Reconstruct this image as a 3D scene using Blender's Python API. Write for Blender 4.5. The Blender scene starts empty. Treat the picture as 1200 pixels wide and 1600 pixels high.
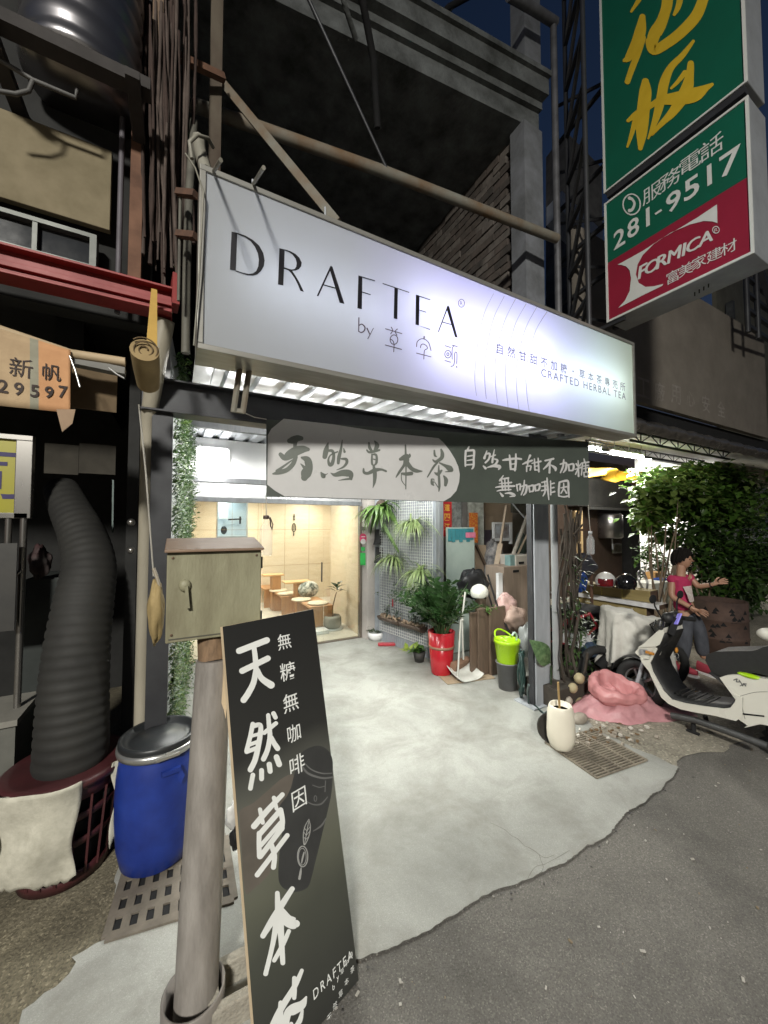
import bpy, math, random
from mathutils import Vector as V, Matrix
from mathutils.geometry import tessellate_polygon
rnd = random.Random(7)
S = bpy.context.scene
C = S.collection
rad = math.radians

# ------------------------------------------------------------------ camera, sky, exposure
PSI, PITCH, EYE, FOC = rad(28.5), rad(2.2), 1.8, 588.0      # heading, tilt, eye height, focal length for a 1200x1600 frame
cd = bpy.data.cameras.new('camera'); cam = bpy.data.objects.new('camera', cd); C.objects.link(cam); S.camera = cam
cd.sensor_fit = 'VERTICAL'; cd.sensor_height = 36.0; cd.lens = 36.0*FOC/1600; cd.clip_start = .02; cd.clip_end = 400
cam.location = (0, 0, EYE); cam.rotation_euler = (rad(90)+PITCH, 0, -PSI)
W = bpy.data.worlds.new("World"); S.world = W; W.use_nodes = True
nt = W.node_tree; bg = nt.nodes['Background']; sky = nt.nodes.new('ShaderNodeTexSky')
sky.sky_type = 'NISHITA'; sky.sun_disc = False; sky.sun_elevation = rad(-1.0); sky.sun_rotation = rad(250); sky.altitude = 50; sky.ozone_density = 2.5
nt.links.new(sky.outputs[0], bg.inputs[0]); bg.inputs[1].default_value = .15
sl = bpy.data.lights.new('sun', 'SUN'); sl.energy = .02; sl.angle = rad(10); sl.color = (1, .9, .8)
so = bpy.data.objects.new('sun', sl); C.objects.link(so); so.location = (-4, -4, 9); so.rotation_euler = (rad(50), 0, rad(-40))
S.view_settings.view_transform = 'Standard'; S.view_settings.look = 'None'; S.view_settings.exposure = 0.0; S.view_settings.gamma = 1
S.cycles.max_bounces = 7; S.cycles.diffuse_bounces = 3; S.cycles.glossy_bounces = 3; S.cycles.transmission_bounces = 5; S.cycles.transparent_max_bounces = 10
S.cycles.sample_clamp_indirect = 4.0; S.cycles.caustics_reflective = False; S.cycles.caustics_refractive = False

# ------------------------------------------------------------------ site survey: points of the place from sight lines at a known height / distance
_F = V((math.sin(PSI)*math.cos(PITCH), math.cos(PSI)*math.cos(PITCH), math.sin(PITCH)))
_R = V((math.cos(PSI), -math.sin(PSI), 0)); _U = _R.cross(_F); _E = V((0, 0, EYE))
def ray(u, v): return _F + _R*((u-600)/FOC) + _U*((800-v)/FOC)
def gz(u, v, z=0.0): d = ray(u, v); return _E + d*((z-EYE)/d.z)
def gy(u, v, y): d = ray(u, v); return _E + d*(y/d.y)
def gx(u, v, x): d = ray(u, v); return _E + d*(x/d.x)
def onp(u, v, P, off=0.0):
    d = ray(u, v); O, N = P; return _E + d*((O-_E).dot(N)/d.dot(N)) + N*off
def plane(a, b, c):
    N = (b-a).cross(c-a).normalized()
    if N.dot(_E-a) < 0: N = -N
    return (a, N)

# ------------------------------------------------------------------ materials
_mats = {}
def mat(name, c1, c2=None, rough=.6, metal=0., scale=6., bump=0., bscale=60., emit=None, estr=0., alpha=None, trans=0., coat=0., spec=.5, detail=5., sss=0., stretch=None, rvar=.12):
    if name in _mats: return _mats[name]
    m = bpy.data.materials.new(name); m.use_nodes = True; t = m.node_tree; b = t.nodes['Principled BSDF']; L = t.links.new
    if c2 is None: c2 = tuple(x*.72 for x in c1)
    tc = t.nodes.new('ShaderNodeTexCoord'); src = tc.outputs['Object']
    if stretch:
        mp = t.nodes.new('ShaderNodeMapping'); mp.inputs['Scale'].default_value = stretch; L(src, mp.inputs[0]); src = mp.outputs[0]
    n = t.nodes.new('ShaderNodeTexNoise'); n.inputs['Scale'].default_value = scale; n.inputs['Detail'].default_value = detail; n.inputs['Roughness'].default_value = .62; L(src, n.inputs[0])
    r = t.nodes.new('ShaderNodeValToRGB'); r.color_ramp.elements[0].position = .32; r.color_ramp.elements[1].position = .66
    r.color_ramp.elements[0].color = (*c2, 1); r.color_ramp.elements[1].color = (*c1, 1); L(n.outputs[0], r.inputs[0]); L(r.outputs[0], b.inputs['Base Color'])
    if rvar:
        mr = t.nodes.new('ShaderNodeMapRange'); mr.inputs[3].default_value = min(1, rough+rvar); mr.inputs[4].default_value = max(.02, rough-rvar); L(n.outputs[0], mr.inputs[0]); L(mr.outputs[0], b.inputs['Roughness'])
    else: b.inputs['Roughness'].default_value = rough
    b.inputs['Metallic'].default_value = metal; b.inputs['Specular IOR Level'].default_value = spec; b.inputs['Coat Weight'].default_value = coat
    if trans: b.inputs['Transmission Weight'].default_value = trans
    if alpha is not None: b.inputs['Alpha'].default_value = alpha
    if emit: b.inputs['Emission Color'].default_value = (*emit, 1); b.inputs['Emission Strength'].default_value = estr
    if bump:
        n2 = t.nodes.new('ShaderNodeTexNoise'); n2.inputs['Scale'].default_value = bscale; n2.inputs['Detail'].default_value = 4; L(src, n2.inputs[0])
        bp = t.nodes.new('ShaderNodeBump'); bp.inputs['Strength'].default_value = bump; bp.inputs['Distance'].default_value = .02; L(n2.outputs[0], bp.inputs['Height']); L(bp.outputs[0], b.inputs['Normal'])
    _mats[name] = m; return m
def glassmat(name, tint=(.9, .95, .93), refl=.10):
    if name in _mats: return _mats[name]
    m = bpy.data.materials.new(name); m.use_nodes = True; t = m.node_tree; t.nodes.clear(); L = t.links.new
    o = t.nodes.new('ShaderNodeOutputMaterial'); mx = t.nodes.new('ShaderNodeMixShader'); a = t.nodes.new('ShaderNodeBsdfTransparent'); g = t.nodes.new('ShaderNodeBsdfGlossy')
    a.inputs[0].default_value = (*tint, 1); g.inputs['Roughness'].default_value = .04; fr = t.nodes.new('ShaderNodeFresnel'); fr.inputs[0].default_value = 1.5
    ad = t.nodes.new('ShaderNodeMath'); ad.operation = 'ADD'; ad.inputs[1].default_value = refl*.3; L(fr.outputs[0], ad.inputs[0])
    L(ad.outputs[0], mx.inputs[0]); L(a.outputs[0], mx.inputs[1]); L(g.outputs[0], mx.inputs[2]); L(mx.outputs[0], o.inputs[0]); _mats[name] = m; return m
def lampmat(name, col, s):
    if name in _mats: return _mats[name]
    m = bpy.data.materials.new(name); m.use_nodes = True; b = m.node_tree.nodes['Principled BSDF']
    b.inputs['Base Color'].default_value = (.8, .8, .8, 1); b.inputs['Emission Color'].default_value = (*col, 1); b.inputs['Emission Strength'].default_value = s; _mats[name] = m; return m
def leafmat(name, c1, c2, rough=.42, scale=9., trans=.25):
    if name in _mats: return _mats[name]
    m = mat(name, c1, c2, rough, scale=scale); t = m.node_tree; b = t.nodes['Principled BSDF']; o = t.nodes['Material Output']
    tr = t.nodes.new('ShaderNodeBsdfTranslucent'); mx = t.nodes.new('ShaderNodeMixShader'); mx.inputs[0].default_value = trans
    cr = [n for n in t.nodes if n.type == 'VALTORGB'][0]; t.links.new(cr.outputs[0], tr.inputs[0])
    t.links.new(b.outputs[0], mx.inputs[1]); t.links.new(tr.outputs[0], mx.inputs[2]); t.links.new(mx.outputs[0], o.inputs[0]); return m

# ------------------------------------------------------------------ mesh builder
ORG = {}
def frame_of(d, up=V((0, 0, 1))):
    d = d.normalized()
    if abs(d.dot(up)) > .98: up = V((1, 0, 0))
    a = d.cross(up).normalized(); return a, a.cross(d).normalized()
class MB:
    def __init__(s): s.v = []; s.f = []; s.m = []; s.sm = []
    def add(s, vs, fs, mi=0, smooth=False):
        k = len(s.v); s.v += [V(p) for p in vs]
        for f in fs: s.f.append([k+i for i in f]); s.m.append(mi); s.sm.append(smooth)
        return s
    def box(s, x0, x1, y0, y1, z0, z1, mi=0):
        return s.add([(x0, y0, z0), (x1, y0, z0), (x1, y1, z0), (x0, y1, z0), (x0, y0, z1), (x1, y0, z1), (x1, y1, z1), (x0, y1, z1)],
                     [(3, 2, 1, 0), (4, 5, 6, 7), (0, 1, 5, 4), (1, 2, 6, 5), (2, 3, 7, 6), (3, 0, 4, 7)], mi)
    def obox(s, c, sx, sy, sz, rz=0., rx=0., ry=0., mi=0):        # box centred at c
        M = Matrix.Rotation(rz, 3, 'Z') @ Matrix.Rotation(ry, 3, 'Y') @ Matrix.Rotation(rx, 3, 'X'); c = V(c); k = len(s.v)
        s.box(-sx/2, sx/2, -sy/2, sy/2, -sz/2, sz/2, mi)
        for i in range(k, len(s.v)): s.v[i] = c + M @ s.v[i]
        return s
    def bar(s, a, b, w, h=None, up=V((0, 0, 1)), mi=0):            # rectangular bar a -> b
        a, b = V(a), V(b); h = w if h is None else h; p, q = frame_of(b-a, V(up)); vs = []
        for e in (a, b): vs += [e - p*w/2 - q*h/2, e + p*w/2 - q*h/2, e + p*w/2 + q*h/2, e - p*w/2 + q*h/2]
        return s.add(vs, [(3, 2, 1, 0), (4, 5, 6, 7), (0, 1, 5, 4), (1, 2, 6, 5), (2, 3, 7, 6), (3, 0, 4, 7)], mi)
    def tube(s, pts, r, n=8, caps=True, closed=False, mi=0, smooth=True):
        pts = [V(p) for p in pts]; N = len(pts); vs = []; fs = []; up = V((0.03, .05, 1))
        for i, p in enumerate(pts):
            d = (pts[(i+1) % N]-pts[i-1]) if closed else (pts[min(i+1, N-1)]-pts[max(i-1, 0)])
            a, b = frame_of(d, up); up = b
            rr = r[i] if isinstance(r, (list, tuple)) else r
            vs += [p + (a*math.cos(2*math.pi*k/n) + b*math.sin(2*math.pi*k/n))*rr for k in range(n)]
        for i in range(N if closed else N-1):
            j = (i+1) % N
            fs += [(i*n+k, i*n+(k+1) % n, j*n+(k+1) % n, j*n+k) for k in range(n)]
        s.add(vs, fs, mi, smooth)
        if caps and not closed: s.add(vs[:n], [tuple(range(n))[::-1]], mi); s.add(vs[-n:], [tuple(range(n))], mi)
        return s
    def lathe(s, prof, c=(0, 0, 0), n=28, M=None, mi=0, smooth=True, sweep=None):   # prof of (r, z)
        c = V(c); vs = []; fs = []
        for r, z in prof:
            for k in range(n):
                p = V((r*math.cos(2*math.pi*k/n), r*math.sin(2*math.pi*k/n), z)); vs.append(c + (M @ p if M else p))
        for i in range(len(prof)-1): fs += [(i*n+k, i*n+(k+1) % n, (i+1)*n+(k+1) % n, (i+1)*n+k) for k in range(n)]
        if prof[0][0] > 1e-4: fs.append(tuple(range(n))[::-1])
        if prof[-1][0] > 1e-4: fs.append(tuple((len(prof)-1)*n+k for k in range(n)))
        return s.add(vs, fs, mi, smooth)
    def ball(s, c, rx, ry=None, rz=None, n=14, m=9, mi=0, M=None):
        ry = rx if ry is None else ry; rz = rx if rz is None else rz; c = V(c); vs = []; fs = []
        for i in range(m+1):
            t = math.pi*i/m
            for k in range(n):
                q = V((rx*math.sin(t)*math.cos(2*math.pi*k/n), ry*math.sin(t)*math.sin(2*math.pi*k/n), rz*math.cos(t))); vs.append(c + (M @ q if M else q))
        for i in range(m): fs += [(i*n+k, (i+1)*n+k, (i+1)*n+(k+1) % n, i*n+(k+1) % n) for k in range(n)]
        return s.add(vs, fs, mi, True)
    def poly(s, pts, mi=0, vec=None):                               # planar polygon, extruded by vec when given
        pts = [V(p) for p in pts]; tri = tessellate_polygon([pts]); n = len(pts)
        s.add(pts, [tuple(t) for t in tri], mi)
        if vec is not None:
            vec = V(vec); s.add([p+vec for p in pts], [tuple(t)[::-1] for t in tri], mi)
            s.add(pts + [p+vec for p in pts], [(i, (i+1) % n, n+(i+1) % n, n+i) for i in range(n)], mi)
        return s
    def sheet(s, fn, nu, nv, mi=0, smooth=True, thick=0.):
        vs = [V(fn(i/nu, j/nv)) for j in range(nv+1) for i in range(nu+1)]; q = nu+1
        fs = [(j*q+i, j*q+i+1, (j+1)*q+i+1, (j+1)*q+i) for j in range(nv) for i in range(nu)]
        s.add(vs, fs, mi, smooth)
        return s
    def leaf(s, p, d, nrm, L, w, droop=.25, mi=0):
        p = V(p); d = V(d).normalized(); a = d.cross(V(nrm))
        if a.length < 1e-3: a = d.cross(V((.3, .8, .5)))
        a.normalize(); n = a.cross(d)
        tip = p + d*L - n*L*droop; mid = p + d*L*.5 - n*L*.02
        s.add([p, mid + a*w/2 + n*w*.14, tip, mid - a*w/2 + n*w*.14, mid], [(0, 4, 1), (1, 4, 2), (2, 4, 3), (3, 4, 0)], mi, True); return s
    def strap(s, p, d, L, w, grav=1.2, n=5, mi=0):                  # arching strap leaf
        p = V(p); d = V(d).normalized(); a = d.cross(V((0, 0, 1)))
        if a.length < 1e-3: a = V((1, 0, 0))
        a.normalize(); vs = []
        for i in range(n+1):
            t = i/n; ww = w*(.55+.45*math.sin(math.pi*min(1, t*1.1+.12)))*(1-t**3)
            vs += [p + a*ww/2, p - a*ww/2]
            d = (d + V((0, 0, -grav/n))).normalized(); p = p + d*(L/n)
        s.add(vs, [(2*i, 2*i+1, 2*i+3, 2*i+2) for i in range(n)], mi, True); return s
    def build(s, name, mats, parent=None, bevel=0., local=False, kind=None, label=None, cat=None, group=None, solid=0., sub=0):
        if not isinstance(mats, (list, tuple)): mats = [mats]
        off = V((0, 0, 0))
        if parent is not None and not local: off = ORG.get(parent.name, V((0, 0, 0)))
        me = bpy.data.meshes.new(name); me.from_pydata([tuple(p-off) for p in s.v], [], s.f)
        for m in mats: me.materials.append(m)
        me.polygons.foreach_set('material_index', s.m); me.polygons.foreach_set('use_smooth', s.sm); me.validate(); me.update()
        o = bpy.data.objects.new(name, me); C.objects.link(o)
        if parent is not None: o.parent = parent; ORG[o.name] = off
        if solid: md = o.modifiers.new('solid', 'SOLIDIFY'); md.thickness = solid; md.offset = 0
        if bevel: md = o.modifiers.new('bevel', 'BEVEL'); md.width = bevel; md.segments = 2; md.limit_method = 'ANGLE'; md.angle_limit = rad(40); md.harden_normals = False
        if sub: md = o.modifiers.new('sub', 'SUBSURF'); md.levels = sub; md.render_levels = sub
        if kind: o['kind'] = kind
        tag(o, label, cat, group); return o
def tag(o, label=None, cat=None, group=None):
    if label: o['label'] = label
    if cat: o['category'] = cat
    if group: o['group'] = group
    return o
def thing(name, loc, label, cat, group=None):
    o = bpy.data.objects.new(name, None); o.empty_display_size = .1; C.objects.link(o); o.location = loc; ORG[o.name] = V(loc); tag(o, label, cat, group); return o
def copy_tree(o, loc, label=None):
    c = o.copy(); C.objects.link(c); c.location = loc; ORG[c.name] = V(loc)
    if label: c['label'] = label
    for ch in o.children:
        d = ch.copy(); C.objects.link(d); d.parent = c
        for g in ch.children: e = g.copy(); C.objects.link(e); e.parent = d
    return c

# ------------------------------------------------------------------ lettering: brush strokes, cut shapes and type on a plane
def crom(pts, k=6):
    if len(pts) < 3: k = 2
    P = [pts[0]] + list(pts) + [pts[-1]]; out = []
    for i in range(1, len(P)-2):
        a, b, c, d = P[i-1], P[i], P[i+1], P[i+2]
        for j in range(k):
            t = j/k
            out.append(tuple(.5*(2*b[q] + (c[q]-a[q])*t + (2*a[q]-5*b[q]+4*c[q]-d[q])*t*t + (3*b[q]-a[q]-3*c[q]+d[q])*t**3) for q in range(len(b))))
    out.append(tuple(P[-2])); return out
class Letters:
    def __init__(s, P, zoom=(0, 0, 1), off=.003): s.P = P; s.mb = MB(); s.off = off; s.z = zoom
    def zoom(s, u, v, k): s.z = (u, v, k); return s
    def uv(s, p): return s.z[0]+p[0]/s.z[2], s.z[1]+p[1]/s.z[2]
    def put(s, pts, faces):
        s.mb.add([onp(*s.uv(p), s.P, s.off) for p in pts], faces); s.off += .00004
    def stroke(s, pts, w=None, rnd_caps=True):
        pts = [(p[0], p[1], p[2] if len(p) > 2 else w) for p in pts]; q = crom(pts); vs = []; fs = []; n = len(q)
        def nrm(i):
            a, b = q[max(i-1, 0)], q[min(i+1, n-1)]; dx, dy = b[0]-a[0], b[1]-a[1]; l = math.hypot(dx, dy) or 1; return -dy/l, dx/l
        for i in range(n):
            x, y, h = q[i]; h = max(h, .4); nx, ny = nrm(i); vs += [(x+nx*h, y+ny*h), (x-nx*h, y-ny*h)]
        fs = [(2*i, 2*i+1, 2*i+3, 2*i+2) for i in range(n-1)]
        if rnd_caps:
            for i, sg in ((0, -1), (n-1, 1)):
                x, y, h = q[i]; nx, ny = nrm(i); tx, ty = ny*sg, -nx*sg; k = len(vs); M = 7
                vs += [(x+h*(nx*math.cos(math.pi*j/M)+tx*math.sin(math.pi*j/M)), y+h*(ny*math.cos(math.pi*j/M)+ty*math.sin(math.pi*j/M))) for j in range(M+1)]
                fs.append(tuple(range(k, k+M+1)))
        s.put(vs, fs); return s
    def poly(s, pts):
        tri = tessellate_polygon([[V((p[0], p[1], 0)) for p in pts]]); s.put(pts, [tuple(t) for t in tri]); return s
    def ring(s, c, rx, ry, w, a0=0, a1=360, n=20):
        s.stroke([(c[0]+rx*math.cos(rad(a0+(a1-a0)*i/n)), c[1]+ry*math.sin(rad(a0+(a1-a0)*i/n)), w) for i in range(n+1)], rnd_caps=False); return s
    def glyph(s, ch, c, h, bold=0., right=None, shear=0., wide=1.):   # one character centred on sight point c, h tall in the same units
        O, N = s.P; up = V((0, 0, 1)); up = (up - N*up.dot(N)).normalized(); rt = up.cross(N)
        ctr = onp(*s.uv(c), s.P, s.off); hh = abs((onp(*s.uv((c[0], c[1]-h/2)), s.P)-onp(*s.uv((c[0], c[1]+h/2)), s.P)).dot(up))
        s.type3d(ch, ctr, rt, up, hh, bold, shear, wide); return s
    def type3d(s, txt, ctr, rt, up, h, bold=0., shear=0., wide=1., width=None, space=0.):
        vs, fs = type_mesh(txt, bold, space); x0 = min(p[0] for p in vs); x1 = max(p[0] for p in vs); y0 = min(p[1] for p in vs); y1 = max(p[1] for p in vs)
        k = h/(y1-y0); kx = k*wide if width is None else width/(x1-x0); n = len(s.mb.v)
        s.mb.add([ctr + rt*(((p[0]-(x0+x1)/2)*kx) + shear*(p[1]-(y0+y1)/2)*k) + up*((p[1]-(y0+y1)/2)*k) for p in vs], fs); s.off += .00004; return s
    def build(s, name, m, parent): return s.mb.build(name, m, parent)
_tm = {}
def type_mesh(txt, bold=0., space=0.):
    key = (txt, bold, space)
    if key in _tm: return _tm[key]
    c = bpy.data.curves.new('lettering', 'FONT'); c.body = txt; c.size = 1; c.offset = bold; c.resolution_u = 3; c.space_character = 1+space
    o = bpy.data.objects.new('lettering', c); me = o.to_mesh(); vs = [tuple(p.co) for p in me.vertices]; fs = [tuple(p.vertices) for p in me.polygons]
    o.to_mesh_clear(); bpy.data.objects.remove(o); bpy.data.curves.remove(c); _tm[key] = (vs, fs); return vs, fs

# ------------------------------------------------------------------ ground
def groundmat(name, base, dark, light, fine, rough=.85, bump=.35, patch=1.2, stain=None, crack=0., grainy=.75):
    m = bpy.data.materials.new(name); m.use_nodes = True; t = m.node_tree; b = t.nodes['Principled BSDF']; L = t.links.new; N = t.nodes.new
    tc = N('ShaderNodeTexCoord'); o = tc.outputs['Object']
    def noise(sc, det=5, rgh=.6, dist=0.):
        n = N('ShaderNodeTexNoise'); n.inputs['Scale'].default_value = sc; n.inputs['Detail'].default_value = det; n.inputs['Roughness'].default_value = rgh; n.inputs['Distortion'].default_value = dist; L(o, n.inputs[0]); return n.outputs[0]
    def ramp(v, stops):
        r = N('ShaderNodeValToRGB'); e = r.color_ramp.elements
        while len(e) < len(stops): e.new(.5)
        for i, (p, c) in enumerate(stops): e[i].position = p; e[i].color = (*c, 1)
        L(v, r.inputs[0]); return r.outputs[0]
    def mix(f, a, c, mode='MIX'):
        x = N('ShaderNodeMix'); x.data_type = 'RGBA'; x.blend_type = mode
        if isinstance(f, float): x.inputs[0].default_value = f
        else: L(f, x.inputs[0])
        L(a, x.inputs[6]); L(c, x.inputs[7]); return x.outputs[2]
    big = ramp(noise(patch, 6, .65, .4), [(.3, dark), (.52, base), (.75, light)])
    vo = N('ShaderNodeTexVoronoi'); vo.inputs['Scale'].default_value = fine; L(o, vo.inputs['Vector'])
    sp = N('ShaderNodeSeparateColor'); L(vo.outputs['Color'], sp.inputs[0])
    grain = ramp(sp.outputs[0], [(0., (.62,)*3), (.55, (1.,)*3), (.86, (1.05,)*3), (1., (1.7,)*3)])
    col = mix(grainy, big, grain, 'MULTIPLY')
    if stain: col = mix(ramp(noise(stain[1], 8, .72, .45), [(.44, (0,)*3), (.70, (stain[2],)*3)]), col, ramp(noise(3), [(0, stain[0]), (1, stain[0])]))
    if crack:
        vc = N('ShaderNodeTexVoronoi'); vc.feature = 'DISTANCE_TO_EDGE'; vc.inputs['Scale'].default_value = .55
        nv = N('ShaderNodeTexNoise'); nv.inputs['Scale'].default_value = 3; nv.inputs['Detail'].default_value = 6; L(o, nv.inputs[0])
        ma = N('ShaderNodeMix'); ma.data_type = 'VECTOR'; ma.inputs[0].default_value = .16; L(o, ma.inputs[4]); L(nv.outputs['Color'], ma.inputs[5]); L(ma.outputs[1], vc.inputs['Vector'])
        col = mix(ramp(vc.outputs[0], [(0, (crack,)*3), (.006, (0,)*3)]), col, ramp(noise(2), [(0, (.08, .075, .07)), (1, (.08, .075, .07))]))
    L(col, b.inputs['Base Color']); b.inputs['Roughness'].default_value = rough; b.inputs['Specular IOR Level'].default_value = .35
    bp = N('ShaderNodeBump'); bp.inputs['Strength'].default_value = bump; bp.inputs['Distance'].default_value = .006
    ad = N('ShaderNodeMath'); ad.operation = 'ADD'; L(sp.outputs[1], ad.inputs[0]); L(noise(fine*.4, 3), ad.inputs[1]); L(ad.outputs[0], bp.inputs['Height']); L(bp.outputs[0], b.inputs['Normal'])
    return m
m_road = groundmat('asphalt', (.152, .143, .128), (.088, .083, .074), (.182, .172, .152), 210., .8, .6, 1.1)
m_conc = groundmat('worn_concrete', (.335, .338, .312), (.225, .225, .205), (.405, .405, .375), 330., .70, .10, .85, stain=((.15, .14, .118), 2.2, .62), grainy=.30)
m_grav = groundmat('exposed_aggregate', (.165, .145, .10), (.07, .06, .042), (.22, .195, .14), 120., .8, 1., 1.6, grainy=1.)
m_gravr = groundmat('pebble_wash', (.30, .275, .22), (.19, .175, .14), (.36, .33, .27), 75., .8, .8, 1.3)

MB().add([(-70, -70, -.004), (70, -70, -.004), (70, 70, -.004), (-70, 70, -.004)], [(0, 1, 2, 3)]).build('road', m_road, kind='structure')
def wobble(pts, step=.015, amp=.0032, seed=3):
    r = random.Random(seed); out = []; o = 0
    for a, b in zip(pts, pts[1:]):
        n = max(1, int((b-a).length/step))
        for i in range(n):
            o = o*.8 + r.gauss(0, amp); p = a.lerp(b, i/n); d = (b-a).normalized(); out.append(p + V((-d.y, d.x, 0))*o)
    out.append(pts[-1]); return out
edge = [gz(*p) for p in ((1060, 1199), (1037, 1234), (978, 1275), (952, 1304), (902, 1336), (850, 1365), (780, 1392), (727, 1421), (669, 1456), (605, 1485), (558, 1502))] + [V((.42, 1.45, 0)), V((.1, 1.47, 0)), V((-.45, 1.52, 0))]
leftb = [gz(*p) for p in ((34, 1579), (100, 1527), (113, 1493), (165, 1469))] + [V((-.25, 2.45, 0)), V((-.2, 2.75, 0))]
conc = wobble(edge) + wobble(leftb, .03, .006, 5) + [V((-.2, 5.66, 0)), V((7.1, 5.66, 0)), V((3.72, 2.9, 0)), V((3.62, 2.62, 0))] + wobble([gz(930, 1140), gz(1000, 1173), gz(1060, 1199)], .04, .008, 6)
MB().poly([V((p.x, p.y, .006)) for p in conc]).build('concrete_pavement', m_conc, kind='structure')
MB().poly([V((p.x, p.y, .001)) for p in [V((-.45, 1.5, 0)), V((.6, 1.6, 0)), V((.6, 9, 0)), V((-9, 9, 0)), V((-9, 1.5, 0))]]).build('aggregate_pavement', m_grav, kind='structure')
rb = wobble([gz(1060, 1199), gz(1075, 1190), gz(1171, 1161)] + [V((5.2, 1.25, 0)), V((7, 1.3, 0)), V((30, 1.4, 0))], .05, .015, 8)
MB().poly([V((p.x, p.y, .001)) for p in [V((2.6, 2.2, 0)), V((2.9, 1.6, 0))] + rb + [V((30, 14, 0)), V((2.6, 14, 0))]]).build('pebble_pavement', m_gravr, kind='structure')
K = Letters((V((0, 0, .0065)), V((0, 0, 1))), (500, 1100, 1.7143), .0004)
for p in ([(455, 318, .3), (492, 335, .5), (512, 352, .4), (530, 362, .6), (548, 380, .5), (560, 385, .7), (585, 402, .8), (592, 420, .6), (598, 438, .7), (588, 458, .6)], [(552, 478, .4), (566, 450, .8), (580, 435, .6), (600, 430, .8), (612, 424, .6), (642, 408, .8), (668, 392, .5)], [(585, 402, .5), (604, 412, .7), (628, 404, .5)]): K.stroke(p)
K.mb.build('pavement_crack', mat('crack_dark', (.19, .185, .16), (.12, .115, .10), .9), kind='structure')
chips = MB(); r5 = random.Random(77)
for i in range(150):                                             # crumbled lip where the concrete meets the asphalt
    k = r5.randrange(len(edge)-3); p = edge[k].lerp(edge[k+1], r5.random()); p = p+V((r5.gauss(.01, .02), -abs(r5.gauss(0, .06)), 0)); s_ = r5.choice([.002, .003, .003, .004, .006]); chips.obox((p.x, p.y, s_*.25), s_*r5.uniform(1, 2), s_*r5.uniform(.8, 1.5), s_*.7, r5.uniform(0, 6), r5.uniform(-.4, .4), 0, mi=r5.choice([0, 1, 1]))
chips.build('rubble', [mat('chip_pale', (.26, .25, .22), (.18, .17, .15)), mat('chip_dark', (.09, .085, .08), (.06, .057, .054))], kind='stuff')
bits = MB()
for i in range(260):                                            # crumbs of paper, leaf and stone on the asphalt
    x, y = rnd.uniform(.5, 4.5), rnd.uniform(.15, 1.45); s_ = rnd.choice([.002, .0025, .003, .004, .006, .009]); a = rnd.uniform(0, 6.28)
    bits.obox((x, y, s_*.3), s_*rnd.uniform(1, 2.4), s_, s_*.5, a, rnd.uniform(-.4, .4), 0, mi=rnd.choice([0, 0, 1]))
bits.build('litter', [mat('litter_white', (.45, .43, .39), (.28, .26, .22)), mat('litter_brown', (.2, .15, .09))], kind='stuff')

# ------------------------------------------------------------------ tea shop building
steel_d = mat('dark_steel', (.05, .052, .056), (.03, .03, .034), .5, .3, 4)
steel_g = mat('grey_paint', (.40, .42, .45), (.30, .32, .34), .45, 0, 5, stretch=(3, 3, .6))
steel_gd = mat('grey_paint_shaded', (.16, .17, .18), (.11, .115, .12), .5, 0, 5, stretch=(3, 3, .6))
zinc = mat('zinc_sheet', (.55, .57, .6), (.42, .44, .47), .38, .35, 5)
white_p = mat('white_panel', (.78, .78, .78), (.70, .70, .71), .35, 0, 3)
concw = mat('old_concrete', (.145, .155, .155), (.042, .044, .042), .9, 0, 3.2, .6, 30)
black_v = mat('black_and_void_shade', (.008, .008, .009), (.005, .005, .005), .9)  # near black for black parts and, on void walls, in place of shade
ply = mat('plywood', (.66, .555, .42), (.60, .49, .36), .5, 0, 2.2, stretch=(1, 1, 5))
floor_in = mat('pale_floor_tile', (.60, .55, .47), (.53, .48, .41), .35, 0, 3)
shop = thing('tea_shop', (1.7, 4.0, 0), 'open fronted tea shop bay with corrugated canopy, glass door and warm plywood interior', 'shop')
b = MB(); b.poly([V((-.20, 2.72, 0)), V((-.07, 2.72, 0)), V((.10, 5.6, 0)), V((-.03, 5.6, 0))], 0, (0, 0, 3.05)); b.build('side_wall', mat('side_wall_paint', (.42, .43, .44), (.35, .36, .37)), shop)
# corrugated canopy roof
def corr(x0, x1, y0, y1, z0, z1, pitch=.2, rise=.032):
    m = MB(); pr = []; x = x0
    while x < x1:
        pr += [(x, 0), (x+pitch*.52, 0), (x+pitch*.60, rise), (x+pitch*.92, rise)]; x += pitch
    pr.append((x, 0)); vs = [V((a, y0, z0+h)) for a, h in pr] + [V((a, y1, z1+h)) for a, h in pr]; n = len(pr)
    return m.add(vs, [(i, i+1, n+i+1, n+i) for i in range(n-1)])
corr(.06, 3.6, 2.03, 5.75, 2.74, 3.02).build('canopy_roof', zinc, shop, solid=.004)
b = MB(); b.box(-.21, 3.62, 2.60, 2.615, 2.49, 2.665); b.box(-.21, 3.62, 2.54, 2.675, 2.478, 2.49); b.box(-.21, 3.62, 2.54, 2.675, 2.665, 2.677); b.build('front_beam', steel_d, shop, bevel=.002)
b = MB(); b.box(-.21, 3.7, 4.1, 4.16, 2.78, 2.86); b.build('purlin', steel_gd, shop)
b = MB(); b.box(-.155, -.045, 2.58, 2.7, 0, 2.478); b.box(-.17, -.03, 2.56, 2.72, 0, .012); b.build('column', steel_d, shop, bevel=.003)
xa, xb = gy(833, 950, 2.62).x, gy(859, 950, 2.62).x
b = MB(); b.box(xa+.032, xb, 2.62, 2.70, 0, 2.478); b.box(xa+.012, xa+.032, 2.635, 2.70, 0, 2.478, mi=1); b.box(xa-.05, xb+.06, 2.58, 2.84, .006, .02); b.build('column', [steel_g, steel_d], shop, bevel=.002)
px = gy(868, 950, 2.66).x
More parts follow.
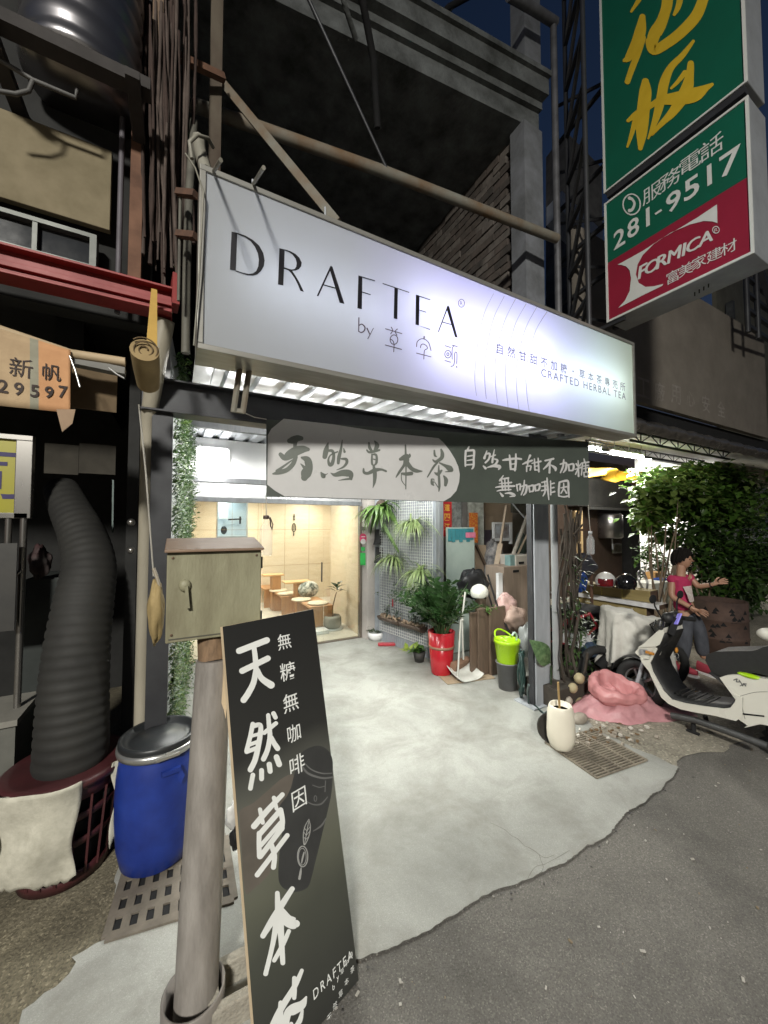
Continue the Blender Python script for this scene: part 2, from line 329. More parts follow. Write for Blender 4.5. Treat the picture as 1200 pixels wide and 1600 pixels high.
MB().tube([(px, 2.66, .02), (px, 2.66, 2.45)], .036, 14).build('downpipe', mat('grey_pvc', (.36, .37, .38), (.29, .30, .31), .4, 0, 3), shop)
# glazed front at the back of the bay
b = MB(); b.box(.1, 2.72, 5.60, 5.66, 2.47, 3.0); b.build('header_panel', white_p, shop)
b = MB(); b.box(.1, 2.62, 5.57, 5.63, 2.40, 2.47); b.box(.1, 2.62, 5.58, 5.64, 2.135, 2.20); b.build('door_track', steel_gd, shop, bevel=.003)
b = MB(); b.box(.1, 2.62, 5.61, 5.65, 2.20, 2.40); b.build('transom', mat('satin_aluminium', (.55, .55, .56), (.48, .48, .49), .25, .6), shop)
b = MB(); b.box(.10, .14, 5.57, 5.64, .02, 2.135); b.box(2.585, 2.625, 5.58, 5.66, .006, 2.135); b.box(.14, 2.585, 5.58, 5.65, .006, .022); b.build('door_frame', mat('bronze_frame', (.2, .17, .14), (.15, .13, .11), .35, .5), shop, bevel=.002)
gl = glassmat('shop_glass')
for x0, x1, yy in ((.14, 1.05, 5.615), (1.05, 1.98, 5.60), (1.98, 2.585, 5.615)):
    MB().box(x0+.004, x1-.004, yy-.005, yy+.005, .024, 2.133).build('glass_pane', gl, shop)
b = MB(); b.box(1.93, 1.945, 5.56, 5.59, .95, 1.25); b.build('door_pull', mat('black_handle', (.03, .03, .035), None, .3), shop, bevel=.003)
# interior room
yb = 9.2
b = MB(); b.box(.0, 3.6, 5.67, yb+.1, -.02, .012); b.build('interior_floor', floor_in, shop)
h0, h1 = gy(340, 838, yb), gy(386, 786, yb)
b = MB()
for z in (.86, 1.72): b.box(.02, 3.56, yb-.003, yb-.0005, z, z+.006)
for x in (1.05, 1.62, 2.25, 2.85): b.box(x, x+.006, yb-.003, yb-.0005, .02, 2.49)
b.build('panel_seam', mat('seam_brown', (.30, .20, .11)), shop)
b = MB(); b.box(-.1, h0.x, yb, yb+.05, .012, 2.5); b.box(h1.x, 3.6, yb, yb+.05, .012, 2.5); b.box(h0.x, h1.x, yb, yb+.05, .012, h0.z); b.box(h0.x, h1.x, yb, yb+.05, h1.z, 2.5); b.build('interior_back_wall', ply, shop)
b = MB(); b.poly([V((2.62, 5.70, .012)), V((2.66, 5.70, .012)), V((2.80, 7.4, .012)), V((2.76, 7.4, .012))], 0, (0, 0, 2.5)); b.box(2.80, 3.6, 7.36, 7.4, .012, 2.5); b.box(3.56, 3.6, 7.4, yb, .012, 2.5); b.build('interior_side_wall', ply, shop)
b = MB(); b.poly([V((-.1, 5.68, .012)), V((-.05, 5.68, .012)), V((.1, yb, .012)), V((.05, yb, .012))], 0, (0, 0, 2.5)); b.build('interior_left_wall', ply, shop)
b = MB(); b.box(-.1, 3.6, 5.66, yb+.05, 2.5, 2.55); b.build('interior_ceiling', mat('cream_ceiling', (.7, .62, .5)), shop)
kw = mat('kitchen_white', (.66, .72, .75), (.58, .65, .69), .4, 0, 3)
b = MB(); b.box(h0.x-.3, h1.x+.3, yb+.9, yb+.95, h0.z-.3, h1.z+.3); b.box(h0.x-.3, h1.x+.3, yb+.05, yb+.9, h0.z-.06, h0.z-.01); b.box(h0.x-.3, h1.x+.3, yb+.05, yb+.9, h1.z+.25, h1.z+.3); b.build('kitchen_wall', kw, shop)
b = MB(); b.box(h0.x-.02, h1.x+.02, yb-.02, yb, h0.z-.03, h0.z); b.box(h0.x-.02, h0.x, yb-.02, yb, h0.z, h1.z); b.box(h1.x, h1.x+.02, yb-.02, yb, h0.z, h1.z); b.build('hatch_frame', mat('hatch_steel', (.4, .42, .43), None, .3, .5), shop)
q = gy(360, 812, yb+.5); b = MB(); b.bar(q+V((-.05, 0, .0)), q+V((.25, 0, .02)), .035); b.bar(q+V((.22, 0, -.1)), q+V((.22, 0, .08)), .04); b.ball(q+V((-.15, -.1, -.25)), .07, .07, .1); b.build('kitchen_machine', mat('machine_black', (.02, .02, .022), None, .3), shop)
b = MB(); q = gy(349, 803, yb+.6); b.box(q.x-.1, q.x+.1, q.y, q.y+.1, q.z-.12, q.z+.3); b.build('kitchen_cabinet', white_p, shop)
# right-hand wall of the bay: pale jamb, grey sheet wall with ribs
b = MB(); b.poly([V((2.63, 5.60, .006)), V((2.66, 5.46, .006)), V((2.80, 5.47, .006)), V((2.78, 5.62, .006))], 0, (0, 0, 2.75)); b.build('door_jamb', mat('pale_jamb', (.50, .46, .43), (.44, .40, .38), .5), shop)
b = MB(); n_ = 26; vs = []
A, B_ = V((2.80, 5.46, 0)), V((3.05, 4.10, 0)); dd = B_-A; nn = V((-dd.y, dd.x, 0)).normalized()
if nn.x > 0: nn = -nn
for i in range(n_*4+1):
    t_ = i/(n_*4); h_ = (0, .018, .018, 0)[i % 4]; p = A+dd*t_+nn*h_; vs += [p+V((0, 0, .006)), p+V((0, 0, 2.9))]
b.add(vs, [(2*i, 2*i+2, 2*i+3, 2*i+1) for i in range(n_*4)]); b.build('ribbed_wall', mat('grey_ribbed_sheet', (.33, .355, .39), (.26, .28, .31), .4, .2), shop)
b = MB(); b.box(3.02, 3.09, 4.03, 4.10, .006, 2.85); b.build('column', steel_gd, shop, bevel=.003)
b = MB(); b.box(3.1, 6.75, 5.4, 5.5, 0, 2.9); b.poly([V((3.70, 2.92, 0)), V((3.76, 2.92, 0)), V((6.86, 5.4, 0)), V((6.75, 5.4, 0))], 0, (0, 0, 2.9)); b.build('storage_wall', mat('grimy_cream_wall', (.50, .46, .40), (.36, .33, .28), .8, 0, 3), shop)
# upper storey: concrete frame, void walls coloured near black as shade, brick flank
zt, zb = 6.816, 6.309
fr = thing('concrete_frame_upper_storey', (1.7, 4.0, 2.9), 'dark unfinished upper storey with concrete slab edge over the shop sign', 'building')
b = MB()
for z0, z1, d0, d1 in ((zb, zb+.20, 0, 4), (zb+.20, zb+.28, -.05, 4), (zb+.28, zb+.46, -.14, 4), (zb+.46, zb+.52, -.18, 4)):
    b.add([V((x, y, z)) for z in (z0, z1) for x, y in ((-.6, 3.28+d0), (3.52, 2.78+d0), (3.52, 2.78+d1), (-.6, 3.28+d1))], [(3, 2, 1, 0), (4, 5, 6, 7), (0, 1, 5, 4), (1, 2, 6, 5), (2, 3, 7, 6), (3, 0, 4, 7)])
b.build('slab', concw, fr)
x0, x1 = gy(822, 250, 2.75).x, gy(850, 250, 2.75).x
b = MB(); b.box(x0, x1, 2.77, 2.97, 2.70, zb); b.box(x0+.03, x1, 2.77, 2.97, zt+.03, 10.5); b.build('column', mat('grey_column', (.22, .23, .25), (.12, .125, .13), .8, 0, 4), fr)
brick = bpy.data.materials.new('old_brick'); brick.use_nodes = True; t = brick.node_tree; bt = t.nodes.new('ShaderNodeTexBrick'); tc = t.nodes.new('ShaderNodeTexCoord'); mp = t.nodes.new('ShaderNodeMapping')
mp.inputs['Rotation'].default_value = (rad(90), 0, rad(90)); t.links.new(tc.outputs['Object'], mp.inputs[0]); t.links.new(mp.outputs[0], bt.inputs[0]); bt.inputs['Scale'].default_value = 2.6
bt.inputs['Color1'].default_value = (.30, .2, .15, 1); bt.inputs['Color2'].default_value = (.19, .13, .1, 1); bt.inputs['Mortar'].default_value = (.05, .045, .04, 1); bt.inputs['Mortar Size'].default_value = .03; t.links.new(bt.outputs[0], t.nodes['Principled BSDF'].inputs[0]); t.nodes['Principled BSDF'].inputs['Roughness'].default_value = .9
b = MB()
r2 = random.Random(11)
for k in range(34):                                              # uneven courses of weathered brick
    z = 3.0 + k*.1; y = 2.98 + (k % 2)*.1
    while y < 6.4:
        l_ = .21; d_ = r2.uniform(0, .022); b.box(3.30+d_, 3.5, y, y+l_-.012, z, z+.085, mi=r2.choice([0, 0, 1, 2])); y += l_
b.build('brick_flank', [mat('brick_a', (.13, .105, .09), (.07, .06, .052), .9, 0, 9), mat('brick_b', (.095, .08, .07), (.05, .045, .04), .9, 0, 9), mat('brick_c', (.19, .165, .145), (.09, .08, .07), .9, 0, 9)], fr)
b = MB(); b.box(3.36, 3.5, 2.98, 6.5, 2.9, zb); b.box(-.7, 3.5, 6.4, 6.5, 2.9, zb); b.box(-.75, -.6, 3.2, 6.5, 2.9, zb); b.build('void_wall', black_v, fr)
def prod(name, label, cat, segs, m, group=None, n=8):
    o = MB()
    for s_ in segs:
        if s_[0] == 't': o.tube(s_[1], s_[2], n)
        else: o.bar(s_[1][0], s_[1][1], s_[2], s_[3])
    o = o.build(name, m); return tag(o, label, cat, group)
rust_y = mat('rusty_pale_paint', (.20, .20, .17), (.15, .09, .045), .8, 0, 3.5)
rust_d = mat('dark_rust', (.13, .065, .04), (.06, .035, .025), .85, 0, 8)
rust_o = mat('orange_rust', (.17, .085, .05), (.09, .045, .028), .85, 0, 6)
prod('steel_pipe', 'long pale rusty pipe spanning above the lit shop sign', 'pipe', [('t', [V((-.02, 2.92, 4.81)), V((1.47, 2.71, 4.81)), V((3.42, 2.5, 4.81))], .045)], rust_y)
prod('angle_brace', 'slanted grey steel strut running down behind the lit sign', 'strut', [('b', (gy(352, 135, 2.75), gy(530, 352, 2.05)), .07, .05)], rust_y)
prod('steel_rod', 'thin dark rod slanting down to the rusty pipe', 'rod', [('t', [gy(478, -10, 2.6), gy(605, 266, 2.68)], .014)], steel_d)
prod('black_cable', 'thick black cable crossing the concrete slab edge above', 'cable', [('t', [gy(560, -30, 2.5), gy(572, 30, 2.6), gy(583, 90, 2.75), gy(590, 200, 2.9)], .03)], black_v)
prod('grey_cable', 'pale cable hanging over the concrete slab edge', 'cable', [('t', [gy(528, -30, 2.5), gy(541, 15, 2.55), gy(556, 62, 2.66)], .022)], concw)
prod('roof_wire', 'loose dark wires crossing the dusk sky above the slab', 'wire', [('t', [gy(760, -20, 3.2), gy(700, 12, 3.2), gy(662, 52, 3.2)], .03), ('t', [gy(722, -10, 3.2), gy(690, 40, 3.2)], .008), ('t', [gy(820, 85, 3.2), gy(800, 110, 3.2)], .035)], black_v)
# steel gantry to the right of the column: downpipe, dark arm and lattice mast
b = MB(); zz = lambda v, y: gy(860, v, y).z
b.tube([V((gy(865, 60, 2.6).x, 2.6, 2.7)), V((gy(865, 60, 2.6).x, 2.6, zz(38, 2.6)))], .035, 10); b.tube([gy(868, 36, 2.6), gy(830, 12, 2.6), gy(795, -8, 2.6)], .05, 8)
tag(b.build('drain_stack', mat('weathered_pipe', (.17, .17, .18), (.09, .09, .095), .5, .3, 6)), 'tall dark drainpipe beside the concrete column with a bent top', 'pipe')
def lattice(name, label, A, B, top, bot, wid, n, m):
    o = MB()
    for q in (A, B): o.tube([V((q.x, q.y, bot)), V((q.x, q.y, top))], wid, 6)
    for i in range(n):
        z0 = bot + (top-bot)*i/n; z1 = bot + (top-bot)*(i+1)/n
        o.bar(V((A.x, A.y, z0)), V((B.x, B.y, z1)), wid*1.3); o.bar(V((A.x, A.y, z1)), V((B.x, B.y, z1)), wid*1.5)
    return tag(o.build(name, m), label, 'mast')
lattice('lattice_mast', 'dark zigzag lattice mast against the sky left of the green sign', gy(886, 250, 2.5), gy(915, 250, 2.1), 8.6, 2.9, .025, 11, steel_d)
b = MB(); b.poly([gy(*p, 4.2) for p in ((884, 205), (940, 262), (945, 560), (884, 480))], 0, (.1, .5, 0)); tag(b.build('rooftop_shed', mat('grey_shed', (.13, .125, .12), (.07, .07, .068), .9)), 'dark shed wall with slanted roof behind the lattice mast', 'shed')
b = MB(); b.poly([gy(*p, 3.4) for p in ((878, 298), (942, 362), (942, 392), (878, 328))], 0, (.05, .3, 0)); tag(b.build('roof_sheet', zinc), 'pale slanted roof sheet behind the mast', 'roof sheet')
b = MB(); b.box(gy(918, 470, 3).x, gy(946, 470, 3).x, 3, 3.1, gy(930, 500, 3).z, gy(930, 415, 3).z); tag(b.build('tiled_pier', mat('pale_tile', (.42, .40, .36), (.33, .31, .28), .6)), 'pale wall patch between mast and red sign', 'wall')

# ------------------------------------------------------------------ the lit sign box
PS = (V((0, 1.80, 2.6)), V((0, -1, 0)))
sx0, sx1, sz0, sz1 = .05, 3.46, 2.572, 3.402
sg = thing('lightbox_sign', (1.75, 1.9, sz0), 'long lit white and lavender shop sign box reading DRAFTEA in black letters', 'sign')
alu = mat('sign_aluminium', (.30, .295, .27), (.22, .21, .185), .4, .4, 5, stretch=(.5, 3, 3))
b = MB(); f_ = .026
b.box(sx0, sx1, 1.79, 1.99, sz1-f_, sz1); b.box(sx0, sx1, 1.79, 1.99, sz0, sz0+f_); b.box(sx0, sx0+f_, 1.79, 1.99, sz0+f_, sz1-f_); b.box(sx1-f_, sx1, 1.79, 1.99, sz0+f_, sz1-f_)
b.build('frame', alu, sg, bevel=.003)
b = MB(); b.box(sx0+f_, sx1-f_, 1.975, 1.988, sz0+f_, sz1-f_); b.build('back_panel', mat('sign_inside_white', (.85, .85, .86), (.83, .83, .84), .6), sg)
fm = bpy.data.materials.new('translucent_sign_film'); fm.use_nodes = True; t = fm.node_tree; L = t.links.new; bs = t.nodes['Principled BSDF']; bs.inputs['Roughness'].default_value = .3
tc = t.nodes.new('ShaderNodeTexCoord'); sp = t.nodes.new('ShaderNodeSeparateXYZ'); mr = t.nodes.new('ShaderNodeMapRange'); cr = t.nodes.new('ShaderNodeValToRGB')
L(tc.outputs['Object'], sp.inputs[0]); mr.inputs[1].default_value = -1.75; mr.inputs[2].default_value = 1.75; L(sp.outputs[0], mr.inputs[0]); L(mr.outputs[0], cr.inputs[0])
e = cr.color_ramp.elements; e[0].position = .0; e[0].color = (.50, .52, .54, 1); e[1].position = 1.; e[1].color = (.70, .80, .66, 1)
for p_, c_ in ((.22, (.51, .53, .58)), (.44, (.57, .56, .85)), (.66, (.60, .61, .90)), (.85, (.66, .77, .78))): q = e.new(p_); q.color = (*c_, 1)  # print gradient; left end greyed darker, dimmer lighting put into its colour
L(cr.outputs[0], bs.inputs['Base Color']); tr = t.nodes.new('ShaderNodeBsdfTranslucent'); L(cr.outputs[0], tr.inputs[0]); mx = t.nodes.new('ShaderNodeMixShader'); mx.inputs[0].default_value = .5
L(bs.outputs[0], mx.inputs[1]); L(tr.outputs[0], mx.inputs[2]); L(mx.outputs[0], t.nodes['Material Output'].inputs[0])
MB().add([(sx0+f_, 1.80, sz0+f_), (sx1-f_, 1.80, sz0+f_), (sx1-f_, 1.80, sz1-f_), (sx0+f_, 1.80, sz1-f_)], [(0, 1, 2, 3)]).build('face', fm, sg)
# the fluorescent tubes inside it (a dim one added to brighten the left third)
b = MB()
for x0, x1, z in ((1.15, 2.40, 3.10), (1.25, 2.45, 2.86), (2.5, 3.32, 2.98)): b.tube([(x0, 1.945, z), (x1, 1.945, z)], .013, 8)
b.build('tube_lamp', lampmat('sign_tube', (.92, .95, 1), 27), sg)
MB().tube([(.25, 1.945, 2.98), (1.05, 1.945, 2.98)], .012, 8).build('added_dim_tube', lampmat('added_dim_tube', (.85, .9, 1), 9.0), sg)  # dim tube added to lift the dark left end
ink = mat('sign_ink', (.012, .011, .014), None, .4); ink2 = mat('sign_ink_grey', (.15, .15, .19), None, .5); ink3 = mat('sign_line_grey', (.38, .39, .50), None, .5)
T_ = Letters(PS, (345, 350, 6))
T_.poly([(100, 75), (152, 86), (140, 441), (84, 432)]); T_.poly([(150, 86), (230, 113), (300, 153), (360, 208), (397, 275), (410, 345), (402, 400), (375, 446), (340, 476), (300, 488), (250, 485), (190, 465), (138, 447), (140, 438), (200, 458), (260, 471), (300, 466), (330, 445), (350, 400), (356, 340), (346, 280), (320, 220), (280, 165), (225, 128), (150, 98)])
T_.poly([(548, 230), (598, 242), (585, 580), (535, 570)]); T_.poly([(596, 241), (650, 258), (700, 285), (735, 320), (757, 365), (752, 400), (730, 428), (700, 440), (668, 442), (630, 430), (588, 416), (590, 408), (640, 425), (665, 430), (690, 425), (705, 405), (710, 370), (700, 330), (670, 290), (635, 265), (596, 252)])
T_.poly([(588, 412), (630, 430), (668, 442), (700, 490), (735, 550), (778, 640), (745, 630), (720, 570), (690, 510), (655, 460), (630, 438), (588, 424)])
T_.poly([(1032, 395), (1045, 405), (1157, 752), (1112, 741), (1020, 432)]); T_.poly([(1032, 395), (1026, 435), (913, 681), (898, 676), (1024, 400)]); T_.poly([(958, 568), (1070, 599), (1072, 610), (956, 578)])
T_.zoom(540, 430, 6)
for p in ([(118, 5), (155, 15), (150, 322), (108, 312)], [(118, 5), (275, 52), (273, 60), (150, 24)], [(150, 155), (233, 182), (232, 190), (150, 165)], [(345, 77), (595, 161), (592, 168), (343, 84)], [(455, 120), (488, 128), (482, 415), (448, 408)],
          [(656, 185), (690, 195), (685, 472), (652, 466)], [(656, 185), (792, 230), (790, 238), (690, 206)], [(688, 325), (755, 347), (753, 354), (688, 333)], [(655, 466), (790, 508), (788, 515), (680, 475)],
          [(958, 288), (968, 300), (1047, 588), (1022, 582), (946, 325)], [(958, 288), (952, 322), (870, 536), (862, 533), (950, 293)], [(900, 437), (992, 462), (992, 470), (898, 445)]): T_.poly(p)
T_.build('lettering', ink, sg)
T_ = Letters(PS, (540, 430, 6), .0034)
for p in ([(122, 402, 5), (120, 530, 5)], [(122, 475, 4), (150, 462, 5), (178, 490, 6), (172, 522, 6), (145, 540, 5), (120, 528, 4)], [(198, 500, 6), (226, 560, 5)], [(258, 500, 3), (206, 598, 4)],
          [(372, 505, 4), (524, 550, 4)], [(425, 490, 4), (438, 520, 4), (420, 552, 4)], [(483, 507, 4), (462, 530, 4), (478, 565, 4)], [(415, 600, 4), (440, 618, 4), (452, 650, 4)], [(452, 650, 4), (448, 720, 4)], [(370, 657, 4), (522, 698, 4)],
          [(733, 580, 7), (732, 600, 6)], [(662, 672, 4), (668, 628, 4), (698, 602, 4), (735, 602, 4), (775, 635, 4), (797, 708, 4)], [(698, 682, 4), (705, 657, 4), (725, 648, 4), (755, 665, 4), (762, 690, 4), (738, 706, 4), (732, 740, 4), (730, 788, 4)], [(662, 733, 4), (797, 768, 4)],
          [(928, 663, 4), (980, 680, 4)], [(928, 802, 4), (980, 818, 4)], [(992, 657, 4), (1043, 672, 4)], [(1015, 665, 3), (996, 690, 4), (995, 790, 4)], [(985, 858, 4), (1008, 846, 4), (1018, 800, 4), (1018, 742, 4), (1028, 722, 4), (1040, 740, 4), (1038, 832, 4)], [(1036, 860, 6), (1038, 864, 6)]): T_.stroke(p)
T_.ring((450, 607), 36, 44, 4); T_.ring((955, 743), 29, 35, 4); T_.ring((955, 743), 10, 13, 4); T_.ring((1082, 266), 28, 37, 3)
T_.glyph('R', (1082, 267), 36)
T_.build('emblem', mat('sign_ink_plum', (.075, .05, .07), None, .5), sg)
T_ = Letters(PS, (650, 400, 3), .003)
for a in ([(362, 178), (322, 260), (296, 360), (279, 480), (274, 580), (282, 655)], [(412, 190), (365, 285), (340, 380), (323, 480), (320, 580), (328, 670)], [(465, 202), (418, 295), (388, 390), (371, 490), (370, 590), (380, 690)], [(515, 225), (468, 310), (438, 410), (419, 510), (420, 610), (430, 710)], [(565, 240), (516, 330), (486, 430), (468, 530), (470, 630), (481, 722)], [(615, 258), (562, 345), (532, 445), (514, 540), (517, 640), (530, 735)]): T_.stroke(a, 1.3)
T_.build('arc_lines', ink3, sg)
T_ = Letters(PS, (0, 0, 1), .0036)
for i, ch in enumerate('自然甘甜不加糖・草本茶專売所'):
    u = 780 + (972-780)*i/13; xx = gy(780, 545, 1.8).x + (gy(972, 598, 1.8).x-gy(780, 545, 1.8).x)*i/13; z_ = gy(780, 545, 1.8).z
    vs, fs = type_mesh(ch, .004); T_.mb.add([V((xx + (p[0]-.5)*.077, 1.796, z_ + (p[1]-.4)*.077)) for p in vs], fs)
a_, c_ = gy(845, 582, 1.8), gy(977, 620, 1.8)
T_.type3d('CRAFTED HERBAL TEA', V(((a_.x+c_.x)/2, 1.796, (a_.z+c_.z)/2)), V((1, 0, 0)), V((0, 0, 1)), .058, width=c_.x-a_.x, space=.25)
T_.build('small_lettering', ink2, sg)
# brackets and fixings carrying the sign
b = MB(); P0 = gy(385, 560, 1.93); P1 = gy(372, 645, 1.98)
for dx in (-.022, .022): b.bar(P0+V((dx, 0, .02)), P1+V((dx, 0, 0)), .012, .03)
b.bar(P1+V((-.03, 0, .01)), P1+V((.03, 0, .01)), .02); tag(b.build('sign_bracket', rust_y), 'rusty double bar bracket under the left end of the lit sign', 'bracket')
b = MB(); b.bar(gy(925, 676, 2.0), gy(815, 697, 2.6), .045, .03); tag(b.build('sign_bracket', steel_gd), 'dark steel arm under the right end of the lit sign', 'bracket')
b = MB(); b.tube([gy(322, 268, 1.95), gy(312, 235, 2.0), gy(310, 215, 2.0)], .03, 8); b.tube([gy(300, 248, 1.9), gy(296, 222, 1.9), gy(308, 211, 1.88), gy(325, 216, 1.95), gy(333, 230, 2.0)], .009, 6); b.tube([gy(290, 240, 1.9), gy(305, 262, 1.8), gy(318, 300, 1.76), gy(312, 420, 1.76), gy(303, 540, 1.77)], .004, 5)
b.tube([gy(331, 272, 1.9), gy(345, 250, 1.45)], .008, 6); b.tube([gy(394, 290, 1.85), gy(412, 262, 1.42)], .008, 6)  # two prongs added for the shadows they throw on the sign face
tag(b.build('sign_hanger', mat('cream_pipe', (.25, .24, .20), (.15, .14, .11), .6)), 'short pale pipe with looped wire at top left corner of the lit sign', 'hanger')
for u, v in ((395, 291), (508, 334)): tag(MB().tube([gy(u, v+5, 1.82), gy(u, v-10, 1.82)], .006, 6).build('bolt', steel_g), None)
for o_ in [o for o in bpy.data.objects if o.name.startswith('bolt')]: o_.parent = sg; o_.location = -V(sg.location)

# ------------------------------------------------------------------ green banner with the white calligraphy panel
TL, TR = gy(416, 655, 2.35), gy(920, 690, 1.98); BL = V((TL.x, TL.y, gy(416, 775, 2.35).z)); PB = plane(TL, TR, BL)
def bp(u, v, off=0): return onp(u, v, PB, off)
bn = thing('banner', (1.55, 2.15, 2.0), 'dark green banner with white rounded panel and brush calligraphy under the lit sign', 'banner')
b = MB()
c4 = [bp(416, 655), bp(920, 690), bp(920, 790), bp(416, 776)]
def bsheet(s, t_):
    p = c4[0].lerp(c4[1], s).lerp(c4[3].lerp(c4[2], s), t_); return p - PB[1]*(.0012+.0012*(1+math.sin(s*9+t_*1.5)))
b.sheet(bsheet, 40, 6); b.build('cloth', mat('banner_green', (.075, .088, .075), (.06, .07, .06), .38, 0, 3), bn)
pw = [(443.3, 654.3), (424, 670), (418.5, 680), (417.5, 757), (430, 767), (445, 775.6), (560, 779), (693.3, 783.2), (704, 777), (713, 767), (717.5, 753), (718.4, 741), (716, 729), (710.7, 717), (702.7, 704), (693.3, 692), (685.3, 684.7), (600, 675.5), (520, 663)]
T_ = Letters(PB, (0, 0, 1), .0005); T_.poly(pw); T_.build('white_panel', mat('banner_white', (.56, .555, .55), (.52, .515, .51), .3), bn)
T_ = Letters(PB, (410, 650, 7.5), .0012)
for p in ([(318, 292, 30), (350, 285, 42), (410, 262, 38), (455, 262, 26)], [(385, 300, 26), (380, 360, 20)], [(212, 450, 24), (260, 488, 36), (330, 450, 55), (400, 410, 55), (480, 390, 42), (535, 392, 22)], [(390, 480, 25), (360, 560, 27), (290, 630, 27), (200, 660, 27), (125, 678, 10)], [(352, 515, 8), (250, 588, 13), (170, 645, 18)], [(462, 488, 14), (525, 515, 42), (545, 600, 46), (512, 672, 62), (492, 722, 40)], [(448, 560, 5), (492, 605, 20)],
          [(770, 312, 5), (748, 395, 30), (730, 478, 28)], [(765, 408, 14), (818, 410, 18), (836, 470, 18), (818, 555, 22), (788, 572, 20), (772, 520, 13), (790, 468, 9), (830, 440, 10), (880, 420, 9)], [(935, 282, 4), (922, 380, 15), (897, 480, 22), (888, 552, 17)], [(952, 380, 6), (962, 420, 15)], [(925, 502, 10), (980, 508, 18), (987, 550, 17), (945, 600, 12), (870, 632, 4)], [(688, 665, 10), (715, 702, 30), (735, 690, 10), (765, 675, 3)], [(800, 668, 4), (850, 690, 22), (945, 668, 38), (1025, 680, 40), (1040, 740, 14)], [(1038, 735, 14), (970, 742, 10), (890, 756, 3)]): T_.stroke(p)
T_.zoom(560, 660, 7.5)
for p in ([(122, 238, 9), (130, 295, 18), (155, 335, 14)], [(190, 220, 8), (218, 270, 27), (195, 322, 20)], [(98, 325, 10), (125, 350, 14), (185, 340, 16), (245, 325, 12)], [(158, 375, 10), (158, 480, 13), (178, 503, 8)], [(160, 378, 8), (195, 376, 14), (212, 400, 14), (210, 470, 15), (185, 505, 8)], [(175, 430, 7), (198, 438, 8)], [(60, 545, 10), (65, 585, 16), (110, 597, 18), (190, 562, 24), (265, 552, 14), (322, 572, 12)], [(178, 515, 14), (192, 600, 24), (186, 700, 17), (168, 768, 3)],
          [(550, 266, 9), (552, 330, 11), (553, 420, 14)], [(490, 432, 18), (545, 410, 34), (592, 392, 24), (600, 375, 10)], [(560, 440, 36), (535, 500, 18), (480, 580, 15), (440, 642, 7)], [(565, 470, 28), (620, 540, 24), (680, 568, 22), (745, 572, 6)], [(557, 480, 9), (554, 780, 7)], [(508, 600, 13), (560, 605, 20), (620, 598, 22)], [(502, 612, 5), (506, 680, 6), (548, 742, 4)],
          [(888, 330, 10), (893, 385, 13), (915, 402, 6)], [(968, 318, 11), (982, 370, 22), (970, 420, 22), (905, 460, 16), (870, 438, 7)], [(925, 472, 10), (880, 520, 13), (808, 640, 7)], [(948, 474, 8), (1015, 508, 18), (1070, 542, 34), (1092, 568, 14), (1015, 580, 4)], [(940, 508, 7), (940, 600, 14), (947, 745, 14), (940, 808, 6)], [(892, 590, 7), (930, 605, 22), (972, 565, 12)], [(855, 668, 10), (862, 715, 18), (880, 738, 7)], [(855, 664, 6), (882, 668, 6), (880, 705, 5)], [(892, 700, 5), (935, 765, 6)], [(998, 628, 9), (1025, 675, 24), (1018, 735, 17)]): T_.stroke(p)
T_.build('calligraphy', mat('calligraphy_grey_green', (.15, .165, .145), (.12, .13, .115), .4), bn)
T_ = Letters(PB, (710, 670, 5.4545), .0012)
